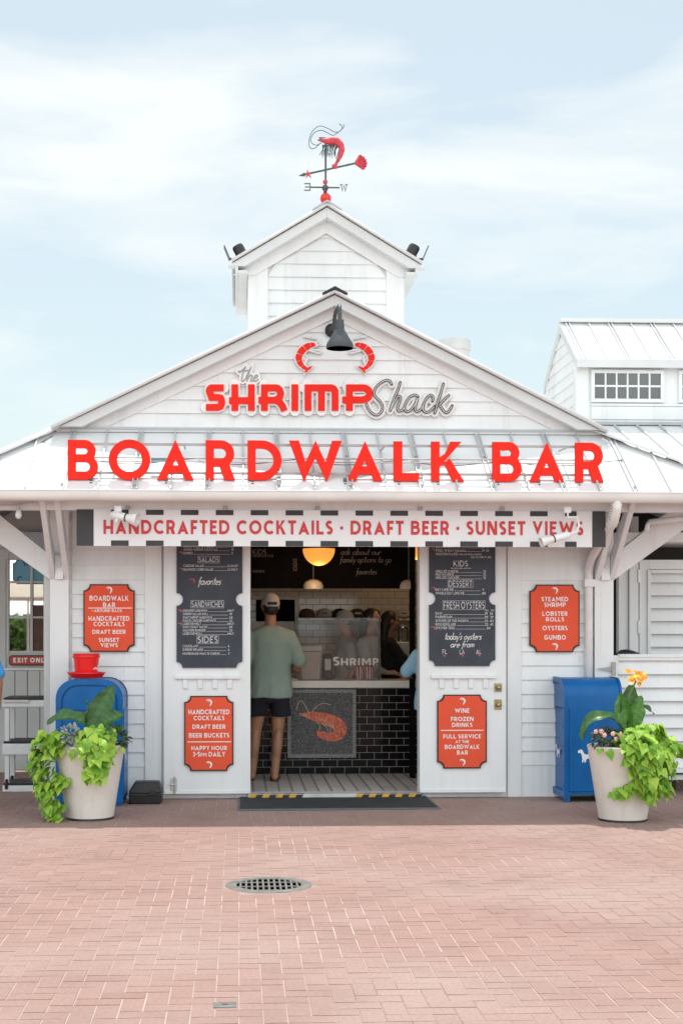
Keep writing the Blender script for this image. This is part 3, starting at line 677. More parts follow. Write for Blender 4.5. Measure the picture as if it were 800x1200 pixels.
# awning roof with standing seams, hips at both ends
XL, XR = PX(66, .0), PX(698, .0); ZT = 3.435; YE, ZE = -.92, 2.79
XLe, XRe = PX(-94, YE), PX(892, YE); YB = 3.2
aw = MB(); th = .035
def slab(mb, q, t=th):
    a = [Vector(v) for v in q]; n = (a[1] - a[0]).cross(a[2] - a[0]).normalized()
    mb.prism(q, -n * t if n.z > 0 else n * t)
slab(aw, [(XL, 0, ZT), (XLe, YE, ZE), (XRe, YE, ZE), (XR, 0, ZT)])
slab(aw, [(XL, 0, ZT), (XL, YB, ZT), (XLe, YB, ZE), (XLe, YE, ZE)])
slab(aw, [(XR, 0, ZT), (XRe, YE, ZE), (XRe, YB, ZE), (XR, YB, ZT)])
awning = aw.build('awning_roof', M['roof'], shack)
se = MB(); nF = Vector((0, -(ZT - ZE), -YE)).normalized()
X = PX(67 - 42.2 * 2 + 4, YE); k = 0; step = 42.2 / 1625 * (CAMD + YE)
while X < XRe - .1:
    if X < XL: f = (X - XLe) / (XL - XLe)
    elif X > XR: f = (XRe - X) / (XRe - XR)
    else: f = 1
    if f > .04 and X > XLe:
        w = .052 if k % 2 == 0 else .022
        a = Vector((X, YE - .004, ZE)); b = Vector((X, YE * (1 - f), ZE + (ZT - ZE) * f))
        if w > .04:
            for s in (-1, 1): se.beam(a + nF * .012 + Vector((s * .02, 0, 0)), b + nF * .012 + Vector((s * .02, 0, 0)), .009, .026, nF)
            se.beam(a + nF * .004, b + nF * .004, .04, .010, nF)
        else: se.beam(a + nF * .012, b + nF * .012, .014, .026, nF)
        for q in (.06, .55):
            c = a.lerp(b, q) + nF * .02; se.ball(c, .011, 6, 4)
    X += step; k += 1
for s, xt, xe in ((-1, XL, XLe), (1, XR, XRe)):
    Y = -.4
    while Y < YB:
        f = min(1, (Y - YE) / (0 - YE)); n = Vector((s * (ZT - ZE), 0, abs(xe - xt))).normalized()
        se.beam(Vector((xe, Y, ZE)) + n * .012, Vector((xe + (xt - xe) * f, Y, ZE + (ZT - ZE) * f)) + n * .012, .02, .026, n); Y += step
se.build('roof_seam', M['seam'], awning)
for xt, xe in ((XL, XLe), (XR, XRe)):
    hp = MB()
    d = Vector((0, 0, .022)); hp.beam(Vector((xt, 0, ZT)) + d, Vector((xe, YE, ZE)) + d, .15, .016)
    hp.beam(Vector((xt, 0, ZT)) + d * 1.6, Vector((xe, YE, ZE)) + d * 1.6, .05, .02)
    hp.build('hip_cap', M['roof'], awning)
fl = MB(); fl.beam((XL - .02, -.03, ZT + .012), (XR + .02, -.03, ZT + .012), .05, .022); fl.build('flashing', M['flash'], awning)
# rafters and boarding under the side slopes
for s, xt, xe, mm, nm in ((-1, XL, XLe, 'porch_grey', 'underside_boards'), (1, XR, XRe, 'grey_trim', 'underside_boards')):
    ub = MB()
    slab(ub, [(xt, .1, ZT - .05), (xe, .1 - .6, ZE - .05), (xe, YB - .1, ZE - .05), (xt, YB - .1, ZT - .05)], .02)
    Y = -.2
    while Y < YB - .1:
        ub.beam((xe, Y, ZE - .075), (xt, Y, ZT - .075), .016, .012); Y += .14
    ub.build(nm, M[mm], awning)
gt = MB(); gy, gz, gr = YE - .045, ZE - .052, .050
ring = []
prof = [(gr, .038), (gr * .98, .0), (gr * .8, -.028), (gr * .4, -.045), (0, -.05), (-gr * .4, -.045), (-gr * .8, -.028), (-gr, .0), (-gr, .038)]
def gutter_run(mb, a, b, out):
    a, b, out = Vector(a), Vector(b), Vector(out)
    vs = []
    for p in (a, b):
        for u, w in prof: vs.append(p + out * u + Vector((0, 0, w)))
        for u, w in reversed(prof): vs.append(p + out * u * .9 + Vector((0, 0, w * .9 + .003)))
    n = len(prof) * 2
    mb.add(vs, [(i, (i + 1) % n, n + (i + 1) % n, n + i) for i in range(n)] + [tuple(range(n)), tuple(range(2 * n - 1, n - 1, -1))])
gutter_run(gt, (XLe - .05, gy, gz), (XRe + .05, gy, gz), (0, -1, 0))
gutter_run(gt, (XLe - .045, gy + .05, gz), (XLe - .045, YB, gz), (-1, 0, 0)); gutter_run(gt, (XRe + .045, gy + .05, gz), (XRe + .045, YB, gz), (1, 0, 0))
for x in [XLe + .6 + i * .9 for i in range(8)]: gt.beam((x, gy - gr, gz + .036), (x, YE, gz + .036), .02, .004)
gut = gt.build('gutter', M['gutter'], shack, auto=35)
gl_ = MB(); gl_.tube([(XLe - .05, gy - gr, gz + .040), (XRe + .05, gy - gr, gz + .040)], .006, 8); gl_.build('gutter_lip', M['gutter'], gut)
# plate under the eave and brackets
pl = MB(); pl.box(XLe + .25, XRe - .3, -.70, -.58, 2.635, 2.715); pl.box(XLe + .05, XRe - .05, -.90, -.872, 2.70, 2.765); pl.build('eave_beam', M['trim'], shack, bevel=.004)
so = MB(); so.box(XP0, XQ1, -.87, -.08, 2.735, 2.75); so.build('soffit', M['trim'], shack)
ZK = PZ(680, 0)
def brackets(px):
    x0, x1 = PX(px[0], 0), PX(px[1], 0); w = .05
    for x in (x0 + w / 2, x1 - w / 2):
        b = MB(); y0, y1 = -.076, -.66
        pts = [(x - w / 2, y0, ZK), (x - w / 2, y0, ZK + .22), (x - w / 2, y1 + .02, 2.73), (x - w / 2, y1 - .16, 2.73)]
        b.prism(pts, (w, 0, 0)); b.build('bracket_board', M['trim'], shack, bevel=.004)
    b = MB(); b.box(x0 + w + .003, x1 - w - .003, -.12, -.076, ZK, ZK + .23); b.ball(((x0 + x1) / 2, -.125, ZK + .13), .02, 10, 6); b.build('bracket_block', M['trim'], shack, bevel=.003)
brackets((60, 83)); brackets((694, 717))
for xs, xe_, s in ((XP0, XLe + .3, -1), (XQ1, XRe - .3, 1)):
    b = MB(); w = .15
    run = .95; pts = [(xs, -.06, ZK), (xs, -.06, ZK + .23), (xs + s * run, -.06, ZK + .23 + run * .80), (xs + s * (run + .22), -.06, ZK + run * .88)]
    b.prism(pts if s > 0 else pts[::-1], (0, .10, 0)); b.ball((xs + s * run * .88, -.065, ZK + .1 + run * .82), .018, 8, 6)
    b.build('side_brace', M['trim'], shack, bevel=.006)
# downspout at the right corner, fed from the gutter by an elbow
dp = MB(); xd = PX(688.5, -.04)
dp.tube([(xd + .02, gy, gz - .03), (xd + .02, gy, gz - .10), (xd + .02, gy + .08, gz - .2), (xd + .01, -.45, gz - .36), (xd, -.16, gz - .50), (xd, -.07, gz - .60), (xd, -.06, gz - .75), (xd, -.06, .06)], .040, 12)
ds = dp.build('downspout', M['gutter'], shack, smooth=True)
cp = MB(); cp.box(xd - .05, xd + .05, -.115, -.02, 1.98, 2.05); cp.box(xd - .05, xd + .05, -.115, -.02, .55, .60); cp.build('strap', M['trim'], ds)
el = MB()
for i in range(9):
    f = i / 8; el.tube([(xd + .02 + .0 * f, gy + .01 + .16 * f, gz - .05 - .17 * f), (xd + .02 + .0 * f, gy + .016 + .16 * f, gz - .06 - .17 * f)], .052, 12)
el.build('ribbed_elbow', M['trim'], ds)

# double doors folded back against the wall
def door(xa, xb, brass):
    y0, y1 = -.085, -.035; a, b = PX(xa, -.06), PX(xb, -.06)
    d = MB(); d.box(a, b, y0, y1, .05, 2.45)
    lf = d.build('door_leaf', M['door'], shack, bevel=.004)
    k = MB(); k.box(a + .005, b - .005, y0 - .008, y0 - .001, .052, .085); k.build('kick_strip', M['trim'], lf, bevel=.002)
    z = PZ(793.5, y0); L_ = MB(); w = b - a
    L_.box(a + w * .13, b - w * .12, y0 - .030, y0, z - .014, z + .014)
    for i in range(4):
        c = a + w * (.25 + .17 * i); L_.box(c - .022, c + .022, y0 - .018, y0, z - .105, z - .015)
    L_.build('dentil_ledge', M['door'], lf, bevel=.003)
    if brass:
        for ya, yb in ((801, 811), (820, 832)):
            q = MB(); xc = PX(583, y0); za, zb = PZ(yb, y0), PZ(ya, y0)
            q.box(xc - .035, xc + .035, y0 - .008, y0, za, zb)
            pm = q.build('lock_plate', M['brass'], lf, bevel=.003)
            q = MB(); q.lathe([(.012, 0), (.012, .02), (.022, .03), (.024, .045), (.012, .055)], (xc, y0 - .008, (za + zb) / 2), 14, Matrix.Rotation(R(90), 3, 'X'))
            q.build('knob', M['brass'], pm, smooth=True)
    else:
        q = MB(); xc = PX(204, y0)
        q.box(xc - .03, xc + .03, y0 - .008, y0, PZ(926, y0), PZ(911, y0)); q.tube([(xc + .008, y0 - .02, PZ(929, y0)), (xc + .008, y0 - .02, PZ(909, y0))], .009, 8)
        q.tube([(xc + .008, y0 - .02, PZ(918, y0)), (xc - .04, y0 - .035, PZ(918, y0))], .008, 8); q.build('door_bolt', M['steel'], lf, bevel=.002)
    return lf
door(192, 293.5, False); door(491, 592, True)
# sill and worn hazard tape
sl = MB(); sl.box(XO0 - .02, XO1 + .02, -.09, .123, .0, .045); sill = sl.build('door_sill', M['sill'], shack, bevel=.004)
tp = MB(); x = XO0 - .02; rr = random.Random(4)
tb = MB()
while x < XO1 - .05:
    f = (x - XO0) / (XO1 - XO0)
    if not (.27 < f < .46 or .52 < f < .60):
        for bb, o in ((tp, 0), (tb, .062)):
            q = [(x + o, -.094, .004), (x + o + .062, -.094, .004), (x + o + .082, -.094, .040), (x + o + .02, -.094, .040)]
            bb.add(q, [(0, 1, 2, 3)]); q = [(x + o + .02, -.092, .047), (x + o + .082, -.092, .047), (x + o + .10, -.05, .047), (x + o + .04, -.05, .047)]; bb.add(q, [(0, 1, 2, 3)])
    x += .124
tp.build('yellow_tape', M['tape_yellow'], sill); tb.build('black_tape', M['black'], sill)

# cupola
YC = 1.40; cz = lambda y: PZ(y, YC, 381); cx0, cx1 = PX(290.5, YC), PX(473, YC); cxm = (cx0 + cx1) / 2; CD = 1.75
ca = P(381, 241.5, YC - .16).z; cel = P(274, 306, YC - .16); csl = (ca - cel.z) / (cxm - cel.x)
ZC0 = 4.1
cw = MB(); zt_ = ca - (cxm - cx0) * csl - .09
cw.prism([(cx0, YC, ZC0), (cx1, YC, ZC0), (cx1, YC, zt_), (cxm, YC, ca - .09), (cx0, YC, zt_)], (0, CD, 0))
cup = cw.build('cupola', M['white'], shack)
s0, s1 = PX(314, YC), PX(452, YC)
sd = MB(); zt2 = ca - .235
siding(sd, ZC0 + .05, zt2, lambda z: max(s0, cxm - (zt2 - z) / csl), lambda z: min(s1, cxm + (zt2 - z) / csl), lambda u, d, z: (u, YC - d, z), pitch=.136)
sd.build('clapboard', M['white'], cup)
cb = MB()
for a, b in ((cx0, s0), (s1, cx1)):
    zz = lambda x: ca - abs(x - cxm) * csl - .10
    cb.prism([(a, YC - .03, ZC0), (b, YC - .03, ZC0), (b, YC - .03, zz(b)), (a, YC - .03, zz(a))], (0, .03, 0))
    cb.build('corner_board', M['trim'], cup, bevel=.004); cb = MB()
zlo = cel.z - .03
f2 = MB(); rake(f2, .105, .245, YC - .045, YC - .031, ca - (cxm - cx0) * csl - .2, ca, csl, csl, cxm); f2.build('frieze', M['trim'], cup, bevel=.003)
f3 = MB(); rake(f3, .014, .118, YC - .17, YC - .046, cel.z - .05, ca, csl, csl, cxm)
for s in (-1, 1):
    xo = cxm + s * (cxm - cel.x - .015); f3.box(min(xo, xo - s * .03), max(xo, xo - s * .03), YC - .16, YC + CD + .1, cel.z - .115, cel.z - .02)
    xi = cxm + s * (cxm - cx0 + .004); f3.box(min(xo - s * .031, xi), max(xo - s * .031, xi), YC - .16, YC + CD + .1, cel.z - .12, cel.z - .09)
f3.build('fascia', M['grey_trim'], cup, bevel=.003)
cr_ = MB()
for s in (-1, 1):
    xe = cxm + s * (cxm - cel.x + .02); ze = ca - (cxm - cel.x + .02) * csl
    pts = [(cxm, YC - .20, ca), (cxm, YC - .20, ca + .022), (xe, YC - .20, ze + .022), (xe, YC - .20, ze)]
    cr_.prism(pts if s > 0 else pts[::-1], (0, CD + .35, 0))
cr_.build('cupola_roof', M['roof'], cup)
for s in (-1, 1):
    xe = cxm + s * (cxm - cel.x + .02); q = MB(); q.tube([(cxm, YC - .20, ca + .012), (xe, YC - .20, ca - (cxm - cel.x + .02) * csl + .012)], .014, 8); q.build('drip_edge', M['roof'], cup, smooth=True)
rc = MB()
for s in (-1, 1):
    q = [(cxm, YC - .22, ca + .026), (cxm + s * .15, YC - .22, ca + .026 - .15 * csl), (cxm + s * .15, YC - .22, ca + .044 - .15 * csl), (cxm, YC - .22, ca + .05)]
    rc.prism(q if s < 0 else q[::-1], (0, CD + .37, 0))
rc.build('ridge_cap', M['flash'], cup)

# exhaust stack on the far slope
va = PX(531, 4.0); vz = lambda y: PZ(y, 4.0)
st = thing('roof_vent', 'round pale exhaust vent with a stepped cap behind the gable roof slope', 'vent', (va, 4.0, vz(425)))
q = MB(); r = 20 / 1625 * 17; q.lathe([(r * .9, 3.6), (r * .9, vz(420)), (r * .9, vz(411)), (r, vz(410)), (r, vz(400)), (r * .97, vz(398))], (va, 4.0, 0), 32); q.build('stack_pipe', M['stack'], st, auto=30)
q = MB(); xb = PX(549, 4.25); q.lathe([(r * .62, 3.5), (r * .62, vz(420)), (r * .68, vz(419)), (r * .68, vz(415)), (r * .6, vz(413))], (xb, 4.45, 0), 24); q.build('side_pipe', M['stack'], st, auto=30)

# ---------------------------------------------------------------- neighbour on the right
YD = 4.5; nb = thing('neighbouring_building', 'white building behind the shack with metal roofed dormer and small paned windows', 'building', (6.0, 4.5, 0))
dx0 = PX(676, YD); dx1 = 11.0; DZ = lambda y: PZ(y, YD, 740)
eave = DZ(421); base = DZ(497)
DR = Vector((0, YD + .85, PZ(381, YD + .85, 700)))
d = MB(); d.box(dx0, dx1, YD, YD + .10, base - .1, eave + .02); d.box(dx0 + .1, dx1, YD + 1.6, YD + 1.7, base - .5, eave)
d.prism([(dx0, YD + .101, base - .6), (dx0, YD + 1.7, base - .6), (dx0, YD + 1.7, eave), (dx0, YD + .85, DR.z - .05), (dx0, YD + .101, eave)], (.10, 0, 0))
dorm = d.build('dormer_wall', M['white'], nb)
q = MB(); siding(q, base - .5, DR.z - .15, lambda z: YD + .14 + max(0, (z - eave) / (DR.z - eave) * .7), lambda z: YD + 1.6 - max(0, (z - eave) / (DR.z - eave) * .7), lambda u, dd, z: (dx0 - dd, u, z), pitch=.15)
q.build('side_clapboard', M['white'], nb)
q = MB(); q.box(dx0 - .022, dx0 + .14, YD - .02, YD + .13, base - .05, eave); q.build('corner_board', M['trim'], nb, bevel=.004); q = MB(); q.box(dx0 - .02, dx0, YD + 1.58, YD + 1.72, base - .6, eave); q.build('corner_board', M['trim'], nb, bevel=.004)
ov = .11; sl_ = (DR.z - eave) / .85
q = MB()
fx0 = dx0 - .035
for s in (-1, 1):
    ye = DR.y + s * (.85 + ov); ze = eave - ov * sl_ + .03
    pts = [(fx0, DR.y, DR.z), (fx0, ye, ze), (fx0, ye, ze + .03), (fx0, DR.y, DR.z + .035)]
    q.prism(pts if s > 0 else pts[::-1], (dx1 - fx0, 0, 0))
droof = q.build('dormer_roof', M['roof'], nb)
q = MB(); nD = Vector((0, -sl_, 1)).normalized(); x = fx0 + .09; k = 0
while x < dx1:
    a, b = Vector((x, YD - ov, eave - ov * sl_ + .065)), Vector((x, DR.y - .05, DR.z + .02))
    for o in ((-.022, .022) if k % 2 == 0 else (0,)): q.beam(a + Vector((o, 0, 0)), b + Vector((o, 0, 0)), .012, .03, nD)
    x += .285; k += 1
q.build('roof_seam', M['seam'], droof)
q = MB(); q.beam((fx0, DR.y, DR.z + .05), (dx1, DR.y, DR.z + .05), .16, .05); q.build('ridge_cap', M['roof'], droof)
q = MB(); q.box(fx0, dx1, YD - ov - .03, YD - ov - .002, eave - ov * sl_ - .05, eave - ov * sl_ + .052)
for s in (-1, 1):
    pts = [(fx0 + .0, DR.y, DR.z - .002), (fx0 + .0, DR.y + s * (.85 + ov), eave - ov * sl_ + .028), (fx0, DR.y + s * (.85 + ov), eave - ov * sl_ - .07), (fx0, DR.y, DR.z - .10)]
    q.prism(pts if s < 0 else pts[::-1], (.025, 0, 0))
q.build('dormer_fascia', M['grey_trim'], nb, bevel=.003)
def dormer_window(xa, xb):
    a, b = PX(xa, YD - .03), PX(xb, YD - .03); z0, z1 = DZ(472), DZ(434); t = .045
    f = MB(); yo, yi = YD - .045, YD - .001
    f.box(a, b, yo, yi, z0, z0 + t); f.box(a, b, yo, yi, z1 - t, z1); f.box(a, a + t, yo, yi, z0 + t, z1 - t); f.box(b - t, b, yo, yi, z0 + t, z1 - t)
    w = f.build('window', M['trim'], nb, bevel=.003)
    m = MB(); n = 6; iw = (b - a - 2 * t)
    for i in range(1, n): c = a + t + iw * i / n; m.box(c - .011, c + .011, YD - .03, YD - .012, z0 + t, z1 - t)
    zc = (z0 + z1) / 2; m.box(a + t, b - t, YD - .032, YD - .010, zc - .012, zc + .012); m.build('glazing_bar', M['trim'], w)
    m = MB(); m.box(a + t, b - t, YD - .018, YD - .015, z0 + t, z1 - t); m.build('pane', M['dormer_pane'], w)
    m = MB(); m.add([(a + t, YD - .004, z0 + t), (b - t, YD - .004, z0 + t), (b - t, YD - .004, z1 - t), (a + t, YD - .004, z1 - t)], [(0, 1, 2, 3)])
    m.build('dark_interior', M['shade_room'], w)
    m = MB()
    for i in range(n):
        if i == 4: continue
        c = a + t + iw * (i + .5) / n; s = -1 if i < 3 else 1; m.box(c - .05, c + .035, YD - .010, YD - .006, z0 + t, z0 + t + .11)
    m.build('pale_blind', M['grey_trim'], w)
    m = MB()
    for f_ in (.2, .5, .8): m.box(a + (b - a) * f_ - .055, a + (b - a) * f_ + .055, yo - .008, yo, z1 - .012, z1 + .006)
    m.build('vent_slot', M['shade_grey'], w)
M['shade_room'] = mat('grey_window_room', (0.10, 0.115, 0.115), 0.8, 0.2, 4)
dormer_window(692, 777.5); dormer_window(794.5, 880)
q = MB(); z = DZ(473.5); q.box(PX(692, YD), dx1, YD - .03, YD, z - .03, z); q.box(PX(692, YD), dx1, YD - .016, YD, base, z - .21); q.box(PX(692, YD), dx1, YD - .022, YD, z - .20, z - .034); q.build('sill_board', M['white'], nb, bevel=.003)
# lower roof of the neighbour, sloping to the front
lr = MB(); yl0, zl0, yl1, zl1 = YD - .002, base - .01, 1.1, base - 1.36
slab(lr, [(3.15, yl0, zl0), (3.15, yl1, zl1), (11, yl1, zl1), (11, yl0, zl0)], .05)
lowr = lr.build('lower_roof', M['roof'], nb)
q = MB(); nL = Vector((0, -(zl0 - zl1), yl0 - yl1)).normalized(); x = 3.3
while x < 11: q.beam(Vector((x, yl1, zl1)) + nL * .012, Vector((x, yl0, zl0)) + nL * .012, .02, .03, nL); x += .29
q.build('roof_seam', M['seam'], lowr)
q = MB(); q.box(PX(640, YD), 11, YD - .07, YD - .024, base - .02, base + .02); q.build('flashing', M['flash'], nb)
# its front under the porch: trims, a dark recess and louvred shutters
YW = 1.25; ww = lambda y: PZ(y, YW, 770); wx = lambda x: PX(x, YW)
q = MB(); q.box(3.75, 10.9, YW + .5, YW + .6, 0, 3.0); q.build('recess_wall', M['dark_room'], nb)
q = MB(); q.box(wx(725), wx(736), YW + .02, YW + .12, 0, 2.7); q.box(wx(736.5), wx(747), YW - .02, YW + .1, 0, 2.75); q.build('door_casing', M['trim'], nb, bevel=.005)
q = MB(); q.box(3.8, 10.9, YW - .4, YW + .5, 2.46, 2.56); q.build('porch_beam', M['trim'], nb, bevel=.005)
def shutter(xa, xb, ya, yb, Y, parent, n, nm='louvred_shutter', fw=.085):
    a, b = PX(xa, Y), PX(xb, Y); z0, z1 = PZ(yb, Y, xa), PZ(ya, Y, xa)
    f = MB(); f.box(a, a + fw, Y - .02, Y + .03, z0, z1); f.box(b - fw, b, Y - .02, Y + .03, z0, z1); f.box(a + fw, b - fw, Y - .02, Y + .03, z1 - fw, z1); f.box(a + fw, b - fw, Y - .02, Y + .03, z0, z0 + fw)
    w = f.build(nm, M['trim'], parent, bevel=.005)
    s = MB(); h = (z1 - z0 - 2 * fw) / n
    for i in range(n):
        zz = z0 + fw + h * i
        s.beam((a + fw, Y + .005, zz + h * .5), (b - fw, Y + .005, zz + h * .5), .014, h * 1.12, (0, .42, 1))
    s.build('slat', M['trim'], w)
    return w
shutter(748, 850, 656, 905, YW, nb, 15, fw=.10)
q = MB(); a = wx(757); q.box(a, a + .035, YW - .045, YW - .021, .4, ww(668)); q.box(a + .036, wx(850), YW - .045, YW - .021, ww(672), ww(668)); q.build('shutter_stop', M['trim'], nb, bevel=.003)
q = MB()
for y in (675, 735): q.box(wx(747) - .008, wx(748) + .012, YW - .035, YW - .021, ww(y + 8), ww(y - 8))
q.build('hinge', M['steel'], nb)
# ---------------------------------------------------------------- big red letters over the awning
YL = -.80
ls = thing('roof_sign', 'large red BOARDWALK BAR letters standing on pale rails above the awning eave', 'sign', tuple(P(392, 575, YL)))
LET = [('B', 79.5, 115, 515.5, 562), ('O', 127.3, 176.3, 515, 562.6), ('A', 184.3, 227, 515.5, 562), ('R', 241, 275.5, 516, 562.2), ('D', 290, 330, 516.2, 562.5),
       ('W', 338.7, 400.5, 516.5, 563), ('A', 406.7, 448.3, 517, 563.3), ('L', 461, 491, 517.3, 563.5), ('K', 505, 543.5, 517.6, 563.8),
       ('B', 576.7, 611, 518, 564.3), ('A', 620.3, 660.6, 518.6, 564.6), ('R', 673.7, 707, 518.8, 564.9)]
for ch, xa, xb, ya, yb in LET:
    q = MB(); ptext(q, ch, xa, xb, ya, yb, YL, t=.205, depth=.035)
    q.build('letter', M['red'], ls)
q = MB(); a, b = P(80, 0, YL).x, P(706, 0, YL).x
def rail(y, h, off=.05, w=.02, m=None):
    (m or q).box(a, b, YL + off, YL + off + w, PZ(y, YL) - h / 2, PZ(y, YL) + h / 2)
rail(521, .022); q.build('letter_rail', M['rail'], ls); q = MB(); rail(554.5, .022, m=q); q.build('letter_rail', M['rail'], ls)
q = MB(); q.tube([(a, YL + .07, PZ(536.5, YL)), (b, YL + .07, PZ(536.5, YL))], .007, 6); q.tube([(a, YL + .09, PZ(540.5, YL)), (b, YL + .09, PZ(540.5, YL))], .005, 6); q.build('conduit', M['rail'], ls)
zt_ = PZ(572.5, YL); q = MB(); q.box(a, b + .01, YL - .05, YL + .10, zt_ - .010, zt_ + .012); q.box(a - .01, b + .05, YL - .085, YL - .06, zt_ - .04, zt_ - .024); q.build('base_tray', M['rail'], ls, bevel=.003)
for x in (107, 195, 296, 404, 467, 513, 583, 631, 678):
    X = P(x, 0, YL).x; q = MB()
    q.box(X - .013, X + .013, YL + .005, YL + .03, zt_ + .012, PZ(560, YL)); q.ball((X, YL - .01, zt_ + .03), .018, 8, 5); q.build('post', M['dark_steel'], ls)
for x in (133, 215, 300, 375, 452, 537, 600, 668):
    X = P(x, 0, YL).x; q = MB(); q.beam((X, YL + .075, PZ(521, YL)), (X, YL + .075, zt_), .014, .014); q.beam((X, YL + .08, PZ(521, YL)), (X, -.35, 3.22), .012, .012); q.build('rail_strut', M['rail'], ls)
q = MB(); q.box(P(176, 0, YL).x, P(194, 0, YL).x, YL + .10, YL + .13, PZ(541, YL), PZ(535.5, YL)); q.build('blue_splice_cover', mat('pale_blue_wrap', (.16, .50, .62), .5), ls)
rr = random.Random(5); q = MB()
for i in range(5):
    x = a + (b - a) * (i + .2) / 5; pts = [(x + k * .12, YL + .12 + .01 * math.sin(k), PZ(539, YL) - .03 * math.sin(k / 6 * math.pi)) for k in range(9)]
    q.tube(pts, .004, 5)
q.build('cable', M['dark_steel'], ls)

# ---------------------------------------------------------------- banner with chequered border
YN = -.72; bx = lambda x: PX(x, YN); bz = lambda y: PZ(y, YN)
bn = thing('banner_sign', 'long white banner with charcoal squares and red lettering under the awning eave', 'sign', tuple(P(399, 640, YN)))
q = MB(); q.box(bx(90), bx(709), YN, YN + .012, bz(640.5), bz(597.8)); q.build('banner_sheet', M['banner'], bn)
q = MB(); yk = YN - .003
def card(mb, x0, x1, z0, z1, y): mb.add([(x0, y, z0), (x1, y, z0), (x1, y, z1), (x0, y, z1)], [(0, 1, 2, 3)])
card(q, bx(90), bx(110), bz(640.4), bz(598), yk); q.build('charcoal_end', M['check'], bn); q = MB(); card(q, bx(693.3), bx(709), bz(640.4), bz(598), yk); q.build('charcoal_end', M['check'], bn)
x = 130.4
while x < 690:
    for ya_, yb_ in ((604.2, 598.2), (640.3, 634)): q = MB(); card(q, bx(x), bx(min(x + 20.6, 675)), bz(ya_), bz(yb_), yk); q.build('charcoal_square', M['check'], bn)
    x += 40.85
q = MB(); ptext(q, 'HANDCRAFTED COCKTAILS * DRAFT BEER * SUNSET VIEWS', 121.5, 683, 611, 625.6, YN - .005, t=.21, track=.2, space=.42); q.build('lettering', M['red2'], bn)
q = MB()
for x in (150, 264, 372, 492, 588): q = MB(); q.box(bx(x) - .02, bx(x) + .02, YN - .006, YN + .05, bz(598) - .0, bz(593.5)); q.build('hanger_clip', M['rail'], bn)

# spotlights hung in front of the banner
def spot(name, lab, mount, bend, tip, aim, r0, r1, ln):
    o = thing(name, lab, 'spotlight', mount, 'white spotlights in front of the banner')
    q = MB(); q.box(mount[0] - .03, mount[0] + .03, mount[1] - .01, mount[1] + .05, mount[2] - .02, mount[2] + .03); q.tube(bend, .011, 8); q.build('bracket', M['trim'], o, smooth=False)
    d = Vector(aim).normalized(); t = Vector(tip); rot = Vector((0, 0, 1)).rotation_difference(d).to_matrix()
    q = MB(); q.lathe([(r0 * .6, -ln * .9), (r0, -ln * .75), (r0, 0), (r0 * .95, .01)], t, 16, rot); b = q.build('lamp_body', M['trim'], o, auto=35)
    q = MB(); q.lathe([(r0 * 1.03, .01), (r0 * 1.03, .02)], t, 16, rot); q.build('gasket', M['black'], b)
    q = MB(); q.lathe([(r0 * .9, .018), (r1, .018 + ln * .75), (r1 * .96, .018 + ln * .75), (r0 * .8, .03)], t, 18, rot); q.build('bulb_cone', M['bulb'], b, auto=40)
YS_ = YN - .16; s = lambda x, y, dy=0: P(x, y, YS_ + dy)
m_ = s(138.5, 597); spot('spotlight', 'white double spotlight aimed right, over the banner letters HAND', (m_.x, m_.y, m_.z), [m_, s(138.5, 604), s(136, 612)], s(146, 606), (.85, -.25, -.2), .036, .062, .14)
m_ = s(664.5, 598); spot('spotlight', 'white swing arm spotlight aimed left, hanging over the word VIEWS', (m_.x, m_.y, m_.z), [m_, s(665, 606), s(676, 606), s(678, 616), s(675, 623), s(662, 628)], s(650, 631), (-.9, -.15, -.25), .034, .046, .16)

# ---------------------------------------------------------------- gable lettering
YG = -.045
lg = thing('gable_sign', 'white edged sign reading the SHRIMP Shack in red capitals and black script', 'sign', tuple(P(385, 485, YG)))
G = lambda x, y, d=0: P(x, y, YG - d)
def pstrokes(paths, t, x0, y0, k, d, mtl, name, parent, depth=.02, rnd=True, closed=False):
    """strokes traced in enlarged-photo units"""
    pl = []
    for pth in paths:
        pl += stroke([((x / k + x0), -(y / k + y0)) for x, y in pth], t / k, closed, rnd)
        if rnd:
            for x, y in pth[1:-1]:
                c = ((x / k + x0), -(y / k + y0)); pl.append([(c[0] + t / k / 2 * math.cos(j * math.pi / 4), c[1] + t / k / 2 * math.sin(j * math.pi / 4)) for j in range(8)])
    q = MB(); emit2d(q, union(pl), lambda a, b: G(a, -b, d), depth); return q.build(name, mtl, parent)
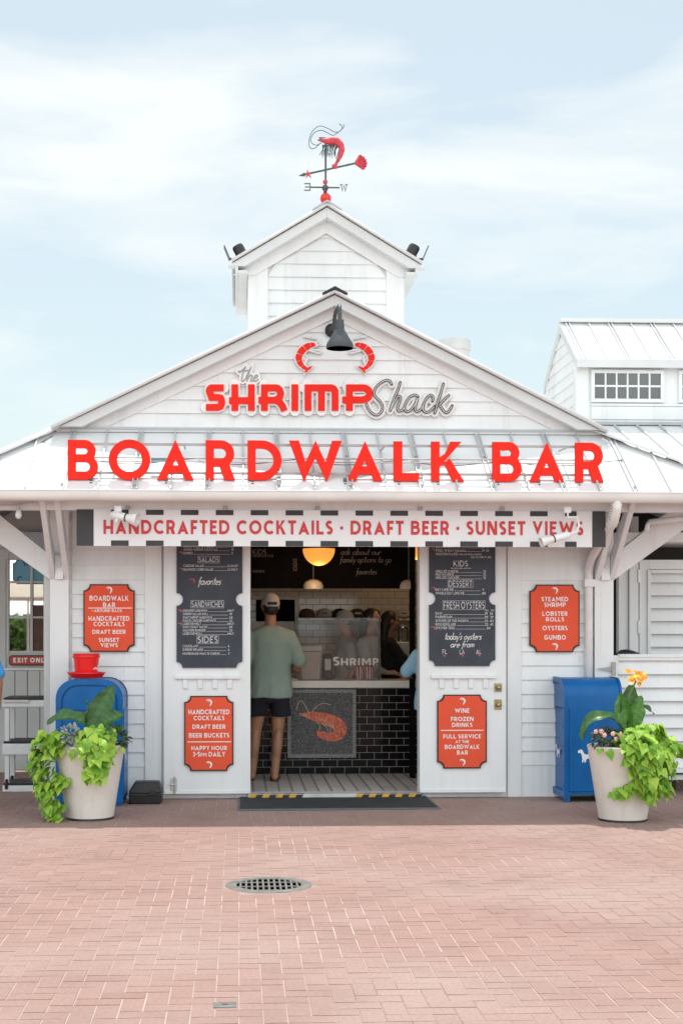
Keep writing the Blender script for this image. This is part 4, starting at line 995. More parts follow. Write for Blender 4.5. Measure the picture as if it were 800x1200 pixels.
# SHRIMP: heavy capitals, units of the 4.706x enlargement from (230, 400)
k6, x6, y6 = 800 / 170, 230, 400
T = 37
def hv(c):
    m = T / 2; h0, h1 = 237, 382; zc = (h0 + h1) / 2
    if c == 'S': return [[(152, h0 + m), (86, h0 + m)] + [(86 - 14 * math.sin(R(a)), h0 + m + 18 - 18 * math.cos(R(a))) for a in (30, 60, 90, 120, 150)] + [(84, zc - 1), (120, zc - 1)] + [(128 + 13 * math.sin(R(a)), zc + 25 - 26 * math.cos(R(a))) for a in (30, 60, 90, 120, 150)] + [(120, h1 - m), (54, h1 - m)]]
    if c == 'H': return [[(213, h0), (213, h1)], [(304, h0), (304, h1)], [(181, 326), (304, 326)]]
    if c == 'R': return [[(376, h0), (376, h1)], [(376, h0 + m), (440, h0 + m)] + [(440 + 26 * math.sin(R(a)), 288 - 32 * math.cos(R(a))) for a in (20, 50, 90, 130, 160)] + [(436, 321)], [(343, 324), (440, 324)] + [(446, 326), (462, 338), (476, 358), (486, 382)]]
    if c == 'I': return [[(543.5, h0), (543.5, h1)]]
    if c == 'M': return [[(616, h0), (616, h1)], [(690, h0 + 20), (690, h1)], [(598, h0 + m), (744, h0 + m), (756, h0 + m + 5), (764, h0 + m + 16), (765, h0 + 44), (765, h1)]]
    if c == 'P': o = 460; return [[(376 + o + 8, h0), (376 + o + 8, h1)], [(376 + o, h0 + m), (440 + o + 20, h0 + m)] + [(440 + o + 22 + 34 * math.sin(R(a)), 288 - 32 * math.cos(R(a))) for a in (20, 50, 90, 130, 160)] + [(440 + o + 10, 322), (345 + o, 322)]]
EDGE = []
for c in 'SHRIMP':
    EDGE.append((hv(c), T + 22, x6, y6, k6))
    pstrokes(hv(c), T, x6, y6, k6, .016, M['red'], 'letter', lg, .012, rnd=False)
# the
the = [catmull([(238, 172), (262, 150), (272, 140), (258, 175), (250, 210), (256, 220), (268, 210)], 4), [(232, 165), (288, 160)], catmull([(272, 205), (290, 165), (302, 142), (290, 175), (280, 218)], 4), catmull([(282, 205), (300, 185), (308, 192), (300, 215), (310, 218), (320, 205)], 4),
       catmull([(316, 206), (335, 196), (338, 186), (326, 188), (316, 208), (326, 220), (342, 208)], 4)]
EDGE.append((the, 30, x6, y6, k6))
pstrokes(the, 6, x6, y6, k6, .008, mat('grey_script', (.33, .36, .36), .6), 'script_letters', lg, .004)
# Shack: rope script, units of the 5x enlargement from (400, 340)
SH = [catmull([(294, 552), (282, 532), (258, 528), (220, 550), (192, 590), (196, 620), (224, 650), (240, 680), (234, 712), (206, 732), (172, 715), (150, 680), (147, 668)], 5),
      catmull([(344, 540), (330, 585), (310, 630), (284, 706)], 4), catmull([(286, 700), (310, 655), (330, 622), (346, 628), (338, 660), (328, 690), (334, 708), (350, 706), (366, 690)], 4),
      catmull([(448, 624), (430, 614), (402, 624), (380, 654), (368, 690), (378, 710), (400, 706), (426, 676), (446, 634), (436, 670), (430, 698), (442, 712), (462, 700), (480, 680)], 4),
      catmull([(532, 650), (536, 626), (520, 614), (496, 636), (478, 676), (480, 706), (498, 716), (520, 706), (545, 680)], 4),
      catmull([(596, 548), (582, 600), (566, 650), (546, 720)], 4), catmull([(628, 616), (610, 632), (580, 664), (574, 672), (586, 690), (606, 716), (626, 712), (648, 676)], 4)]
EDGE.append((SH, 44, 400, 340, 5))
pstrokes(SH, 15, 400, 340, 5, .018, M['black'], 'script_letters', lg, .004)
# one white backing behind all the words
epl = []
for paths, t_, x0_, y0_, k_ in EDGE:
    for pth in paths:
        cc = [((x / k_ + x0_), -(y / k_ + y0_)) for x, y in pth]; epl += stroke(cc, t_ / k_, False, True)
        for c0 in cc[1:-1]: epl.append([(c0[0] + t_ / k_ / 2 * math.cos(j * math.pi / 4), c0[1] + t_ / k_ / 2 * math.sin(j * math.pi / 4)) for j in range(8)])
q = MB(); emit2d(q, union(epl), lambda a, b: G(a, -b, 0), .015); q.build('white_edge', M['ink'], lg)
dots = MB(); pls = []
for pth in SH:
    v = [Vector(p) for p in pth]; acc = 0; nxt = 4
    for p0, p1 in zip(v, v[1:]):
        L0 = (p1 - p0).length
        while nxt <= acc + L0 and L0 > 0:
            c = p0.lerp(p1, (nxt - acc) / L0); X, Z = c.x / 5 + 400, -(c.y / 5 + 340); pls.append([(X + .62 * math.cos(j * math.pi / 3), Z + .62 * math.sin(j * math.pi / 3)) for j in range(6)]); nxt += 7.5
        acc += L0
emit2d(dots, union(pls), lambda a, b: G(a, -b, .0205), 0); dots.build('rope_twist', M['ink'], lg)

# the pair of red shrimp emblems
def emblem(flip, lab):
    o = thing('shrimp_emblem', lab, 'emblem', tuple(G(362 if not flip else 426, 420)), 'red shrimp emblems on the gable')
    k, X0, Y0 = 7.273, 340, 335
    fx = (lambda x: 2 * 392.6 - x) if flip else (lambda x: x)
    cl = [(214, 500), (176, 504), (132, 524), (93, 560), (73, 610), (84, 655), (112, 690), (140, 706)]; wd = [18, 46, 56, 58, 54, 45, 34, 22]
    cv = lambda pts: [((fx(x / k + X0), -(y / k + Y0))) for x, y in pts]
    segs, c, ws = shrimp_body([(x, -y) for x, y in cl], wd, 6, .11)
    tail = [[(136, 698), (160, 690), (187, 680), (178, 700), (156, 716)], [(136, 700), (158, 712), (140, 735), (122, 748), (128, 722)]]
    wh = [catmull([(206, 508), (244, 500), (250, 476), (228, 452), (176, 440), (122, 430)], 4), catmull([(215, 490), (240, 460), (200, 436), (150, 424)], 4), catmull([(160, 535), (210, 545), (262, 556), (246, 574), (205, 562), (170, 552)], 4), catmull([(118, 580), (142, 610), (138, 650)], 4), catmull([(108, 600), (128, 630), (132, 660)], 4)]
    pl = []
    for s_ in segs:
        for p in s_: pl.append([(a / k, b / k) for a, b in p])
    mk = lambda pl_: [[(fx(a + X0), b - Y0) for a, b in p] for p in pl_]
    bk = stroke([(a / k, b / k) for a, b in c], [(w + 24) / k for w in ws], False, True)
    for tpoly in tail:
        cx_, cy_ = sum(p[0] for p in tpoly) / 5, sum(p[1] for p in tpoly) / 5
        bk.append([((cx_ + (x - cx_) * 1.7) / k, -(cy_ + (y - cy_) * 1.7) / k) for x, y in tpoly])
    for w_ in wh: bk += stroke([(x / k, -y / k) for x, y in w_], 15 / k, False, True)
    q = MB(); emit2d(q, union(mk(bk)), lambda a, b: G(a, -b, .0), .015); q.build('white_edge', M['trim'], o)
    rd = pl + [[(x / k, -y / k) for x, y in t_] for t_ in tail]
    q = MB(); emit2d(q, union(mk(rd)), lambda a, b: G(a, -b, .008), .006); q.build('red_shell', M['red'], o)
    ln = []
    for w_ in wh: ln += stroke([(x / k, -y / k) for x, y in w_], 3 / k)
    q = MB(); emit2d(q, union(mk(ln)), lambda a, b: G(a, -b, .003), 0); q.build('feelers', M['grey_trim'], o)
emblem(False, 'red shrimp emblem over the letter M of the gable sign')
emblem(True, 'red shrimp emblem over the letter P of the gable sign')

# gooseneck lamp
mt = P(388.5, 388, 0); lp = thing('gooseneck_lamp', 'slate grey gooseneck barn lamp with cone shade on the gable', 'lamp', (mt.x, -.02, mt.z))
ys = -.40; cx = P(398, 0, ys).x; zz = lambda y: PZ(y, ys, 398)
q = MB(); q.lathe([(.065, 0), (.065, .018), (.05, .03), (.02, .04)], (mt.x, -.02, mt.z), 20, Matrix.Rotation(R(90), 3, 'X')); q.ball((mt.x - .05, -.05, mt.z - .01), .016, 8, 6); q.build('wall_mount', M['black'], lp, auto=35)
def catmull3(p, k=6):
    p = [Vector(a) for a in p]; out = []
    for i in range(len(p) - 1):
        a, b, c, d = p[max(i - 1, 0)], p[i], p[i + 1], p[min(i + 2, len(p) - 1)]
        for j in range(k):
            t = j / k; out.append(0.5 * ((2 * b) + (c - a) * t + (2 * a - 5 * b + 4 * c - d) * t * t + (3 * b - a - 3 * c + d) * t ** 3))
    return out + [p[-1]]
q = MB(); q.tube(catmull3([(mt.x, -.05, mt.z), (mt.x + .01, -.10, mt.z + .01), (mt.x + .02, -.16, mt.z + .11), (mt.x + .03, -.24, zz(359)), (cx, -.32, zz(356)), (cx, ys + .02, zz(361)), (cx, ys, zz(372)), (cx, ys, zz(378))]), .019, 10); q.build('gooseneck_arm', M['lamp_grey'], lp, smooth=True)
r = lambda px: px / 1625 * (CAMD + ys)
q = MB(); q.lathe([(r(15.7), zz(408.5)), (r(16.2), zz(406)), (r(15.2), zz(402.5)), (r(6), zz(387)), (r(5.3), zz(386)), (r(5.3), zz(381)), (r(4.8), zz(380.5)), (r(4.8), zz(375)), (r(2.5), zz(374))], (cx, ys, 0), 32)
q.lathe([(r(5), zz(388)), (r(15.0), zz(407)), (r(15.7), zz(408.5))], (cx, ys, 0), 32); q.build('lamp_shade', M['lamp_grey'], lp, auto=30)
q = MB(); q.ball((cx, ys, zz(399)), .05, 14, 10); q.build('bulb', M['bulb'], lp, smooth=True)

# cupola floodlights
for xa, s, lab in ((277, -1, 'small dark floodlight tilted outward on the left eave of the cupola'), (487, 1, 'small dark floodlight tilted outward on the right eave of the cupola')):
    Yf = YC - .05; c = P(xa, 293, Yf); o = thing('floodlight', lab, 'floodlight', (c.x, c.y, c.z - .06), 'floodlights on the cupola eaves')
    q = MB(); q.lathe([(.045, -.07), (.06, -.06), (.06, .03), (.052, .05)], (c.x - s * .03, Yf, c.z), 16, Matrix.Rotation(R(s * 28), 3, 'Y')); q.build('housing', M['black'], o, auto=35)
    q = MB(); q.beam((c.x + s * .07, Yf, c.z - .10), (c.x + s * .125, Yf, c.z + .03), .14, .010, (1, 0, 0)); q.build('glare_shield', M['lamp_grey'], o)
    q = MB(); q.tube([(c.x, Yf, c.z - .13), (c.x - s * .01, Yf, c.z - .04)], .014, 8); q.tube([(c.x, Yf, c.z - .1), (c.x + s * .08, Yf, c.z - .09)], .012, 8); q.build('mount', M['black'], o)

# ---------------------------------------------------------------- weathervane
YV = 1.62; V = lambda x, y, d=0: P(x / 6.667 + 330, y / 6.667 + 140, YV + d); vk = 1 / 6.667 / 1625 * (CAMD + YV)
wv = thing('weathervane', 'shrimp weathervane with starfish arrow, scallop tail and red globe on the cupola ridge', 'weathervane', tuple(V(343, 665)))
q = MB(); q.tube([V(343, 690), V(343, 180)], .011, 8); q.tube([V(225, 529), V(452, 533)], .009, 8); q.tube([V(340, 531, -.25), V(340, 531, .25)], .009, 8)
q.tube([V(180, 430), V(570, 343)], .011, 8); q.tube([V(180, 430), V(132, 441)], [.022, .002], 8); q.build('vane_rods', M['vane_steel'], wv)
q = MB(); q.ball(V(340, 535), 26 * vk, 14, 8); q.lathe([(14 * vk, 0), (14 * vk, .07)], V(340, 575), 12); q.build('hub', M['dark_steel'], wv, smooth=True)
q = MB(); q.ball(V(340, 488), 19 * vk, 14, 10); q.build('small_globe', M['vane_red'], wv, smooth=True)
q = MB(); q.ball(V(343, 618), 44 * vk, 24, 16); q.build('globe', M['globe_red'], wv, smooth=True)
def vflat(pl, nm, mt_, d=.012): 
    q = MB(); emit2d(q, union(pl), lambda a, b: V(a, -b, -d / 2), d); return q.build(nm, mt_, wv)
vflat(stroke([(175, -500), (220, -500)], 9) + stroke([(182, -526), (222, -526)], 9) + stroke([(175, -552), (222, -552)], 9) + stroke([(222, -496), (222, -556)], 9), 'letter', M['vane_letter'])
vflat(stroke([(465, -508), (474, -558), (486, -515), (497, -558), (508, -508)], 8) + stroke([(455, -508), (476, -508)], 7) + stroke([(496, -508), (516, -508)], 7), 'letter', M['vane_letter'])
for s_, c_ in ((-1, 'N'), (1, 'S')):
    q = MB(); c0 = V(340, 531, s_ * .27)
    if c_ == 'N': pl = stroke([(-.04, -.05), (-.04, .05)], .014) + stroke([(.04, -.05), (.04, .05)], .014) + stroke([(-.04, .05), (.04, -.05)], .014)
    else: pl = stroke(catmull([(.035, .035), (0, .05), (-.035, .025), (.0, 0), (.035, -.025), (0, -.05), (-.035, -.035)], 4), .014)
    u = union(pl); emit2d(q, u, lambda a, b: (c0.x + .004, c0.y + a, c0.z + b), 0); emit2d(q, u, lambda a, b: (c0.x - .004, c0.y + a, c0.z + b), 0); q.build('letter', M['vane_letter'], wv)
star = []
for i in range(10):
    a_ = R(100 + 36 * i); r_ = 38 if i % 2 == 0 else 12; star.append((205 + r_ * math.cos(a_), -425 + r_ * math.sin(a_)))
vflat([star], 'starfish', M['vane_red'], .02)
fan = [(572, -348), (566, -338)]
for i in range(7):
    a_ = R(62 - 124 * (i / 6)) + R(12); fan.append((582 + 80 * math.cos(a_), -340 + 66 * math.sin(a_)))
    if i < 6:
        a2 = R(62 - 124 * ((i + .5) / 6)) + R(12); fan.append((582 + 88 * math.cos(a2), -340 + 72 * math.sin(a2)))
vs_ = vflat([fan], 'scallop_shell', M['vane_red'], .02)
q = MB()
for i in range(6):
    a_ = R(62 - 124 * ((i + .5) / 6)) + R(12); q.tube([V(582, 343, -.012), V(582 + 80 * math.cos(a_), 340 - 66 * math.sin(a_), -.016)], [.006, .014], 6)
q.build('shell_rib', M['vane_red'], vs_)
cl = [(280, 160), (318, 164), (360, 170), (405, 166), (442, 182), (466, 216), (466, 256), (450, 300), (430, 336), (414, 368)]; wd = [6, 30, 52, 66, 60, 50, 44, 34, 24, 34]
c = catmull3([V(x, y) for x, y in cl], 6); ws = []
for i in range(len(c)):
    f = i / (len(c) - 1) * (len(wd) - 1); a_ = min(int(f), len(wd) - 2); w_ = wd[a_] + (wd[a_ + 1] - wd[a_]) * (f - a_)
    w_ *= 1 - .10 * (1 if i % 6 < 2 and i > 14 else 0); ws.append((w_ * vk / 2 * .9, w_ * vk / 2))
q = MB(); q.tube(c, [(b * .62, b) for a, b in ws] if False else [b for a, b in ws], 12); sb = q.build('shrimp_body', M['vane_red'], wv, smooth=True)
vflat([[(418, -350), (440, -372), (425, -382), (396, -370), (392, -352)]], 'tail_fan', M['vane_red'], .03)
vflat([[(290, -138), (345, -140), (350, -150), (300, -150)]], 'beak', M['dark_steel'], .014)
for pth in ([(300, 186), (262, 222), (228, 226), (212, 190), (222, 130), (250, 80), (300, 50), (360, 70), (410, 96), (445, 96), (470, 72), (468, 50), (448, 34)], [(312, 182), (270, 200), (238, 186), (226, 150), (260, 100), (310, 85), (360, 105), (400, 124), (440, 100), (470, 75), (486, 55), (482, 38)]):
    q = MB(); q.tube(catmull3([V(x, y, -.02 if pth[0][0] < 305 else .02) for x, y in pth], 5), .0042, 5); q.build('antenna', M['vane_steel'], wv)
q = MB(); rr = random.Random(8)
for i in range(16):
    x = 320 + i * 8.5; y = 198 if x < 420 else 205; q.tube([V(x, y, rr.uniform(-.02, .02)), V(x + rr.uniform(-22, 2), y + rr.uniform(35, 55), rr.uniform(-.04, .04)), V(x + rr.uniform(-28, -6), y + rr.uniform(75, 108), rr.uniform(-.04, .04))], [.006, .005, .003], 5)
q.build('swimmerets', M['vane_steel'], wv)

# ---------------------------------------------------------------- coral notice boards
def mark(mb, xc, zc, s, Y):
    """little white shrimp curl"""
    pl = stroke([(xc + x * s, zc + z * s) for x, z in catmull([(-.45, .32), (-.05, .46), (.36, .26), (.42, -.1), (.22, -.42)], 5)], [s * w for w in [.06] + [.12 + .16 * math.sin(math.pi * i / 20) for i in range(19)] + [.1]])
    pl += [[(xc + .22 * s, zc - .36 * s), (xc + .42 * s, zc - .5 * s), (xc + .1 * s, zc - .58 * s)]] + stroke([(xc + x * s, zc + z * s) for x, z in [(-.1, .30), (.0, .05)]], s * .06)
    emit2d(mb, union(pl), lambda a, b: (a, Y, b), 0)
def board_outline(x0, x1, z0, z1, r, n=6):
    pts = []
    for cx_, cz_, a0 in ((x0, z0, 90), (x1, z0, 180), (x1, z1, 270), (x0, z1, 360)):
        a1 = a0 - 90
        pts += [(cx_ + r * math.cos(R(a0 + (a1 - a0) * i / n)), cz_ + r * math.sin(R(a0 + (a1 - a0) * i / n))) for i in range(n + 1)]
    return pts
def notice(xa, xb, ya, yb, Y, lab, lines, top=True, bottom=True, rule=None):
    x0, x1 = PX(xa, Y), PX(xb, Y); xm = (xa + xb) / 2; z0, z1 = PZ(yb, Y, xm), PZ(ya, Y, xm); r = (x1 - x0) * .125
    o = thing('notice_board', lab, 'sign', ((x0 + x1) / 2, Y, z0), 'coral notice boards on the front')
    q = MB(); q.prism([(x, Y, z) for x, z in board_outline(x0, x1, z0, z1, r)], (0, .018, 0)); q.build('edge', M['rim'], o)
    e = .012; q = MB(); q.add([(x, Y - .003, z) for x, z in board_outline(x0 + e, x1 - e, z0 + e, z1 - e, r)], [tuple(range(28))]); q.build('face', M['orange'], o)
    q = MB(); yy = Y - .006
    zf = lambda y: PZ(y, Y, xm)
    for s_, a_, b_, y0_, y1_ in lines: text(q, s_, PX(a_, Y), PX(b_, Y), zf(y1_), zf(y0_) - zf(y1_), yy, t=.19, track=.17)
    if rule: x_a, x_b, y_ = rule; card(q, PX(x_a, Y), PX(x_b, Y), zf(y_) - .004, zf(y_) + .004, yy)
    if top: mark(q, (x0 + x1) / 2, zf(ya + (yb - ya) * .088), .055, yy)
    if bottom: mark(q, (x0 + x1) / 2, zf(yb - (yb - ya) * .085), .055, yy)
    q.build('lettering', M['ink'], o)
notice(98, 158, 684.5, 764, -.040, 'coral board reading BOARDWALK BAR AROUND BACK above the red bucket',
       [('BOARDWALK', 105.3, 151, 698, 704), ('BAR', 121, 135.3, 706, 711.5), ('<AROUND BACK', 108, 143.5, 714, 717.3), ('HANDCRAFTED', 104, 152, 722, 727.5), ('COCKTAILS', 110, 146.3, 728.6, 733.8), ('DRAFT BEER', 108.5, 147.5, 738, 742.8), ('SUNSET', 116, 140, 747.5, 752.3), ('VIEWS', 118, 138.3, 753.6, 758.6)], bottom=False, rule=(104, 155, 712.6))
notice(620, 678.6, 685, 764.3, -.040, 'coral board reading STEAMED SHRIMP and LOBSTER ROLLS beside the downspout',
       [('STEAMED', 633.8, 665, 699.5, 704.7), ('SHRIMP', 637, 662.2, 706, 711.3), ('LOBSTER', 634.8, 664.2, 716.5, 721.7), ('ROLLS', 639, 650 + 10.2, 723.3, 728.2), ('OYSTERS', 635, 664.2, 733.4, 738.6), ('GUMBO', 637, 662.3, 744.2, 749.6)])
YDF = -.106
notice(216, 273.5, 815.5, 903.5, YDF, 'coral board reading HAPPY HOUR 3-5PM DAILY low on a door',
       [('HANDCRAFTED', 221, 269, 831.5, 837), ('COCKTAILS', 227, 263, 838.8, 844), ('DRAFT BEER', 225.7, 264.3, 849, 854), ('BEER BUCKETS', 221.5, 268.6, 859, 864.3), ('HAPPY HOUR', 224.5, 266, 874, 879), ('3-5~PM~ DAILY', 226, 264, 881, 886.5)], rule=(220, 271, 869.3))
notice(512, 570, 814, 900.5, YDF, 'coral board reading WINE, FROZEN DRINKS and FULL SERVICE on the brass locked door',
       [('WINE', 532.4, 549.5, 830, 835.3), ('FROZEN', 528, 554.3, 840, 845), ('DRINKS', 529, 553, 847, 851.8), ('FULL SERVICE', 519, 563, 860.5, 865.3), ('AT THE', 533, 549, 867.3, 870.8), ('BOARDWALK', 520.7, 561.3, 872.6, 877.6), ('BAR', 535, 547.5, 879.3, 884.2)], rule=(516, 566, 855.8))

# ---------------------------------------------------------------- chalk menus on the doors
def ticket(x0, x1, z0, z1, r, zn, rn, n=6):
    A = lambda cx_, cz_, rr_, a0, a1: [(cx_ + rr_ * math.cos(R(a0 + (a1 - a0) * i / n)), cz_ + rr_ * math.sin(R(a0 + (a1 - a0) * i / n))) for i in range(n + 1)]
    return A(x0, z0, r, 90, 0) + A(x1, z0, r, 180, 90) + A(x1, zn, rn, 270, 90) + A(x1, z1, r, 270, 180) + A(x0, z1, r, 360, 270) + A(x0, zn, rn, 90, -90)
def menu(xa, xb, yb, ynotch, lab, rows, x0e, y0e, k):
    Y = YDF; X = lambda x: PX(x0e + x / k, Y); xm = (xa + xb) / 2; Z = lambda y: PZ(y0e + y / k, Y, xm)
    x0, x1 = PX(xa, Y), PX(xb, Y); z0 = PZ(yb, Y, xm)
    o = thing('chalk_menu', lab, 'menu board', ((x0 + x1) / 2, Y, z0), 'ticket shaped chalk menus on the doors')
    q = MB(); q.prism([(x, Y, z) for x, z in ticket(x0, x1, z0, 2.43, .055, PZ(ynotch, Y, xm), .060)], (0, .018, 0)); q.build('board', M['chalkboard'], o)
    q = MB(); pk = MB(); yy = Y - .003
    for row in rows:
        kind = row[0]
        if kind == 'item':
            _, s_, a_, b_, y_, h_, price, pa = row[:8]
            text(q, s_, X(a_), X(b_), Z(y_), (Z(0) - Z(h_)), yy, t=.145, track=.2)
            if price: 
                hh = Z(0) - Z(h_); text(q, price, X(pa), X(pa), Z(y_), hh * .95, yy, t=.15, align='c', track=.16)
                card(q, X(b_ + 8), X(pa - 22), Z(y_ - 1) - .001, Z(y_ - 1) + .0012, yy)
        elif kind == 'head':
            _, s_, a_, b_, y_, h_, box = row
            text(q, s_, X(a_), X(b_), Z(y_), (Z(0) - Z(h_)), yy, t=.12, track=.22)
            if box: 
                e = 7; pl = stroke([(X(a_ - e), Z(y_ + e)), (X(b_ + e), Z(y_ + e)), (X(b_ + e), Z(y_ - h_ - e)), (X(a_ - e), Z(y_ - h_ - e))], .0022, True); emit2d(q, union(pl), lambda a, b: (a, yy, b))
        elif kind == 'script':
            _, s_, a_, b_, y_, h_ = row; text(q, s_, X(a_), X(b_), Z(y_), (Z(0) - Z(h_)), yy, t=.11, track=.02, space=.3, slant=.25)
        elif kind == 'mark':
            _, a_, y_, s_ = row; pl = stroke(catmull([(X(a_ - s_), Z(y_ - s_ * .4)), (X(a_), Z(y_ - s_ * .7)), (X(a_ + s_ * .9), Z(y_ - s_ * .2)), (X(a_ + s_ * .6), Z(y_ + s_ * .8))], 4), .007); emit2d(pk, union(pl), lambda a, b: (a, yy, b))
    q.build('chalk_writing', M['chalk'], o); pk.build('pink_mark', M['chalk_pink'], o)
I = lambda s, a, b, y, p=None, pa=585, h=20: ('item', s, a, b, y, h, p, pa)
menu(207, 284, 782.5, 702.5, 'ticket shaped chalk menu listing SALADS, SANDWICHES and SIDES', [
    I('SHRIMP MAC N CHEESE', 182, 440, 86, '15', 600), ('mark', 162, 72, 10), I('JUMBO SHRIMP COCKTAIL', 182, 478, 113, '19', 600), ('mark', 160, 132, 13), I('GUMBO', 182, 262, 143, '9', 598),
    ('head', 'SALADS', 313, 482, 209, 44, True), I('CAESAR SALAD', 182, 358, 250, '21.24.27', 600), ('mark', 164, 270, 12), I('SEAFOOD COBB SALAD', 182, 436, 282, '25.MKT', 600),
    ('mark', 256, 368, 22), ('script', 'favorites', 308, 500, 400, 62),
    ('head', 'SANDWICHES', 253, 518, 592, 50, True), ('mark', 152, 625, 14), I('GROUPER SANDWICH', 178, 384, 632, 'MKT'), I('SHRIMP SALAD ROLL', 178, 395, 661, '19'), I('GULF SHRIMP SANDWICH', 178, 425, 690, '24'), I('SHACK CHICKEN SANDWICH', 178, 458, 717, '22'),
    ('mark', 152, 738, 14), I('LOBSTER MELT', 178, 332, 744, 'MKT'), I('GULF COAST TACOS', 178, 385, 771, '24'), I('SALMON BURGER', 178, 370, 800, '23'), I('LOBSTER ROLL', 178, 345, 828, 'MKT'),
    ('head', 'SIDES', 304, 474, 896, 54, True), I('COLESLAW', 176, 306, 934, '6', 568), I('GREEN BEANS', 176, 350, 964, '6', 568), I('HOMEMADE MAC N CHEESE', 176, 492, 998, '7', 568)], 190, 630, 7.27)
menu(502.6, 580, 780.5, 701.5, 'ticket shaped chalk menu listing KIDS, DESSERT and FRESH OYSTERS', [
    I('ROYAL REDS', 204, 344, 82, '29 57', 590, 18), ('mark', 182, 97, 13), I('PEEL N EAT', 204, 345, 110, '19 32', 590, 19), I('STEAMED', 350, 435, 108, None, 0, 13), I('PROTEIN PLATES', 204, 375, 138, None, 0, 19), I('GRILLED OR BLACKENED', 385, 560, 137, None, 0, 12), I('22.23.MKT.24', 475, 630, 160, None, 0, 15),
    ('head', 'KIDS', 340, 452, 226, 46, False), I('INCLUDES FRIES AND DRINK', 320, 480, 244, None, 0, 8), I('GRILLED CHEESE', 200, 376, 274, '12', 582), I('MAC N CHEESE', 200, 342, 298, '12', 582), I('GRILLED CHICKEN', 200, 382, 323, '12', 582),
    ('head', 'DESSERT', 303, 484, 384, 48, True), ('mark', 186, 400, 14), I('KEY LIME PIE', 200, 340, 417, '9', 572), I('WHOLE KEY LIME PIE', 200, 424, 445, '40', 576),
    ('head', 'FRESH OYSTERS', 264, 580, 556, 56, True), I('EA', 590, 612, 575, None, 0, 14), I('DZ', 634, 656, 575, None, 0, 14), I('RAW', 200, 250, 602, '19  36', 616), I('PARMESAN', 200, 328, 630, '20  39', 616), I('OYSTER OF THE MONTH', 200, 454, 660, '22  43', 616), I('ROCKEFELLER', 200, 356, 688, '22  41', 616), ('mark', 182, 708, 15), I('OYSTER TRIO', 200, 350, 716, '24', 612),
    ('script', "today's oysters", 270, 556, 796, 52), ('script', 'are from', 315, 500, 856, 48), ('head', 'FL', 254, 290, 910, 36, False), ('head', 'LA', 388, 426, 910, 36, False), ('head', 'AL', 516, 556, 910, 36, False), ('mark', 268, 926, 8), ('mark', 404, 922, 12), ('mark', 538, 922, 8)], 480, 630, 6.667)
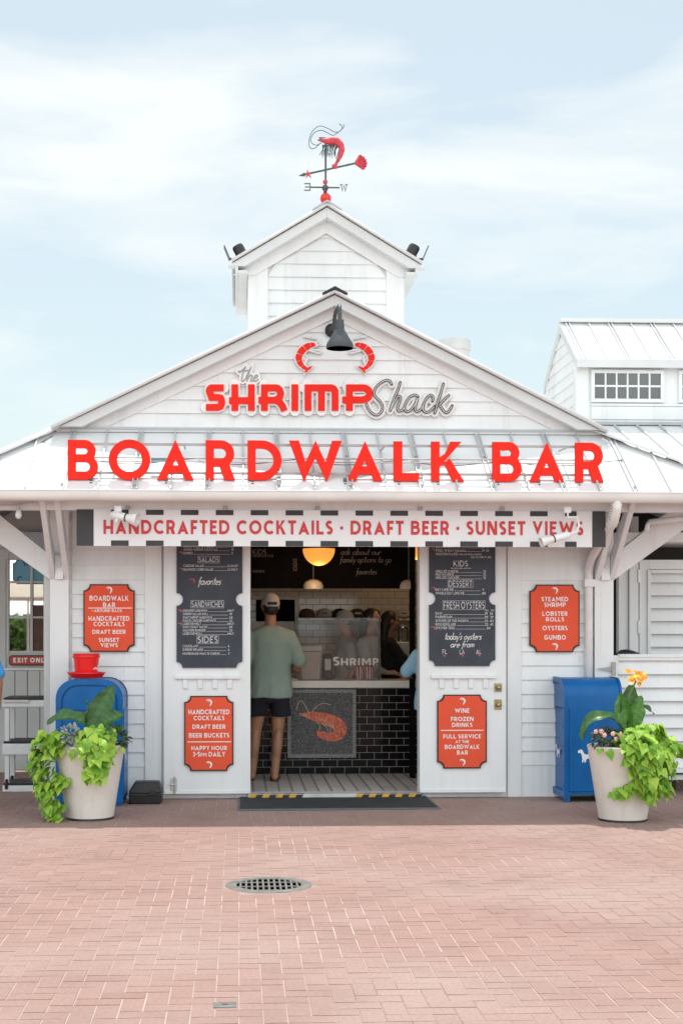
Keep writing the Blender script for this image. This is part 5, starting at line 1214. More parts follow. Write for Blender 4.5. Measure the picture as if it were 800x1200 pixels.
# ---------------------------------------------------------------- pet waste bins (blue, arched tops)
def bin_(name, lab, loc, rz):
    """arched end faces local -Y"""
    o = thing(name, lab, 'litter bin', (0, 0, 0), 'blue litter bins'); W, D, H = .585, .53, 1.13; rr_ = .17; hw = W / 2
    prof = lambda hw_, z0, z1, r_, n=8: [(-hw_, z0), (hw_, z0)] + [(hw_ - r_ + r_ * math.cos(R(90 * i / n)), z1 - r_ + r_ * math.sin(R(90 * i / n))) for i in range(n + 1)] + [(-hw_ + r_ - r_ * math.sin(R(90 * i / n)), z1 - r_ + r_ * math.cos(R(90 * i / n))) for i in range(n + 1)]
    q = MB(); q.prism([(x, -D / 2 + .02, z) for x, z in prof(hw, .07, H, rr_)], (0, D - .04, 0)); body = q.build('body', M['blue'], o, auto=30)
    for s in (-1, 1):      # end frames: a raised rim round a sunk face
        y = s * (D / 2 - .018)
        pl = []
        op = prof(hw + .006, .035, H + .006, rr_ + .004); ip = prof(hw - .045, .10, H - .045, rr_ - .02)
        q = MB(); n = len(op); ya, yb = y, s * (D / 2 + .004)
        vs = [(x, ya, z) for x, z in op] + [(x, yb, z) for x, z in op] + [(x, yb, z) for x, z in ip] + [(x, ya, z) for x, z in ip]
        fs = []
        for i in range(n):
            j = (i + 1) % n
            for a in range(3): fs.append((a * n + i, a * n + j, (a + 1) * n + j, (a + 1) * n + i) if s < 0 else (a * n + j, a * n + i, (a + 1) * n + i, (a + 1) * n + j))
        q.add(vs, fs); q.build('end_frame', M['blue'], o, auto=30)
        q = MB(); q.box(-hw + .045, hw - .045, min(y, y + s * .012), max(y, y + s * .012), .84, .853); q.build('flap_seam', M['blue_in'], body)
        q = MB(); fl_ = prof(hw - .055, .86, H - .058, rr_ - .03); q.prism([(x, y + (s * .002 if s > 0 else -.010), z) for x, z in fl_], (0, .008, 0)); q.build('swing_flap', M['blue'], body, auto=30)
        for zz_ in (.2, .38, .56, .74):
            for x in (-hw + .02, hw - .02): 
                pass
        q = MB()
        for zz_ in (.15, .33, .51, .69, .87):
            for x in (-hw + .02, hw - .02): q.ball((x, s * (D / 2 + .005), zz_), .007, 6, 4)
        q.build('rivets', M['blue_in'], body)
    q = MB(); q.box(hw + .0005, hw + .012, -D / 2 + .045, D / 2 - .045, .10, .86); q.build('door_panel', M['blue'], o, bevel=.004)
    q = MB(); q.box(-hw - .012, -hw - .0005, -D / 2 + .045, D / 2 - .045, .10, .86); q.build('door_panel', M['blue'], o, bevel=.004)
    dog = [(-1, .80), (-.92, .93), (-.70, 1.0), (-.52, .97), (-.40, .80), (-.30, .62), (.0, .56), (.45, .58), (.72, .60), (.95, .78), (1.12, .80), (1.1, .72), (.92, .56), (.86, .35), (.80, .1), (.82, -.1), (.62, -.1), (.62, .12), (.52, .2), (.40, .22), (-.02, .18), (-.12, .0), (-.10, -.12), (-.30, -.12), (-.28, .05), (-.40, -.02), (-.38, -.12), (-.56, -.12), (-.50, .12), (-.55, .35), (-.62, .62), (-.72, .70), (-.95, .68)]
    k = .105
    q = MB(); u = union([dog]); emit2d(q, u, lambda a, b: (hw + .0145, -.06 + a * k * .8 , .38 + b * k)); q.build('dog_decal', M['bin_white'], o)
    q = MB(); emit2d(q, u, lambda a, b: (a * k * .8, -D / 2 + .008, .40 + b * k * 1.0)); q.build('dog_decal', M['bin_white'], o)
    for x in (-hw + .03, hw - .03):
        for y in (-D / 2 + .03, D / 2 - .03):
            q = MB(); q.box(x - .025, x + .025, y - .025, y + .025, 0, .07); q.build('foot', M['blue_in'], o)
    o.location = loc; o.rotation_euler = (0, 0, rz)
    return o
bl = P(108.5, 944, -.56); bin_('litter_bin', 'blue arched litter bin under a red bucket with its arched end to the front', (P(108.5, 0, -.3).x, -.29, 0), 0)
bin_('litter_bin', 'blue arched litter bin turned sideways with a white dog on its door', (P(661, 0, -.46).x + .262, -.17, 0), R(-90))

# red bucket in a saucer on the left bin
YBK = -.34; bxc = P(101.5, 0, YBK).x; px_ = 1625 / (CAMD + YBK); zt0 = 1.139
bk = thing('red_bucket', 'bright red plastic bucket standing in a matching saucer on the blue bin', 'bucket', (bxc, YBK, zt0))
q = MB(); q.lathe([(13 / px_, .022), (15.2 / px_, .21), (15.8 / px_, .213), (15.8 / px_, .222), (15.0 / px_, .222), (14.6 / px_, .205), (12.6 / px_, .03)], (bxc, YBK, zt0), 32); bb = q.build('bucket_body', M['bucket'], bk, auto=35)
q = MB(); q.lathe([(15.9 / px_, .185), (16.1 / px_, .19), (16.1 / px_, .20), (15.9 / px_, .205)], (bxc, YBK, zt0), 32); q.build('rim_band', M['bucket'], bb, auto=35)
q = MB(); q.lathe([(14 / px_, .001), (18 / px_, .003), (22 / px_, .045), (22.4 / px_, .045), (22.2 / px_, .053), (21 / px_, .050), (17 / px_, .018), (12 / px_, .014)], (bxc, YBK, zt0), 36); q.build('saucer', M['bucket'], bk, auto=35)
q = MB(); pl = stroke(catmull([(-.03, .012), (.0, .024), (.02, .01), (.035, .03), (.02, .044)], 4), .012)
def onb(a, b):
    th_ = .95 + a / .115; rr_ = (14.3 / px_) + .0035 + (b) * .08; return (bxc + rr_ * math.sin(th_), YBK - rr_ * math.cos(th_), zt0 + .07 + b)
emit2d(q, union(pl), onb); q.build('white_logo', M['ink'], bb)

# black bait box by the left door
Yb = -.30; a, b = PX(152, Yb), PX(190.5, Yb); z1 = PZ(914.5, Yb)
bt = thing('bait_station', 'low black plastic bait box on the paving beside the bin carrying the bucket', 'bait box', ((a + b) / 2, Yb, 0))
q = MB(); d_ = .12
q.add([(a + .01, Yb - d_, 0), (b - .01, Yb - d_, 0), (b, Yb + d_, 0), (a, Yb + d_, 0), (a, Yb - d_ - .01, .10), (b, Yb - d_ - .01, .10), (b, Yb + d_, .10), (a, Yb + d_, .10)], [(3,2,1,0),(4,5,6,7),(0,1,5,4),(1,2,6,5),(2,3,7,6),(3,0,4,7)]); q.build('base', M['blackbox'], bt, bevel=.012)
q = MB(); z0 = .103
q.add([(a - .004, Yb - d_ - .014, z0), (b + .004, Yb - d_ - .014, z0), (b + .004, Yb + d_, z0), (a - .004, Yb + d_, z0), (a + .05, Yb - d_ + .05, z1), (b - .03, Yb - d_ + .05, z1), (b - .03, Yb + d_ - .02, z1), (a + .05, Yb + d_ - .02, z1)], [(3,2,1,0),(4,5,6,7),(0,1,5,4),(1,2,6,5),(2,3,7,6),(3,0,4,7)]); q.build('lid', M['blackbox'], bt, bevel=.012)
q = MB(); q.box((a + b) / 2 + .04, (a + b) / 2 + .10, Yb - d_ - .022, Yb - d_ - .008, .085, .125); q.build('latch', M['blackbox'], bt, bevel=.003)

# doormat
def ground_at(x, y, z=0.0):
    d = FWD + RGT * ((x - 351) / FPX) + Vector((0, 0, (735 - y) / FPX)); t = (z - CAMZ) / d.z; return CAM + d * t
c4 = [ground_at(278, 950.5), ground_at(517, 948.5), ground_at(497.5, 932), ground_at(279, 932.5)]
o = thing('doormat', 'dark charcoal rubber doormat lying in front of the open doorway', 'doormat', tuple((c4[0] + c4[2]) / 2))
ctr = sum(c4, Vector()) / 4; q = MB(); q.prism([(p.x, p.y, .002) for p in c4], (0, 0, .007)); q.build('rubber_edge', M['mat_edge'], o, bevel=.003)
q = MB(); q.prism([(ctr.x + (p.x - ctr.x) * .975, ctr.y + (p.y - ctr.y) * .86, .008) for p in c4], (0, 0, .006)); q.build('ribbed_pile', M['mat'], o)

# drain
o = thing('drain_grate', 'round galvanised drain grate set in a collar in the pink paving', 'drain', (GR[0], GR[1], 0))
q = MB(); q.lathe([(.268, -.012), (.268, .0012), (.255, .0055), (.205, .0055), (.20, -.001)], (GR[0], GR[1], 0), 40, caps=False); 
ring = q.build('collar', M['iron'], o, auto=30)
q = MB(); q.lathe([(.0001, -.0012), (.203, -.0012)], (GR[0], GR[1], 0), 32); q.build('pit', M['void'], o)  # flat black disc just under the bars, paints the shade inside the drain
q = MB(); n = 11
for i in range(-n, n + 1):
    y = i * .0215
    if abs(y) > .245: continue
for i in range(-5, 6):
    x = i * .035; h = math.sqrt(max(0, .199 ** 2 - x * x)); q.box(GR[0] + x - .006, GR[0] + x + .006, GR[1] - h, GR[1] + h, -.0005, .0042)
for y in (-.066, .066, -.19, .19):
    h = math.sqrt(max(0, .199 ** 2 - y * y)); q.box(GR[0] - h, GR[0] + h, GR[1] + y - .009, GR[1] + y + .009, -.0005, .0055)
q.build('grate_bars', M['iron'], o)
q = MB(); rr = random.Random(2)
pts = [(GR[0] + .38 * (1 + .16 * rr.uniform(-1, 1)) * math.cos(R(a_)), GR[1] + .38 * (1 + .16 * rr.uniform(-1, 1)) * math.sin(R(a_)), -.0012) for a_ in range(0, 360, 12)]
in_ = [(GR[0] + .262 * math.cos(R(a_)), GR[1] + .262 * math.sin(R(a_)), -.001) for a_ in range(0, 360, 12)]
q.add(pts + in_, [(i, (i + 1) % 30, 30 + (i + 1) % 30, 30 + i) for i in range(30)]); q.build('mortar_patch', M['concrete'], o)

vc = ground_at(263.5, 1178); o = thing('valve_cover', 'small flat grey utility cover let into the pink paving', 'utility cover', (vc.x, vc.y, 0))
q = MB(); q.box(vc.x - .048, vc.x + .048, vc.y - .042, vc.y + .042, -.003, .0035); q.build('lid', M['iron'], o, bevel=.001)
q = MB(); q.box(vc.x - .012, vc.x + .012, vc.y - .004, vc.y + .004, .0036, .0046); q.build('lift_slot', M['void'], o)

# ---------------------------------------------------------------- counter and the kitchen things behind the doorway
YK = 1.75; kz = lambda y: PZ(y, YK); kx = lambda x: PX(x, YK)
ct = thing('service_counter', 'service counter faced with black subway tile under a pale stone top', 'counter', ((x0 + x1) / 2, YK, .035))
rx0, rx1 = XA + .165, XB - .165
q = MB(); q.box(kx(283), rx1, YK, YK + .12, .036, kz(806.5)); q.build('tiled_front', M['black_tile'], ct)
q = MB(); q.box(kx(283) - .02, rx1, YK - .05, YK + .62, kz(806), kz(797.5)); q.build('countertop', M['counter'], ct, bevel=.006)
Ym = YK - .012
mu = thing('shrimp_mural', 'square speckled grey mosaic with an orange shrimp on the black counter front', 'mural', (kx(377), Ym, kz(888)))
mx0, mx1, mz0, mz1 = PX(337, Ym), PX(417, Ym), PZ(888, Ym), PZ(808, Ym)
q = MB(); q.box(mx0, mx1, Ym, Ym + .010, mz0, mz1); q.build('border', M['mural_edge'], mu)
q = MB(); q.box(mx0 + .035, mx1 - .035, Ym - .003, Ym - .0005, mz0 + .04, mz1 - .035); q.build('speckled_field', M['mural'], mu)
cl = [(272, 207), (310, 214), (360, 226), (405, 240), (430, 264), (425, 290), (400, 303), (366, 299), (335, 288)]; wd = [8, 36, 50, 54, 56, 50, 40, 34, 24]
k = 3.636; segs, c_, ws_ = shrimp_body([(x, -y) for x, y in cl], wd, 8, .03); pl = []
for s_ in segs:
    for p in s_: pl.append([(a / k + 280, b / k - 780) for a, b in p])
pl += [[(xx / k + 280, -(yy_ / k + 780)) for xx, yy_ in t_] for t_ in ([(340, 300), (328, 282), (332, 276), (372, 285), (366, 300)], [(250, 205), (290, 200), (320, 206), (290, 212)])]
q = MB(); emit2d(q, union(pl), lambda a, b: P(a, -b, Ym - .006)); q.build('orange_shrimp', M['mural_shrimp'], mu)
pl = []
for pth in ([(300, 205), (275, 160), (262, 150), (250, 165), (244, 190)], [(310, 200), (330, 175), (360, 160), (390, 168)], [(300, 225), (280, 215), (255, 210)], [(330, 240), (345, 258), (340, 275)], [(350, 245), (372, 262), (380, 280)], [(370, 250), (390, 265), (385, 285)], [(345, 225), (390, 250), (405, 275)]):
    pl += stroke([(x_ / k + 280, -(y_ / k + 780)) for x_, y_ in catmull(pth, 4)], .75)
q = MB(); emit2d(q, union(pl), lambda a, b: P(a, -b, Ym - .009)); q.build('pale_feelers', M['mural_pale'], mu)
# display case
cs = thing('display_case', 'clear glass counter case lettered Shrimp with slim dark edges', 'display case', (kx(400), YK, kz(797)))
Yg = YK + .02; gx0, gx1 = PX(349, Yg), PX(444, Yg); gz0, gz1 = PZ(796.5, Yg), PZ(724.5, Yg)
q = MB(); q.box(gx0, gx1, Yg, Yg + .006, gz0, gz1); q.build('front_pane', M['pane'], cs)
q = MB(); q.box(gx0, gx1, Yg + .007, Yg + .30, gz1 - .006, gz1); q.build('top_pane', M['pane'], cs)
q = MB(); q.box(gx1 - .006, gx1, Yg + .007, Yg + .30, gz0, gz1 - .007); q.build('side_pane', M['pane'], cs)
q = MB(); q.box(gx0 - .012, gx1 + .012, Yg - .006, Yg + .010, gz1 + .001, gz1 + .006); q.box(gx1 + .001, gx1 + .014, Yg - .006, Yg + .012, gz0, gz1); q.box(gx0 - .006, gx0 - .001, Yg - .006, Yg + .012, gz0, gz1); q.build('steel_edge', M['dark_steel'], cs)
q = MB(); ptext(q, 'S', 390.3, 397.8, 769.5, 780, Yg - .002, t=.19); ptext(q, 'HRIMP', 399.3, 443.5, 771.3, 779.6, Yg - .002, t=.2, track=.22); q.build('lettering', M['ink'], cs)
# second pane and framed hatch
Yh = 3.58; hx = lambda x: PX(x, Yh); hz = lambda y: PZ(y, Yh)
ho = thing('framed_hatch', 'dark serving hatch in a pale square frame on the tiled back wall', 'hatch', (hx(325), Yh, hz(745)))
q = MB(); q.box(hx(300), hx(345), Yh - .02, Yh + .02, hz(728), hz(703)); q.build('dark_opening', M['menu_black'], ho)
q = MB(); q.box(hx(345.2), hx(350), Yh - .05, Yh + .03, hz(742), hz(699)); q.box(hx(296), hx(345), Yh - .05, Yh + .03, hz(702.8), hz(699)); q.box(hx(296), hx(345), Yh - .05, Yh + .03, hz(742), hz(728.4)); q.build('pale_frame', M['counter'], ho, bevel=.003)
pp = MB(); pp.add([(hx(337), Yh - .055, hz(755)), (hx(350), Yh - .055, hz(755)), (hx(350), Yh - .055, hz(738)), (hx(337), Yh - .055, hz(738))], [(0, 1, 2, 3)]); tag(pp.build('paper_notice', M['paper'], None, (hx(343), Yh - .055, hz(755))), 'small pale paper notice taped under the serving hatch', 'paper')
# overhead menu board
Yo = 1.55; oz = lambda y: PZ(y, Yo); oxx = lambda x: PX(x, Yo)
mo = thing('overhead_menu', 'wide black overhead menu board with faint chalk script above the counter', 'menu board', (oxx(388), Yo, oz(690)))
q = MB(); q.box(oxx(285), oxx(478), Yo, Yo + .05, oz(689.5), 2.65); q.build('board', M['menu_black'], mo)
q = MB(); yy = Yo - .004
for s_, a_, b_, y_, h_ in (('ask about our', 399, 446, 650, 7), ('family options to go', 398, 458, 659, 7), ('favorites', 417, 441, 673, 7)):
    text(q, s_, oxx(a_), oxx(b_), oz(y_), oz(0) - oz(h_), yy, t=.10, track=.04, space=.3, slant=.2)
text(q, 'KIDS', oxx(296), oxx(312), oz(650), oz(0) - oz(6), yy, t=.12)
for i, (a_, b_) in enumerate(((296, 320), (296, 310))): text(q, 'FRESH CATCH' if i == 0 else 'SIDES', oxx(a_), oxx(b_), oz(653 + i * 18), oz(0) - oz(2.6), yy, t=.15)
for y_ in (659, 664, 669): text(q, '12', oxx(343), oxx(348), oz(y_), oz(0) - oz(4), yy, t=.13)
q.build('chalk_writing', M['chalk_dim'], mo)
# pendants
def pendant(nm, lab, x, ytop, ybot, rpx, Y, m, lit):
    X = PX(x, Y); z0, z1 = PZ(ybot, Y), PZ(ytop, Y); r_ = rpx / 1625 * (CAMD + Y)
    o = thing(nm, lab, 'lamp', (X, Y, z1), 'pendant lamps inside the doorway')
    q = MB(); h = z1 - z0
    if lit:
        q.lathe([(.001, z0)] + [(r_ * math.sin(R(a)), z1 - h * math.cos(R(a))) for a in (15, 30, 45, 60, 75, 90)], (X, Y, 0), 28); q.build('glass_bowl', m, o, smooth=True)
        q = MB(); q.lathe([(r_ * 1.01, z1 - .002), (r_ * 1.01, z1 + .015), (r_ * .8, z1 + .05), (.03, z1 + .09)], (X, Y, 0), 28); q.build('metal_cap', M['black'], o, auto=35)
    else:
        q.lathe([(r_, z0), (r_, z0 + h * .35), (r_ * .85, z0 + h * .7), (r_ * .5, z0 + h * .93), (.02, z1)], (X, Y, 0), 24); q.build('dome_shade', m, o, auto=40)
    q = MB(); q.tube([(X, Y, z1), (X, Y, 2.66)], .008, 8); q.build('rod', M['dark_steel'], o)
    if lit:
        ld = bpy.data.lights.new('pendant_light', 'POINT'); ld.energy = 2.6; ld.color = (1, .62, .28); ld.shadow_soft_size = .1; l = bpy.data.objects.new('pendant_light', ld); COL.objects.link(l); l.parent = o; l.location = (0, 0, -h - .08)
pendant('pendant_lamp', 'lit amber bowl pendant lamp hanging in full view in the doorway', 373.5, 643, 663, 19, 1.0, M['amber'], True)
pendant('pendant_lamp', 'lit amber bowl pendant lamp half hidden by the brass locked door', 489, 641, 656, 9, 2.4, M['amber'], True)
pendant('dome_pendant', 'pale dome pendant lamp below the amber bowl', 367, 679, 690.5, 12, 1.40, M['pale_dome'], False)
pendant('dome_pendant', 'pale dome pendant lamp beside the black post', 479, 679, 690.5, 11, 1.40, M['pale_dome'], False)
# shelf of caps
Yh = 3.35; hx = lambda x: PX(x, Yh); hz = lambda y: PZ(y, Yh)
sh = MB(); sh.box(hx(348), hx(484), 3.2, 3.615, hz(727), hz(724.5)); tag(sh.build('wall_shelf', M['counter'], None, (hx(416), 3.4, hz(727)), bevel=.003), 'long pale wall shelf carrying the row of caps', 'shelf')
capm = {'brown': M['wood_brown'], 'grey': M['cap'], 'black': M['black_shirt'], 'char': M['check'], 'white': M['white_shirt']}
def cap_mesh(X, Y, Z, r, m, o, yaw=0, brim=None):
    q = MB(); q.lathe([(r, 0), (r * 1.0, r * .35), (r * .86, r * .75), (r * .5, r * 1.02), (.002, r * 1.08)], (X, Y, Z), 20); q.ball((X, Y, Z + r * 1.09), r * .08, 8, 5); q.build('crown', m, o, smooth=True)
    q = MB(); d = Vector((math.sin(yaw), -math.cos(yaw), 0)); s_ = Vector((d.y, -d.x, 0)); pts = []
    for i in range(13):
        a = R(-75 + 150 * i / 12); pts.append(Vector((X, Y, Z)) + d * (math.cos(a) * r * 1.02) + s_ * (math.sin(a) * r * 1.0))
    out = []
    for i in range(13):
        a = R(-75 + 150 * i / 12); out.append(Vector((X, Y, Z - r * .18 * math.cos(a) ** 1.0 + .0)) + d * (r * .25 + math.cos(a) * r * 1.45) + s_ * (math.sin(a) * r * .95))
    vs = pts + out + [p - Vector((0, 0, .005)) for p in out] + [p - Vector((0, 0, .005)) for p in pts]; fs = []
    for i in range(12):
        for a in range(4): b_ = (a + 1) % 4; fs.append((a * 13 + i, b_ * 13 + i, b_ * 13 + i + 1, a * 13 + i + 1))
    q.add(vs, fs); q.build('brim', brim or m, o, smooth=True)
for x, mk_, lab in ((359.5, 'brown', 'brown cap at the hatch end of the shelf of caps'), (380, 'grey', 'pale grey cap between brown and black caps on the shelf'), (398, 'black', 'black cap between the pale grey and charcoal caps'), (418.5, 'char', 'taller charcoal cap with a pale badge in the middle of the shelf'), (436, 'black', 'black cap between the charcoal cap and the white caps'), (452.5, 'white', 'white cap beside the black cap on the shelf'), (472, 'white', 'white cap with a dark brim at the end of the shelf')):
    X = hx(x); Z = hz(723.6); o = thing('cap', lab, 'cap', (X, Yh, Z), 'caps on the wall shelf'); r_ = .096
    cap_mesh(X, Yh, Z + .002, r_, capm[mk_], o, 0, M['wood_brown'] if x == 472 else None)
    if mk_ in ('grey', 'white', 'char'):
        q = MB(); pl = stroke([(-.035, 0), (-.02, .014), (-.008, 0), (.006, .014), (.02, .002), (.036, .012)], .010); emit2d(q, union(pl), lambda a, b: (X + a, Yh - r_ * .985 - .004 + (a * a) * 4, Z + .042 + b)); q.build('badge', M['black'] if mk_ != 'char' else M['ink'], o)
# back counter things
q = MB(); Yt = 2.05; tx = lambda x: PX(x, Yt); tz = lambda y: PZ(y, Yt); zc_ = kz(797.5)
o = thing('plastic_tub', 'cloudy square plastic tub with a pale lid behind the case glass', 'tub', (tx(363), Yt, zc_))
q.add([(tx(353), Yt - .12, zc_), (tx(374), Yt - .12, zc_), (tx(374), Yt + .12, zc_), (tx(353), Yt + .12, zc_), (tx(351), Yt - .14, tz(763)), (tx(376), Yt - .14, tz(763)), (tx(376), Yt + .14, tz(763)), (tx(351), Yt + .14, tz(763))], [(3,2,1,0),(4,5,6,7),(0,1,5,4),(1,2,6,5),(2,3,7,6),(3,0,4,7)]); q.build('tub_body', M['tub'], o, bevel=.012)
q = MB(); q.box(tx(350.5), tx(376.5), Yt - .15, Yt + .15, tz(762.6), tz(757)); q.build('lid', M['paper'], o, bevel=.008)
o = thing('napkin_dispenser', 'black upright napkin dispenser beside the cloudy tub', 'dispenser', (tx(383), Yt, zc_))
q = MB(); q.box(tx(378), tx(389), Yt - .08, Yt + .08, zc_, tz(766)); q.build('casing', M['blackbox'], o, bevel=.008); q = MB(); q.box(tx(380), tx(387), Yt - .083, Yt - .0805, tz(785), tz(772)); q.build('napkins', M['paper'], o)
for i, (x, lab) in enumerate(((420, 'red and white striped paper cup nearer the black napkin dispenser'), (431, 'red and white striped paper cup nearer the corner of the glass case'))):
    X = tx(x); o = thing('paper_cup', lab, 'cup', (X, Yt - .1, zc_), 'striped cups in the display case'); q = MB(); q.lathe([(.032, 0), (.045, .15), (.047, .152), (.047, .158), (.043, .158)], (X, Yt - .1, zc_), 18); cbod = q.build('cup_body', M['exit_red'], o, auto=40)
    q = MB()
    for j in range(8):
        a = R(45 * j + 10); q.beam((X + .0325 * math.cos(a), Yt - .1 + .0325 * math.sin(a), zc_ + .004), (X + .0448 * math.cos(a), Yt - .1 + .0448 * math.sin(a), zc_ + .145), .012, .002, (math.cos(a), math.sin(a), 0))
    q.build('white_stripe', M['ink'], o)
o = thing('receipt_tray', 'pale flat tray on the counter at the customer\'s elbow', 'tray', (kx(338), YK + .1, zc_)); q = MB(); q.box(kx(329), kx(349), YK - .02, YK + .22, zc_ + .001, zc_ + .016); q.build('tray', M['paper'], o, bevel=.004); q = MB(); q.box(kx(333), kx(345), YK + .02, YK + .16, zc_ + .017, zc_ + .022); q.build('receipt', M['counter'], o)
o = thing('steel_machine', 'boxy steel drinks machine on the rear worktop by the black post', 'machine', (PX(470, 3.0), 3.1, .9))
q = MB(); q.box(PX(459, 3), PX(484, 3), 2.95, 3.25, .9, PZ(752, 3)); q.build('casing', M['steel'], o, bevel=.01); q = MB(); q.box(PX(462, 3), PX(481, 3), 2.935, 2.948, PZ(785, 3), PZ(770, 3)); q.build('drip_panel', M['blackbox'], o, bevel=.004)
q = MB(); q.box(PX(345, 3), rx1, 2.85, 3.60, .04, .89); tag(q.build('prep_counter', M['room'], None, (2, 3, .04), bevel=.01), 'plain back counter along the tiled wall', 'counter')
o = thing('glass_jar', 'clear lidded glass jar standing on the steel machine', 'jar', (PX(473, 3), 3.08, PZ(752, 3))); q = MB(); zj = PZ(752, 3) + .001; q.lathe([(.055, 0), (.06, .02), (.06, .15), (.045, .17)], (PX(473, 3), 3.08, zj), 18); q.build('jar_body', M['pane'], o, smooth=True); q = MB(); q.lathe([(.05, .172), (.05, .19), (.01, .2)], (PX(473, 3), 3.08, zj), 18); q.build('lid', M['steel'], o, auto=35)
q = MB(); q.box(PX(481, 1.3), PX(486.5, 1.3), 1.3, 1.42, .04, 2.55); tag(q.build('dark_post', M['menu_black'], None, (PX(484, 1.3), 1.36, .04)), 'black square post just inside the doorway by the sky blue shirt', 'post')

# ---------------------------------------------------------------- left porch: building wall, door, cart
YWL = 2.40; lx = lambda x: PX(x, YWL); lz = lambda y: PZ(y, YWL, 30)
lb = thing('porch_building', 'pale grey porch building with beadboard wall and a half glazed door beside the utility cart', 'building', (-3.6, YWL, 0))
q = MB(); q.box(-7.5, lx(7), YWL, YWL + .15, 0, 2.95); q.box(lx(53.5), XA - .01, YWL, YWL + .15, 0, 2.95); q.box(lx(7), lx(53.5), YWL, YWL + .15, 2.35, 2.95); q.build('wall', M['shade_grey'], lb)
q = MB(); q.box(-7.4, XA - .012, YWL - .12, YWL - .002, lz(643), lz(624)); q.build('porch_beam', mat('pale_blue_grey_paint', (.50, .56, .60), .6), lb, bevel=.004)
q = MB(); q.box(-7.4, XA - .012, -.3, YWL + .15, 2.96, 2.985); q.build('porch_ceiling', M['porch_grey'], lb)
q = MB(); x = -7.4
while x < XA - .05: q.beam((x, -.3, 2.952), (x, YWL, 2.952), .018, .012); x += .14
q.build('ceiling_board', M['shade_grey'], lb)
dr = MB(); a, b = lx(8), lx(53); t = .04
zg0, zg1 = lz(763), lz(648)
dr.box(a, b, YWL + .01, YWL + .06, .02, zg0 - .002); dr.box(a, lx(11), YWL + .01, YWL + .06, zg0, zg1); dr.box(lx(53) - .02, b, YWL + .01, YWL + .06, zg0, zg1); dr.box(a, b, YWL + .01, YWL + .06, zg1 + .002, 2.34)
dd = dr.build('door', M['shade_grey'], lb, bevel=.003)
q = MB(); q.box(lx(11), lx(52.6), YWL + .03, YWL + .036, zg0, zg1); q.build('glazing', M['mirror_pane'], dd)
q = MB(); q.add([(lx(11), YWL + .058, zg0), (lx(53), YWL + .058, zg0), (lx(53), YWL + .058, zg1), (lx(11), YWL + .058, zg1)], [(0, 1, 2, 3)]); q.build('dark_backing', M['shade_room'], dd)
q = MB(); 
for y in (682, 723.5): q.box(lx(8.5), lx(53), YWL - .006, YWL + .029, lz(y) - .011, lz(y) + .011)
q.box(lx(35.8), lx(38.8), YWL - .010, YWL + .028, zg0, zg1); q.box(lx(8), lx(10.8), YWL - .008, YWL + .012, zg0 - .03, zg1); q.build('glazing_bar', M['shade_grey'], dd, bevel=.002)
q = MB(); q.box(lx(38.8) + .001, lx(52.6), YWL + .012, YWL + .02, zg0, lz(709)); q.build('brown_backed_panel', M['leather'], dd)
q = MB()
x = lx(4)
for i in range(9): q.box(x, x + .128, YWL - .014, YWL - .003, .03, lz(786)); x += .136
q.build('beadboard', M['shade_grey'], dd, bevel=.004)
q = MB(); q.box(lx(3), lx(53), YWL - .022, YWL - .002, lz(785.5), lz(783)); q.build('rail_moulding', M['trim'], dd, bevel=.003)
e = thing('exit_sign', 'red rounded sign with white letters EXIT ONLY below the door glass', 'sign', (lx(38), YWL - .02, lz(780)))
xa, xb = lx(11.3), lx(66); za, zb = lz(779.7), lz(767.8); r_ = .03
def rrect(x0, x1, z0, z1, r, n=5): 
    o_ = []
    for cx_, cz_, a0 in ((x0 + r, z0 + r, 180), (x1 - r, z0 + r, 270), (x1 - r, z1 - r, 0), (x0 + r, z1 - r, 90)): o_ += [(cx_ + r * math.cos(R(a0 + 90 * i / n)), cz_ + r * math.sin(R(a0 + 90 * i / n))) for i in range(n + 1)]
    return o_
q = MB(); q.prism([(x, YWL - .03, z) for x, z in rrect(xa, xb, za, zb, r_)], (0, .014, 0)); q.build('edge', M['rim'], e)
q = MB(); q.add([(x, YWL - .033, z) for x, z in rrect(xa + .012, xb - .012, za + .012, zb - .012, r_ * .7)], [tuple(range(24))]); q.build('face', M['exit_red'], e)
q = MB(); text(q, 'EXIT ONLY', lx(16.5), lx(58), lz(776.3), lz(770.8) - lz(776.3), YWL - .036, t=.25, track=.2); q.build('lettering', M['ink'], e)
o = thing('blue_notice', 'pale blue notched notice hanging behind the top of the porch door glass', 'sign', (lx(35), YWL - .02, lz(682)))
q = MB(); xa, xb, za, zb = lx(15), lx(56), lz(684.5), lz(655.5); q.prism([(x, YWL + .018, z) for x, z in board_outline(xa, xb, za, zb, .04)], (0, .006, 0)); q.build('panel', M['blue_sign'], o)
q = MB(); text(q, 'SH', lx(27), lx(36), lz(663), .055, YWL + .016, t=.2); pl = stroke([(lx(24) + .03 * math.cos(R(a_)), lz(679) + .03 * math.sin(R(a_))) for a_ in range(60, 301, 20)], .014); emit2d(q, union(pl), lambda a, b: (a, YWL + .016, b)); emit2d(q, union(stroke([(p[0], p[1]) for p in board_outline(xa + .012, xb - .012, za + .012, zb - .012, .035)], .006, True)), lambda a, b: (a, YWL + .016, b)); q.build('navy_print', M['blue_ink'], o)

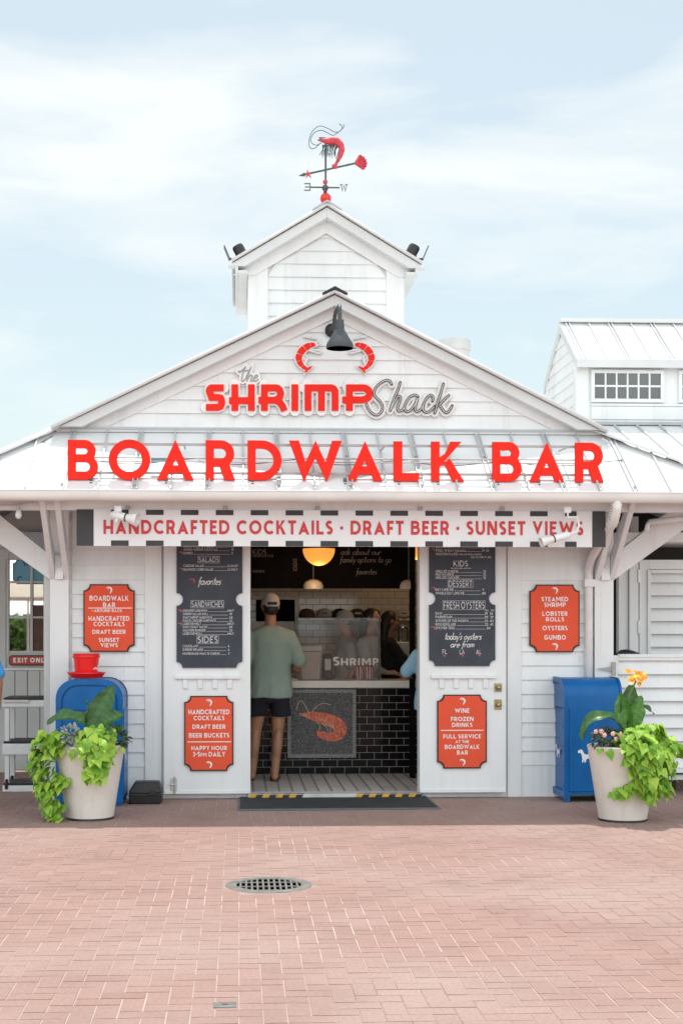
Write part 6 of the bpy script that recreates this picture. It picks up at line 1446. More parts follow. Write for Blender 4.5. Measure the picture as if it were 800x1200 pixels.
# utility cart
Yc = .62; cx = lambda x: PX(x, Yc); czz = lambda y: PZ(y, Yc, 30)
o = thing('utility_cart', 'white plastic three shelf utility cart with black tops parked on the porch', 'cart', (cx(30), Yc + .2, 0))
xa, xb = cx(3), cx(3) + .92; ya, yb = Yc, Yc + .42
for y1, y2, bt_ in ((818, 826, 1), (869, 882, 1), (918, 929, 1)):
    pass
for zt_, th_ in ((czz(817.5), .085), (czz(868.5), .125), (czz(917.5), .125)):
    q = MB(); q.box(xa, xb, ya, yb, zt_ - th_ - .012, zt_ - .022); s_ = q.build('shelf', M['cart'], o, bevel=.012)
    q = MB(); q.box(xa + .012, xb - .012, ya - .004, yb, zt_ - .021, zt_); q.build('black_liner', M['blackbox'], s_, bevel=.006)
for x in (xa + .02, xb - .07):
    for y in (ya + .02, yb - .07):
        q = MB(); z_ = czz(817.5) - .10
        q.box(x, x + .045, y, y + .045, czz(917.5) - .02, z_); q.build('upright', M['cart'], o, bevel=.006)
        q = MB(); q.lathe([(.055, -.014), (.06, -.008), (.06, .008), (.055, .014)], (x + .02, y + .02, .062), 16, Matrix.Rotation(R(90), 3, 'Y')); w_ = q.build('caster', M['blackbox'], o, auto=40); q = MB(); q.box(x + .0, x + .045, y + .005, y + .04, .10, .135); q.beam((x - .002, y + .02, .06), (x - .002, y + .02, .12), .03, .004, (1, 0, 0)); q.build('fork', M['steel'], w_)
q = MB(); q.box(xa + .01, xa + .26, ya - .02, ya - .001, czz(823), czz(820)); q.build('label_strip', M['paper'], o, bevel=.003)
# string light at the far left eave
sb_ = P(23, 590, -.75); o = thing('string_light', 'clear bulb on a white cord hanging from the eave over the porch', 'string light', tuple(sb_))
q = MB(); q.tube(catmull3([P(-60, 587, -.75), P(-20, 592, -.75), P(6, 592, -.75), P(22, 591, -.75), P(40, 588, -.75)], 5), .006, 6); q.build('cord', M['cord'], o)
q = MB(); bp_ = P(22, 591.5, -.75); q.lathe([(.016, 0), (.018, -.03), (.012, -.032)][::-1], bp_, 12); q.build('socket', M['cord'], o)
q = MB(); q.lathe([(.002, -.125), (.02, -.118), (.03, -.095), (.026, -.07), (.014, -.034)], bp_, 14); q.build('bulb', M['bulb'], o, smooth=True)

# louvred gate at the right with strap hinge and tarp
Yq = .10; o = thing('louvred_gate', 'low white louvred gate on strap hinges behind the flowering planter', 'gate', (PX(760, Yq), Yq, .2))
gw = shutter(717, 870, 768, 906, Yq, o, 8, 'gate_leaf', .05)
gw.name = 'gate_leaf'
q = MB(); q.box(PX(717, Yq) + .06, PX(870, Yq), Yq - .03, Yq + .04, PZ(770.5, Yq, 760), PZ(766.5, Yq, 760)); q.build('top_rail', M['trim'], o, bevel=.004)
q = MB(); q.box(PX(740, Yq), PX(870, Yq), Yq + .06, Yq + .10, PZ(915, Yq, 760), PZ(909, Yq, 760)); q.build('bottom_rail', M['trim'], o, bevel=.004)
q = MB(); zc2 = PZ(783.5, 0, 708)
yh_ = -.10; q.prism([(PX(698, yh_), yh_, zc2), (PX(716, yh_), yh_, zc2 - .022), (PX(716, yh_), yh_, zc2 + .022)], (0, .006, 0)); q.box(PX(716.3, yh_), PX(721, yh_), yh_ - .004, yh_ + .012, zc2 - .065, zc2 + .065); q.build('strap_hinge', M['galv'], o)
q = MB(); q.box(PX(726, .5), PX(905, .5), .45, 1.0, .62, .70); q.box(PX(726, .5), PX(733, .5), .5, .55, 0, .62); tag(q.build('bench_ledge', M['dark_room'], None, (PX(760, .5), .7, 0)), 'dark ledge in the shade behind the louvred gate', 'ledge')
q = MB(); q.tube(catmull3([P(724, 772, .35), P(728, 768, .33), P(738, 767.5, .3), P(748, 769.5, .3), P(762, 772, .32)], 5), [.03, .035, .045, .05, .052, .055, .055, .055, .055, .05, .05, .045, .045, .04, .04, .035, .03, .03, .02, .02, .02], 8); tag(q.build('rolled_tarp', M['blackbox'], None, tuple(P(742, 769, .3)), smooth=True), 'black rolled tarp resting along the top of the louvred gate', 'tarp')
q = MB(); q.box(PX(773, .45), PX(790, .45), .4, .6, .01, .24); tag(q.build('dark_crate', M['blackbox'], None, (PX(781, .45), .5, .01), bevel=.01), 'dark crate on the paving under the louvred gate', 'crate')
q = MB(); q.tube([P(760, 612, -.3), P(830, 604, -.3)], .028, 10); q.tube([P(760, 612, -.3), P(758, 616, -.3), P(757, 622, -.3)], .022, 10)
tag(q.build('strip_light', M['trim'], None, tuple(P(790, 608, -.3)), smooth=True), 'white tube strip light under the porch roof above the louvred shutter', 'strip light')
# ---------------------------------------------------------------- people
TMP = bpy.data.scenes.new('tmp')
def fuse(mb, name, m, parent, voxel, smooth=3, wrinkle=0.0, seed=0):
    """overlapping tapered volumes fused into one continuous skin"""
    me = bpy.data.meshes.new('tmp'); me.from_pydata(mb.v, [], mb.f); ob = bpy.data.objects.new('tmp', me); TMP.collection.objects.link(ob)
    r = ob.modifiers.new('r', 'REMESH'); r.mode = 'VOXEL'; r.voxel_size = voxel
    s = ob.modifiers.new('s', 'SMOOTH'); s.iterations = smooth; s.factor = .5
    
    with bpy.context.temp_override(scene=TMP, view_layer=TMP.view_layers[0]):
        dg = bpy.context.evaluated_depsgraph_get(); nm = bpy.data.meshes.new_from_object(ob.evaluated_get(dg))
    bpy.data.objects.remove(ob); bpy.data.meshes.remove(me)
    nm.name = name; nm.materials.clear(); nm.materials.append(m)
    if wrinkle:
        for v in nm.vertices:
            p = v.co; n = noise.noise(Vector((p.x * 8 + seed + p.z * 3, p.y * 8, p.z * 3.2))) * 1.2 + .7 * noise.noise(Vector((p.x * 20 + seed - p.z * 8, p.y * 20, p.z * 7)))
            v.co = p + v.normal * n * wrinkle
    nm.polygons.foreach_set('use_smooth', [True] * len(nm.polygons))
    o = bpy.data.objects.new(name, nm); COL.objects.link(o); o.parent = parent; return o
def el(mb, c, r): mb.ball(c, r, 16, 12)
def limb(mb, pts, rad, n=12):
    pts = [Vector(p) for p in pts]
    P2, R2 = [], []
    for i in range(len(pts) - 1):
        for k in range(5):
            t = k / 5; P2.append(pts[i].lerp(pts[i + 1], t)); R2.append(rad[i] + (rad[i + 1] - rad[i]) * t)
    P2.append(pts[-1]); R2.append(rad[-1]); mb.tube(P2, R2, n)
    for p, r in zip(pts, rad): mb.ball(p, r * .99, 12, 8)
def rings(mb, rs, n=20):
    """rs: [(x, y, z, rx, ry)]"""
    vs = [(x + rx * math.cos(2 * math.pi * k / n), y + ry * math.sin(2 * math.pi * k / n), z) for x, y, z, rx, ry in rs for k in range(n)]; m = len(rs)
    fs = [(i * n + k, i * n + (k + 1) % n, (i + 1) * n + (k + 1) % n, (i + 1) * n + k) for i in range(m - 1) for k in range(n)]
    fs += [tuple(range(n - 1, -1, -1)), tuple(range((m - 1) * n, m * n))]; mb.add(vs, fs)
def hand(mb, wrist, dirv, side, curl=.5, palm=None):
    """palm, four unequal bent fingers and a thumb that leaves the side of the palm; palm normal = palm"""
    w = Vector(wrist); d = Vector(dirv).normalized(); n = Vector(palm or (0, 0, -1)); n = (n - d * n.dot(d)).normalized(); s = d.cross(n) * side
    c = w + d * .045; limb(mb, [w, w + d * .085], [.027, .030], 10); limb(mb, [w + d * .03 + s * .018, w + d * .088 + s * .028], [.016, .014]); limb(mb, [w + d * .03 - s * .018, w + d * .085 - s * .030], [.016, .013])
    for i, (o, L_) in enumerate(((.030, .068), (.010, .078), (-.011, .073), (-.031, .056))):
        p = w + d * .085 + s * o; q1 = p + (d * math.cos(curl * .6) + n * math.sin(curl * .6)) * L_ * .45; q2 = q1 + (d * math.cos(curl * 1.5) + n * math.sin(curl * 1.5)) * L_ * .32; q3 = q2 + (d * math.cos(curl * 2.3) + n * math.sin(curl * 2.3)) * L_ * .23
        limb(mb, [p, q1, q2, q3], [.0098, .0092, .0085, .0075], 8)
    p = w + d * .028 + s * .026; limb(mb, [p, p + (d * .6 + s * .7 + n * .2).normalized() * .035, p + (d * .75 + s * .62 + n * .35).normalized() * .066], [.0135, .011, .009], 8)
def person(label, loc, rz, s=1.0, skin='skin', top=('sage_shirt', 'sage'), bottom=('shorts', 'navy'), arms=None, turn=0.0, hat=None, hair=None, shoes='flip', sleeve=.26, topz=.78, wide=1.0, group=None, stride=.0, lean=0.0, hem=.555, vx=1.5):
    """faces local +Y; heights for a 1.78 m figure"""
    o = bpy.data.objects.new('person', None); COL.objects.link(o); o['label'] = label; o['category'] = 'person'
    if group: o['group'] = group
    b = MB(); W = wide
    rings(b, [(0, 0, .80, .12, .09), (0, 0, .88, .165 * W, .115), (0, 0, .98, .155 * W, .11), (0, .005, 1.10, .142 * W, .105), (0, .0, 1.24, .160 * W, .115), (0, -.005, 1.36, .175 * W, .112), (0, -.01, 1.44, .15 * W, .085), (0, -.01, 1.49, .075, .06)])
    limb(b, [(0, -.012, 1.46), (0, .004, 1.56), (0, .012, 1.60)], [.062, .056, .054])
    for sd in (-1, 1):
        st = stride * sd
        limb(b, [(sd * .09, 0, .88), (sd * .105, .012 + st * .5, .50), (sd * .105, -.012 + st, .09)], [.098, .060, .040]); el(b, (sd * .106, -.022 + st * .75, .36), (.051, .058, .16))
        limb(b, [(sd * .105, -.025 + st, .055), (sd * .112, .07 + st, .040), (sd * .118, .165 + st, .028)], [.040, .037, .026]); el(b, (sd * .105, -.04 + st, .045), (.034, .035, .042))
        for t_ in range(5): limb(b, [(sd * (.088 + .016 * t_), .155 + st - abs(t_ - 1) * .008, .026), (sd * (.090 + .017 * t_), .20 + st - t_ * .011, .020)], [.013, .0095], 8)
    A = arms or {}
    for sd in (-1, 1):
        sh_ = Vector((sd * .185 * W, -.01, 1.43)); ebw, wr, hd, cu, pn = A.get(sd, ((sd * .245 * W, -.03, 1.14), (sd * .25 * W, .06, .90), (0, .15, -1), .45, (-sd, 0, 0)))
        limb(b, [sh_ - Vector((sd * .02, 0, .05)), ebw, wr], [.050, .043, .030]); el(b, Vector(ebw).lerp(Vector(wr), .28), (.044, .044, .05)); hand(b, wr, hd, sd, cu, pn)
    bend_ = lambda m_: setattr(m_, 'v', [(x + lean * max(0, .92 - z) / .92, y, z) for x, y, z in m_.v])
    # head: turned about the neck
    Rm = Matrix.Rotation(turn, 3, 'Z'); hc = Vector((0, .028, 1.685))
    hp_ = lambda x, y, z: hc + Rm @ Vector((x, y, z))
    h = MB(); el(h, (0, -.008, .02), (.076, .095, .098)); el(h, (0, .03, -.045), (.060, .066, .072)); el(h, (0, .055, -.088), (.032, .032, .026))
    el(h, (0, .098, -.022), (.014, .022, .028)); el(h, (0, .088, .02), (.040, .014, .014)); el(h, (0, .082, -.062), (.026, .014, .016))
    for sd in (-1, 1): el(h, (sd * .078, -.012, -.008), (.012, .020, .032)); el(h, (sd * .045, .06, -.035), (.026, .022, .022))
    b.add([hp_(*v) for v in h.v], h.f)
    bend_(b); body = fuse(b, 'body', M[skin], o, .0075 * vx, 7)
    q = MB()
    for sd in (-1, 1): q.ball(hp_(sd * .030, .085, .004), (.011, .008, .008), 10, 6)
    q.build('eyes', M['eye'], o, smooth=True); q = MB(); q.ball(hp_(0, .094, -.060), (.020, .006, .006), 10, 6); q.build('mouth', M['lip'], o, smooth=True)
    # clothes
    q = MB(); zt = topz
    rings(q, [(0, 0, zt, .196 * W, .148), (0, 0, zt + .12, .190 * W, .142), (0, .0, 1.05, .174 * W, .132), (0, .0, 1.22, .182 * W, .138), (0, -.006, 1.34, .198 * W, .134), (0, -.012, 1.42, .200 * W, .105), (0, -.012, 1.47, .135 * W, .082), (0, -.01, 1.50, .074, .068)])
    for sd in (-1, 1):
        sh_ = Vector((sd * .175 * W, -.01, 1.395)); a = A.get(sd); ebw = Vector(a[0]) if a else Vector((sd * .245 * W, -.03, 1.14)); wr = Vector(a[1]) if a else Vector((sd * .25 * W, .06, .90))
        if sleeve < .35: limb(q, [sh_ - Vector((sd * .02, 0, .01)), sh_.lerp(ebw, sleeve / .29 * .95)], [.076, .072])
        else: limb(q, [sh_, ebw, ebw.lerp(wr, .85)], [.076, .058, .044])
    sh = fuse(q, top[0], M[top[1]], o, .0105 * vx, 3, .009, seed=loc[0] * 7)
    q = MB()
    if bottom[0] == 'shorts':
        rings(q, [(0, 0, .76, .175 * W, .125), (0, 0, .88, .180 * W, .130), (0, 0, 1.0, .160 * W, .118)])
        for sd in (-1, 1): st = stride * sd; rings(q, [(sd * .112 * W, st * .42, hem, .098, .108), (sd * .10 * W, st * .25, .70, .098, .112), (sd * .09 * W, 0, .84, .092, .112)])
    else:
        rings(q, [(0, 0, .80, .172 * W, .122), (0, 0, .90, .178 * W, .126), (0, 0, 1.0, .158 * W, .116)])
        for sd in (-1, 1): st = stride * sd; limb(q, [(sd * .09, 0, .86), (sd * .105, .012 + st * .5, .50), (sd * .105, -.008 + st, .10)], [.108, .078, .062])
    bend_(q); fuse(q, bottom[0], M[bottom[1]], o, .011 * vx, 3, .004, seed=3 + loc[0])
    if hair:
        q = MB(); cvt = lambda pts: [hp_(*p) for p in pts]
        el2 = MB(); el(el2, (0, -.018, .028), (.084, .098, .098))
        if hair[0] == 'long':
            rings(el2, [(0, -.09, -.46, .07, .03), (0, -.10, -.30, .098, .045), (0, -.085, -.12, .100, .06), (0, -.05, .02, .088, .075)])
        elif hair[0] == 'tail':
            limb(el2, [(0, -.10, .03), (0, -.15, -.03), (0, -.14, -.20)], [.03, .035, .015])
        else: el(el2, (0, -.05, -.03), (.074, .062, .06))
        # keep the face clear
        el2.v = [(x, min(y, .048 if z < .06 else .08), z) for x, y, z in el2.v]
        q.add([hp_(*v) for v in el2.v], el2.f); fuse(q, 'hair', M[hair[1]], o, .009 * vx, 2, .003)
    if hat:
        q = MB(); n = 24; prof = [(1.0, -.012), (1.0, .02), (.93, .055), (.72, .085), (.36, .104), (.01, .108)]
        vs = [hp_(r * .090 * math.cos(2 * math.pi * k / n), -.010 + r * .107 * math.sin(2 * math.pi * k / n), z + .022) for r, z in prof for k in range(n)]; fs = []
        gap = lambda i, k: i == 0 and 16 <= k <= 19      # strap opening at the back
        for i in range(5):
            for k in range(n):
                if not gap(i, k): fs.append((i * n + k, i * n + (k + 1) % n, (i + 1) * n + (k + 1) % n, (i + 1) * n + k))
        q.add(vs, fs); cap_ = q.build('cap', M[hat], o, smooth=True); q = MB()
        st_ = [hp_(.091 * math.cos(a), -.010 + .108 * math.sin(a), .004) for a in [R(230 + 80 * i / 10) for i in range(11)]]; q.tube(st_, .009, 6); q.build('strap', M[hat], cap_, smooth=True)
        q = MB(); n2 = 13; ins = [(.088 * math.sin(R(-80 + 160 * i / 12)), -.010 + .105 * math.cos(R(-80 + 160 * i / 12)), .018) for i in range(n2)]; ous = [(.086 * math.sin(R(-80 + 160 * i / 12)), .0 + .105 * math.cos(R(-80 + 160 * i / 12)) + .075 * max(0, math.cos(R(-80 + 160 * i / 12))) ** .6, .018 - .028 * math.cos(R(-80 + 160 * i / 12))) for i in range(n2)]
        vs = [hp_(*p) for p in ins + ous] + [hp_(x, y, z - .006) for x, y, z in ous + ins]
        fs = [(a * n2 + i, ((a + 1) % 4) * n2 + i, ((a + 1) % 4) * n2 + i + 1, a * n2 + i + 1) for a in range(4) for i in range(n2 - 1)]
        q.add(vs, fs); q.build('brim', M[hat], cap_, smooth=True)
        q = MB(); q.ball(hp_(0, -.01, .132), .008, 8, 5); q.build('button', M[hat], cap_)
    for sd in (-1, 1):
        st = stride * sd
        if shoes == 'flip':
            q = MB(); pts = [(sd * (.112 + x), y + st, .001) for x, y in [(-.030, -.085), (.0, -.098), (.030, -.085), (.040, .0), (.050, .11), (.040, .19), (.008, .218), (-.026, .19), (-.036, .09), (-.034, .0)]]
            if sd < 0: pts = pts[::-1]
            q.prism(pts, (0, 0, .014)); bend_(q); f_ = q.build('flip_flop', M['leather'], o, bevel=.004); q = MB()
            for e in (-.042, .048): q.tube(catmull3([(sd * (.112 + e), .03 + st, .016), (sd * (.112 + e * .75), .07 + st, .062), (sd * .108, .145 + st, .038)], 4), .007, 6)
            bend_(q); q.build('thong_strap', M['leather'], f_)
        else:
            q = MB(); limb(q, [(sd * .105, -.04 + st, .048), (sd * .112, .08 + st, .045), (sd * .116, .19 + st, .035)], [.048, .048, .036]); q.v = [(x, y, max(z, .002)) for x, y, z in q.v]; q.build('shoe', M['blackbox'], o, smooth=True)
    o.scale = (s, s, s); o.location = loc; o.rotation_euler = (0, 0, rz); return o
ZF = .036
YM = 1.18; xm_ = PX(317, YM)
person('man in sage green shirt, black shorts and pale cap waiting at the counter', (xm_, YM, ZF), R(4), 1.055, 'skin', ('t_shirt', 'sage'), ('shorts', 'navy'),
       {1: ((.285, -.045, 1.12), (.20, .17, 1.045), (-.35, .95, .05), .5, (0, 0, -1)), -1: ((-.27, -.03, 1.13), (-.22, .2, 1.05), (.2, 1, .05), .4, (0, 0, -1))}, turn=R(6), hat='cap', hair=('short', 'hair'), shoes='flip', topz=.80, wide=1.13, stride=-.05, lean=-.075, hem=.62, vx=1.0)
YB_ = 2.72
person('worker in white shirt and coral trousers with light hair behind the counter', (PX(403.5, 2.9), 2.62, ZF), R(100), .97, 'skin2', ('t_shirt', 'white_shirt'), ('trousers', 'coral_cloth'), None, hat='cap', hair=('tail', 'hair2'), shoes='shoe', topz=.92, wide=.9)
person('woman with long dark hair in a heather grey top working behind the glass case', (PX(433, 2.45), 2.45, ZF), R(-118), .985, 'skin2', ('top', 'grey_shirt'), ('trousers', 'exit_red'),
       {1: ((.24, .06, 1.16), (.12, .26, 1.08), (-.5, .9, 0), .6, (0, 0, -1)), -1: ((-.24, .06, 1.16), (-.10, .27, 1.06), (.4, .9, 0), .6, (0, 0, -1))}, hair=('long', 'hair'), shoes='shoe', sleeve=.5, topz=.88, wide=.95)
person('worker all in black reaching away behind the end of the counter', (PX(455, 2.5), 2.52, ZF), R(-80), .97, 'skin3', ('top', 'black_shirt'), ('trousers', 'navy'),
       {1: ((.21, .16, 1.20), (.12, .42, 1.12), (0, 1, -.1), .5, (0, 0, -1))}, hair=('long', 'hair'), shoes='shoe', sleeve=.5, topz=.80)
person('customer in a sky blue t-shirt half hidden behind the brass locked door', (PX(506, .72), .72, ZF), R(12), .93, 'skin2', ('t_shirt', 'sky_shirt'), ('shorts', 'navy'), {-1: ((-.27, .10, 1.18), (-.16, .33, 1.14), (.2, 1, 0), .4, (0, 0, -1))}, hair=('short', 'hair2'), shoes='flip', topz=.80, lean=.10)
pl_ = P(0, 800, .35)
person('passer-by in a bright blue shirt in front of the porch cart, mostly out of view', (P(-36, 0, -.75).x, -.75, .0), R(8), 1.0, 'skin', ('t_shirt', 'blue_shirt'), ('shorts', 'blue_shirt'), {1: ((.255, -.05, 1.16), (.25, .06, .96), (-.1, .4, -1), .5, (-1, 0, 0))}, hair=('short', 'hair'), shoes='shoe', topz=.82)

bpy.data.scenes.remove(TMP)
# ---------------------------------------------------------------- planters
def tone_attr(o, tones):
    a = o.data.attributes.new('tone', 'FLOAT', 'FACE'); a.data.foreach_set('value', tones)
class LB(MB):
    def __init__(s): super().__init__(); s.t = []
    def leaf(s, p, tip, nrm, ln, wd, shape, fold=.25, bend=.2, tone=.5):
        """one leaf: p base, tip direction, nrm face direction; shape = half widths along its length"""
        d = Vector(tip).normalized(); n = Vector(nrm); n = (n - d * n.dot(d)); n = n.normalized() if n.length > 1e-4 else d.orthogonal().normalized(); sd = d.cross(n)
        k = len(shape); p = Vector(p); vs = []
        for i, (u, w) in enumerate(shape):
            c = p + d * (ln * u) - n * (bend * ln * u * u)
            e = n * (fold * w * wd)
            vs += [c + sd * (w * wd) + e * (1 if u >= 0 else .5), c, c - sd * (w * wd) + e]
        fs = []
        for i in range(k - 1):
            a = i * 3; fs += [(a, a + 1, a + 4, a + 3), (a + 1, a + 2, a + 5, a + 4)]
        s.add(vs, fs); s.t += [tone] * len(fs)
    def done(s, name, m, parent, loc=None):
        me = bpy.data.meshes.new(name); o0 = worigin(parent) if parent is not None else Vector(loc)
        me.from_pydata([tuple(Vector(v) - o0) for v in s.v], [], s.f); me.update(); me.materials.append(m)
        me.polygons.foreach_set('use_smooth', [True] * len(me.polygons))
        o = bpy.data.objects.new(name, me); COL.objects.link(o)
        if parent is not None: o.parent = parent
        else: o.location = o0
        tone_attr(o, s.t); return o
HEART = [(-.10, .20), (-.02, .42), (.12, .52), (.30, .47), (.52, .33), (.76, .16), (1.0, .01)]
OVAL = [(0, .03), (.2, .3), (.5, .42), (.8, .26), (1, .02)]
rl = random.Random(11)
def planter(xc, ybase, lab):
    b = ground_at(xc, ybase); r0, r1, h = .195, .292, .62; c = Vector((b.x, b.y + r0 * .98, 0))
    o = thing('planter_pot', lab, 'planter', (c.x, c.y, 0), 'cream planters by the litter bins')
    q = MB(); q.lathe([(r0 - .012, .0), (r0, .008), (r0 + .002, .02), (r1 - .004, h - .015), (r1, h - .004), (r1 - .004, h), (r1 - .028, h), (r1 - .034, h - .01), (r1 - .04, h - .06)], c, 56); q.build('pot_shell', M['pot'], o, auto=40)
    q = MB(); q.lathe([(.0005, h - .05), (r1 - .036, h - .052)], c, 40); q.build('soil', M['soil'], o)
    q = MB(); q.lathe([(r0 + .004, .0012), (r0 + .006, .004), (r0 + .0025, .018), (r0 + .001, .018)], c, 48); q.build('base_ring', M['blackbox'], o)
    return c, r1, h
def vine(c, r1, h, label, paths, n, size=(.055, .105), spread=.075, m='lime', cat='plant'):
    """trailing sweet potato vine: stems that spill over the rim, leaves all round them"""
    o = thing('trailing_vine', label, cat, (c.x, c.y, h), 'lime vines in the planters'); lb = LB(); st = MB(); cnt = 0
    tot = sum(w for _, w, _ in paths)
    for pts, w, sp in paths:
        cp_ = catmull3([Vector(p) for p in pts], 8)
        for j in range(2):
            off = Vector((rl.uniform(-1, 1), rl.uniform(-1, 1), rl.uniform(-.4, .4))) * sp * .5
            st.tube([p + off * min(1, i / 6) for i, p in enumerate(cp_)], .004, 5)
        for i in range(int(n * w / tot)):
            f = rl.random() ** .9; q = cp_[min(int(f * (len(cp_) - 1)), len(cp_) - 1)]
            a = rl.uniform(0, 2 * math.pi); rad = sp * math.sqrt(rl.random()) * (1.0 - .35 * f)
            out = Vector((math.cos(a), math.sin(a), rl.uniform(-.3, .6)))
            p = q + Vector((math.cos(a) * rad, math.sin(a) * rad * .8, rl.uniform(-.6, .5) * sp))
            v = p - Vector((c.x, c.y, p.z))
            lim = .195 + (r1 - .195) * max(0, min(1, p.z / h)) + .016
            if v.length < lim and p.z < h - .005: p = Vector((c.x, c.y, p.z)) + v.normalized() * (lim + rl.uniform(0, .03)); 
            if p.z < .03: p.z = .03 + rl.random() * .03
            rdir = (p - Vector((c.x, c.y, p.z))); rdir = rdir.normalized() if rdir.length > 1e-3 else Vector((0, -1, 0))
            nrm = rdir * rl.uniform(.5, 1.1) + Vector((0, 0, rl.uniform(.35, 1.1))) + Vector((rl.uniform(-.5, .5), rl.uniform(-.5, .3), 0))
            tip = rdir * rl.uniform(.2, .8) + Vector((rl.uniform(-.7, .7), rl.uniform(-.3, .3), -rl.uniform(.35, 1.0)))
            L_ = rl.uniform(*size); lb.leaf(p, tip, nrm, L_, L_ * rl.uniform(.85, 1.1), HEART, rl.uniform(.12, .4), rl.uniform(.0, .35), min(1, max(0, rl.gauss(.42, .24))))
    lb.done('leaves', M[m], o); st.build('stems', M['stem'], o); return o
def blade(lb, p, az, el0, ln, wd, curl, tone, roll=0, droop=.0, n=18, cup=.45):
    """a broad canna leaf that rises at el0 and bends over by curl"""
    p = Vector(p); d0 = Vector((math.cos(az), math.sin(az), 0)); vs = []; pos = Vector(p); e = el0; side0 = Vector((-math.sin(az), math.cos(az), 0))
    m = 9
    for i in range(n + 1):
        u = i / n; w = wd * (math.sin(math.pi * min(1, u * .93 + .05)) ** .8) * (1 - .25 * u) * (.10 if i == 0 else 1)
        d = d0 * math.cos(e) + Vector((0, 0, math.sin(e))); nn = -d0 * math.sin(e) + Vector((0, 0, math.cos(e)))
        sd = side0 * math.cos(roll * (.7 + .3 * u)) + nn * math.sin(roll * (.7 + .3 * u)); n2 = -side0 * math.sin(roll * (.7 + .3 * u)) + nn * math.cos(roll * (.7 + .3 * u))
        if u > .995: w = .002
        for k in range(m):
            t = (k / (m - 1) - .5) * 2; wob = .010 * math.sin(u * 17 + t * 2) * abs(t)
            vs.append(pos + sd * (t * w / 2) + n2 * (abs(t) ** 1.5 * w * cup * .5 + wob))
        pos = pos + d * (ln / n); e -= curl / n * (1 + droop * u)
    fs = [(i * m + k, i * m + k + 1, (i + 1) * m + k + 1, (i + 1) * m + k) for i in range(n) for k in range(m - 1)]
    lb.add(vs, fs); lb.t += [tone + .13 * math.sin((i // (m - 1)) * 2.1 + abs(i % (m - 1) - 3.5) * 1.3) + (.16 if i % (m - 1) in (3, 4) else 0) for i in range(len(fs))]
def canna(c, h, label, leaves, m='canna'):
    o = thing('canna_plant', label, 'plant', (c.x, c.y, h - .05), 'canna plants in the planters')
    for p, az, e, ln, wd, cu, roll, mm in leaves:
        lb = LB(); blade(lb, (c.x + p[0], c.y + p[1], h + p[2]), R(az), R(e), ln, wd, R(cu), rl.uniform(.25, .55), R(roll)); lb.done('leaf_blade', M[mm], o)
    q = MB(); q.tube([(c.x, c.y, h - .05), (c.x + .01, c.y, h + .10), (c.x + .015, c.y, h + .22)], [.018, .016, .010], 8); q.build('stem', M['stem'], o)
    return o
def tuft(c, label, centre, rad, n, m, size, nm='filler_plant', flowers=0):
    o = thing(nm, label, 'plant', tuple(centre), 'filler plants in the planters'); lb = LB(); C_ = Vector(centre)
    for i in range(n):
        v = Vector((rl.gauss(0, 1), rl.gauss(0, 1), rl.gauss(0, 1))).normalized(); f = rl.random() ** .4; p = C_ + Vector((v.x * rad[0], v.y * rad[1], v.z * rad[2])) * f
        L_ = rl.uniform(*size); lb.leaf(p, v + Vector((0, 0, rl.uniform(-.2, .6))), Vector((rl.uniform(-1, 1), rl.uniform(-1, .2), 1)), L_, L_ * .8, OVAL, .3, .3, rl.uniform(.05, .85))
    lb.done('leaves', M[m], o)
    q = MB()
    for i in range(6): q.tube([C_ + Vector((rl.uniform(-.02, .02), rl.uniform(-.02, .02), -rad[2])), C_ + Vector((rl.uniform(-1, 1) * rad[0] * .7, rl.uniform(-1, 1) * rad[1] * .7, rl.uniform(0, .7) * rad[2]))], .004, 5)
    q.build('twigs', M['stem'], o)
    for i in range(flowers):
        a = R(200 + 140 * (i + .5) / flowers + rl.uniform(-10, 10)); p = C_ + Vector((math.cos(a) * rad[0] * .9, math.sin(a) * rad[1] * .95, rl.uniform(-.1, .9) * rad[2])); lbf = MB()
        for k in range(5):
            t = 2 * math.pi * k / 5; lbf.ball(p + Vector((math.cos(t) * .011, -.008, math.sin(t) * .011)), (.010, .006, .010), 8, 5)
        lbf.ball(p + Vector((0, -.014, 0)), .007, 8, 5); lbf.build('flower', M['pink_petal'], o, smooth=True)
    return o
# left planter
c, r1, h = planter(103, 962.5, 'cream tapered pot in front of the bin with the red bucket'); V3 = lambda x, y, z: (c.x + x, c.y + y, h + z)
vine(c, r1, h, 'lime green vine spilling down the pot below the red bucket', [
    ([V3(-.20, -.12, .02), V3(-.28, -.18, .07), V3(-.34, -.17, .0), V3(-.36, -.17, -.20), V3(-.32, -.19, -.40), V3(-.26, -.20, -.56)], 1.5, .135),
    ([V3(-.12, -.05, .02), V3(-.28, -.10, .06), V3(-.43, -.10, -.06), V3(-.44, -.10, -.22)], .6, .09),
    ([V3(-.20, -.16, -.25), V3(-.30, -.20, -.38), V3(-.25, -.20, -.58)], .5, .09),
    ([V3(.0, -.12, .02), V3(.03, -.24, .10), V3(.06, -.34, .02), V3(.07, -.345, -.10), V3(.07, -.33, -.22)], 1.0, .125),
    ([V3(.06, -.12, .02), V3(.14, -.20, .09), V3(.16, -.29, .0), V3(.15, -.30, -.13)], .55, .095),
    ([V3(.03, -.14, .06), V3(.08, -.22, .10)], .3, .09)], 620, (.05, .092))
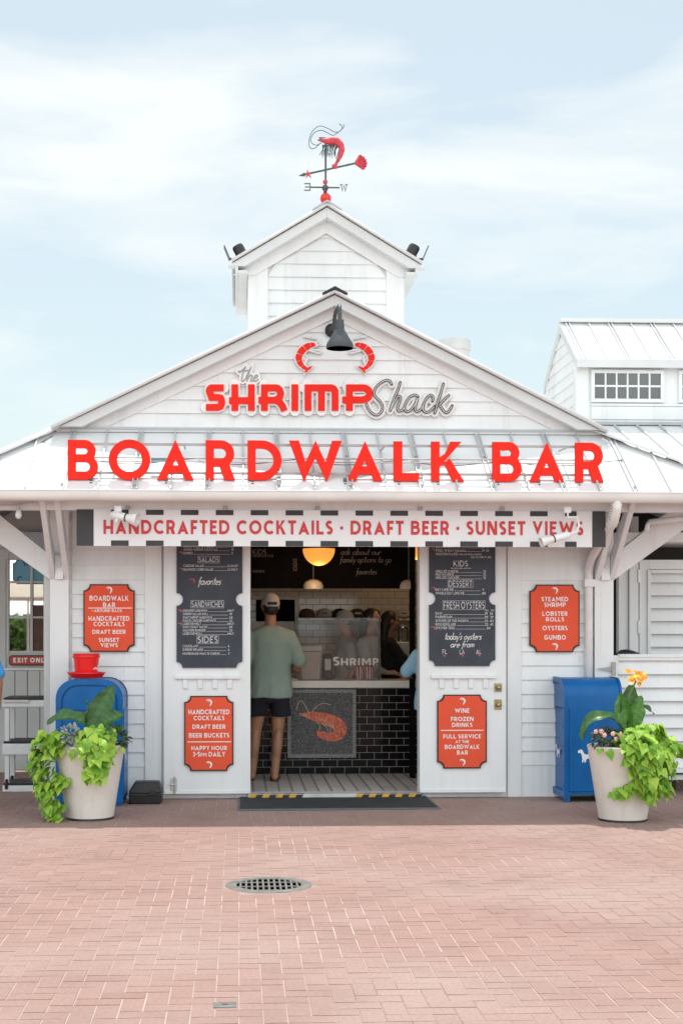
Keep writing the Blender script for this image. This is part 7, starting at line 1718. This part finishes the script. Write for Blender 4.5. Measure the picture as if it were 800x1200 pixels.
canna(c, h, 'young canna without a bloom, dark leaves spread before the bin under the red bucket', [
    ((.0, -.05, .10), 40, 62, .46, .215, 8, 62, 'canna'), ((-.02, -.08, .16), 178, 42, .36, .17, 85, -38, 'canna'), ((.06, -.08, .12), 4, 48, .27, .17, 40, 55, 'canna'), ((.05, -.10, .08), -50, 30, .26, .16, 55, 25, 'canna'), ((-.02, -.06, .08), 100, 84, .30, .11, 12, 80, 'canna2'), ((.02, .06, .10), 150, 60, .28, .14, 60, -30, 'canna'), ((.08, -.02, .10), -8, 20, .24, .12, 40, 30, 'canna')])
tuft(c, 'silvery dusty miller tuft beside the bloomless canna', V3(-.13, -.23, .085), (.085, .06, .085), 200, 'silver', (.02, .045))
tuft(c, 'dusky flowerless tuft on the pot rim below the red bucket', V3(.235, -.10, .05), (.10, .08, .07), 150, 'dusky', (.02, .05))
# right planter
c, r1, h = planter(736.5, 964.5, 'cream tapered pot in front of the sideways blue bin and louvred gate'); V3 = lambda x, y, z: (c.x + x, c.y + y, h + z)
vine(c, r1, h, 'lime green vine tumbling over the pot below the apricot canna bloom', [
    ([V3(.02, -.16, .06), V3(.10, -.20, .14), V3(.20, -.16, .13), V3(.30, -.12, .06)], .9, .10),
    ([V3(.02, -.10, .02), V3(.06, -.25, .10), V3(.10, -.345, -.02), V3(.13, -.33, -.20), V3(.13, -.30, -.36)], 1.5, .14),
    ([V3(.08, -.06, .02), V3(.20, -.16, .10), V3(.28, -.24, -.02), V3(.28, -.24, -.20), V3(.22, -.24, -.36)], 1.0, .11),
    ([V3(-.02, -.10, .02), V3(-.03, -.24, .09), V3(-.01, -.32, -.04), V3(.02, -.31, -.18)], .5, .09),
    ([V3(.10, -.02, .03), V3(.26, -.05, .06), V3(.42, -.08, .0), V3(.53, -.10, -.06)], .40, .055),
    ([V3(.02, -.28, -.28), V3(-.06, -.26, -.34), V3(-.13, -.24, -.36)], .16, .045),
    ([V3(.0, -.12, .04), V3(.06, -.14, .13), V3(.16, -.10, .10)], .5, .08)], 780, (.05, .092))
o = canna(c, h, 'flowering canna with broad leaves and an apricot bloom', [
    ((.03, .0, .17), 60, 70, .37, .22, 15, 50, 'canna'), ((-.01, -.05, .12), 180, 66, .50, .16, 165, -30, 'canna'), ((.03, -.07, .10), 110, 78, .36, .18, 20, -70, 'canna2'), ((.06, -.07, .12), 40, 76, .32, .16, 20, 70, 'canna2'),
    ((.03, -.12, .10), -70, 20, .26, .22, 75, 10, 'canna'), ((.06, -.02, .05), 0, 35, .32, .13, 70, 20, 'canna'), ((.0, .0, .05), 215, 40, .26, .13, 60, 0, 'canna'), ((.06, .02, .30), 5, 25, .24, .08, 80, 40, 'canna'), ((.02, -.06, .06), 80, 82, .22, .10, 15, 80, 'canna2')])
q = MB(); fz = h + .555; fx_ = c.x + .115; q.tube([(c.x + .02, c.y, h + .15), (c.x + .05, c.y - .01, h + .40), (fx_, c.y - .02, fz)], [.010, .008, .006], 7); q.build('flower_stalk', M['stem'], o)
fl_ = LB(); rl2 = random.Random(21)
for i in range(34):
    a = rl2.uniform(0, 6.28); e = rl2.uniform(-.5, 1.1); d = Vector((math.cos(a) * math.cos(e), math.sin(a) * math.cos(e), math.sin(e))); p = Vector((fx_ + rl2.uniform(-.05, .05), c.y - .02 + rl2.uniform(-.04, .04), fz + rl2.uniform(-.03, .05)))
    fl_.leaf(p, d, Vector((rl2.uniform(-1, 1), -1, rl2.uniform(0, 1))), rl2.uniform(.035, .058), rl2.uniform(.045, .06), OVAL, .4, .5, rl2.random())
fl_.done('petals', M['petal'], o)
tuft(c, 'dusky tuft dotted with small pink flowers on the pot rim', V3(-.17, -.14, .07), (.13, .09, .085), 230, 'dusky', (.02, .045), flowers=6)
tuft(c, 'thin silvery sprig behind the vine under the apricot bloom', V3(.27, .02, .08), (.09, .06, .09), 70, 'silver', (.02, .05))

# what the porch door reflects: a clipped hedge and a canvas parasol across the plaza
hd = LB(); hx0, hx1, hy0, hy1, hz = -8.6, -5.6, -21.2, -20.2, 1.75
o = thing('clipped_hedge', 'clipped green hedge across the plaza, mirrored in the porch door glass', 'hedge', (-7.0, -20.7, 0))
for i in range(2600):
    f = rl.random(); x = rl.uniform(hx0, hx1)
    if f < .6: p = Vector((x, hy1 + rl.gauss(0, .06), rl.uniform(.1, hz)))
    elif f < .85: p = Vector((x, rl.uniform(hy0, hy1), hz + rl.gauss(0, .07)))
    else: p = Vector((rl.choice((hx0, hx1)) + rl.gauss(0, .05), rl.uniform(hy0, hy1), rl.uniform(.1, hz)))
    hd.leaf(p, Vector((rl.uniform(-1, 1), rl.uniform(-.3, 1), rl.uniform(-.3, 1))), Vector((rl.uniform(-1, 1), 1, rl.uniform(0, 1))), rl.uniform(.10, .2), rl.uniform(.08, .14), OVAL, .2, .2, rl.random())
hd.done('leaves', M['hedge'], o); q = MB(); q.box(hx0 + .12, hx1 - .12, hy0 + .12, hy1 - .12, .0, hz - .12); q.build('inner_twigs', M['dusky'], o)
o = thing('patio_parasol', 'beige canvas parasol across the plaza, mirrored in the porch door glass', 'parasol', (-5.4, -18.0, 0))
q = MB(); q.lathe([(1.7, 2.30), (1.72, 2.34), (.9, 2.62), (.05, 2.86), (.001, 2.9)], (-5.4, -18, 0), 8); q.build('canopy', M['umbrella'], o); q = MB(); q.tube([(-5.4, -18, .0), (-5.4, -18, 2.9)], .03, 10); q.lathe([(.32, 0), (.32, .06), (.05, .1)], (-5.4, -18, 0), 20); q.build('pole', M['trim'], o, auto=35)
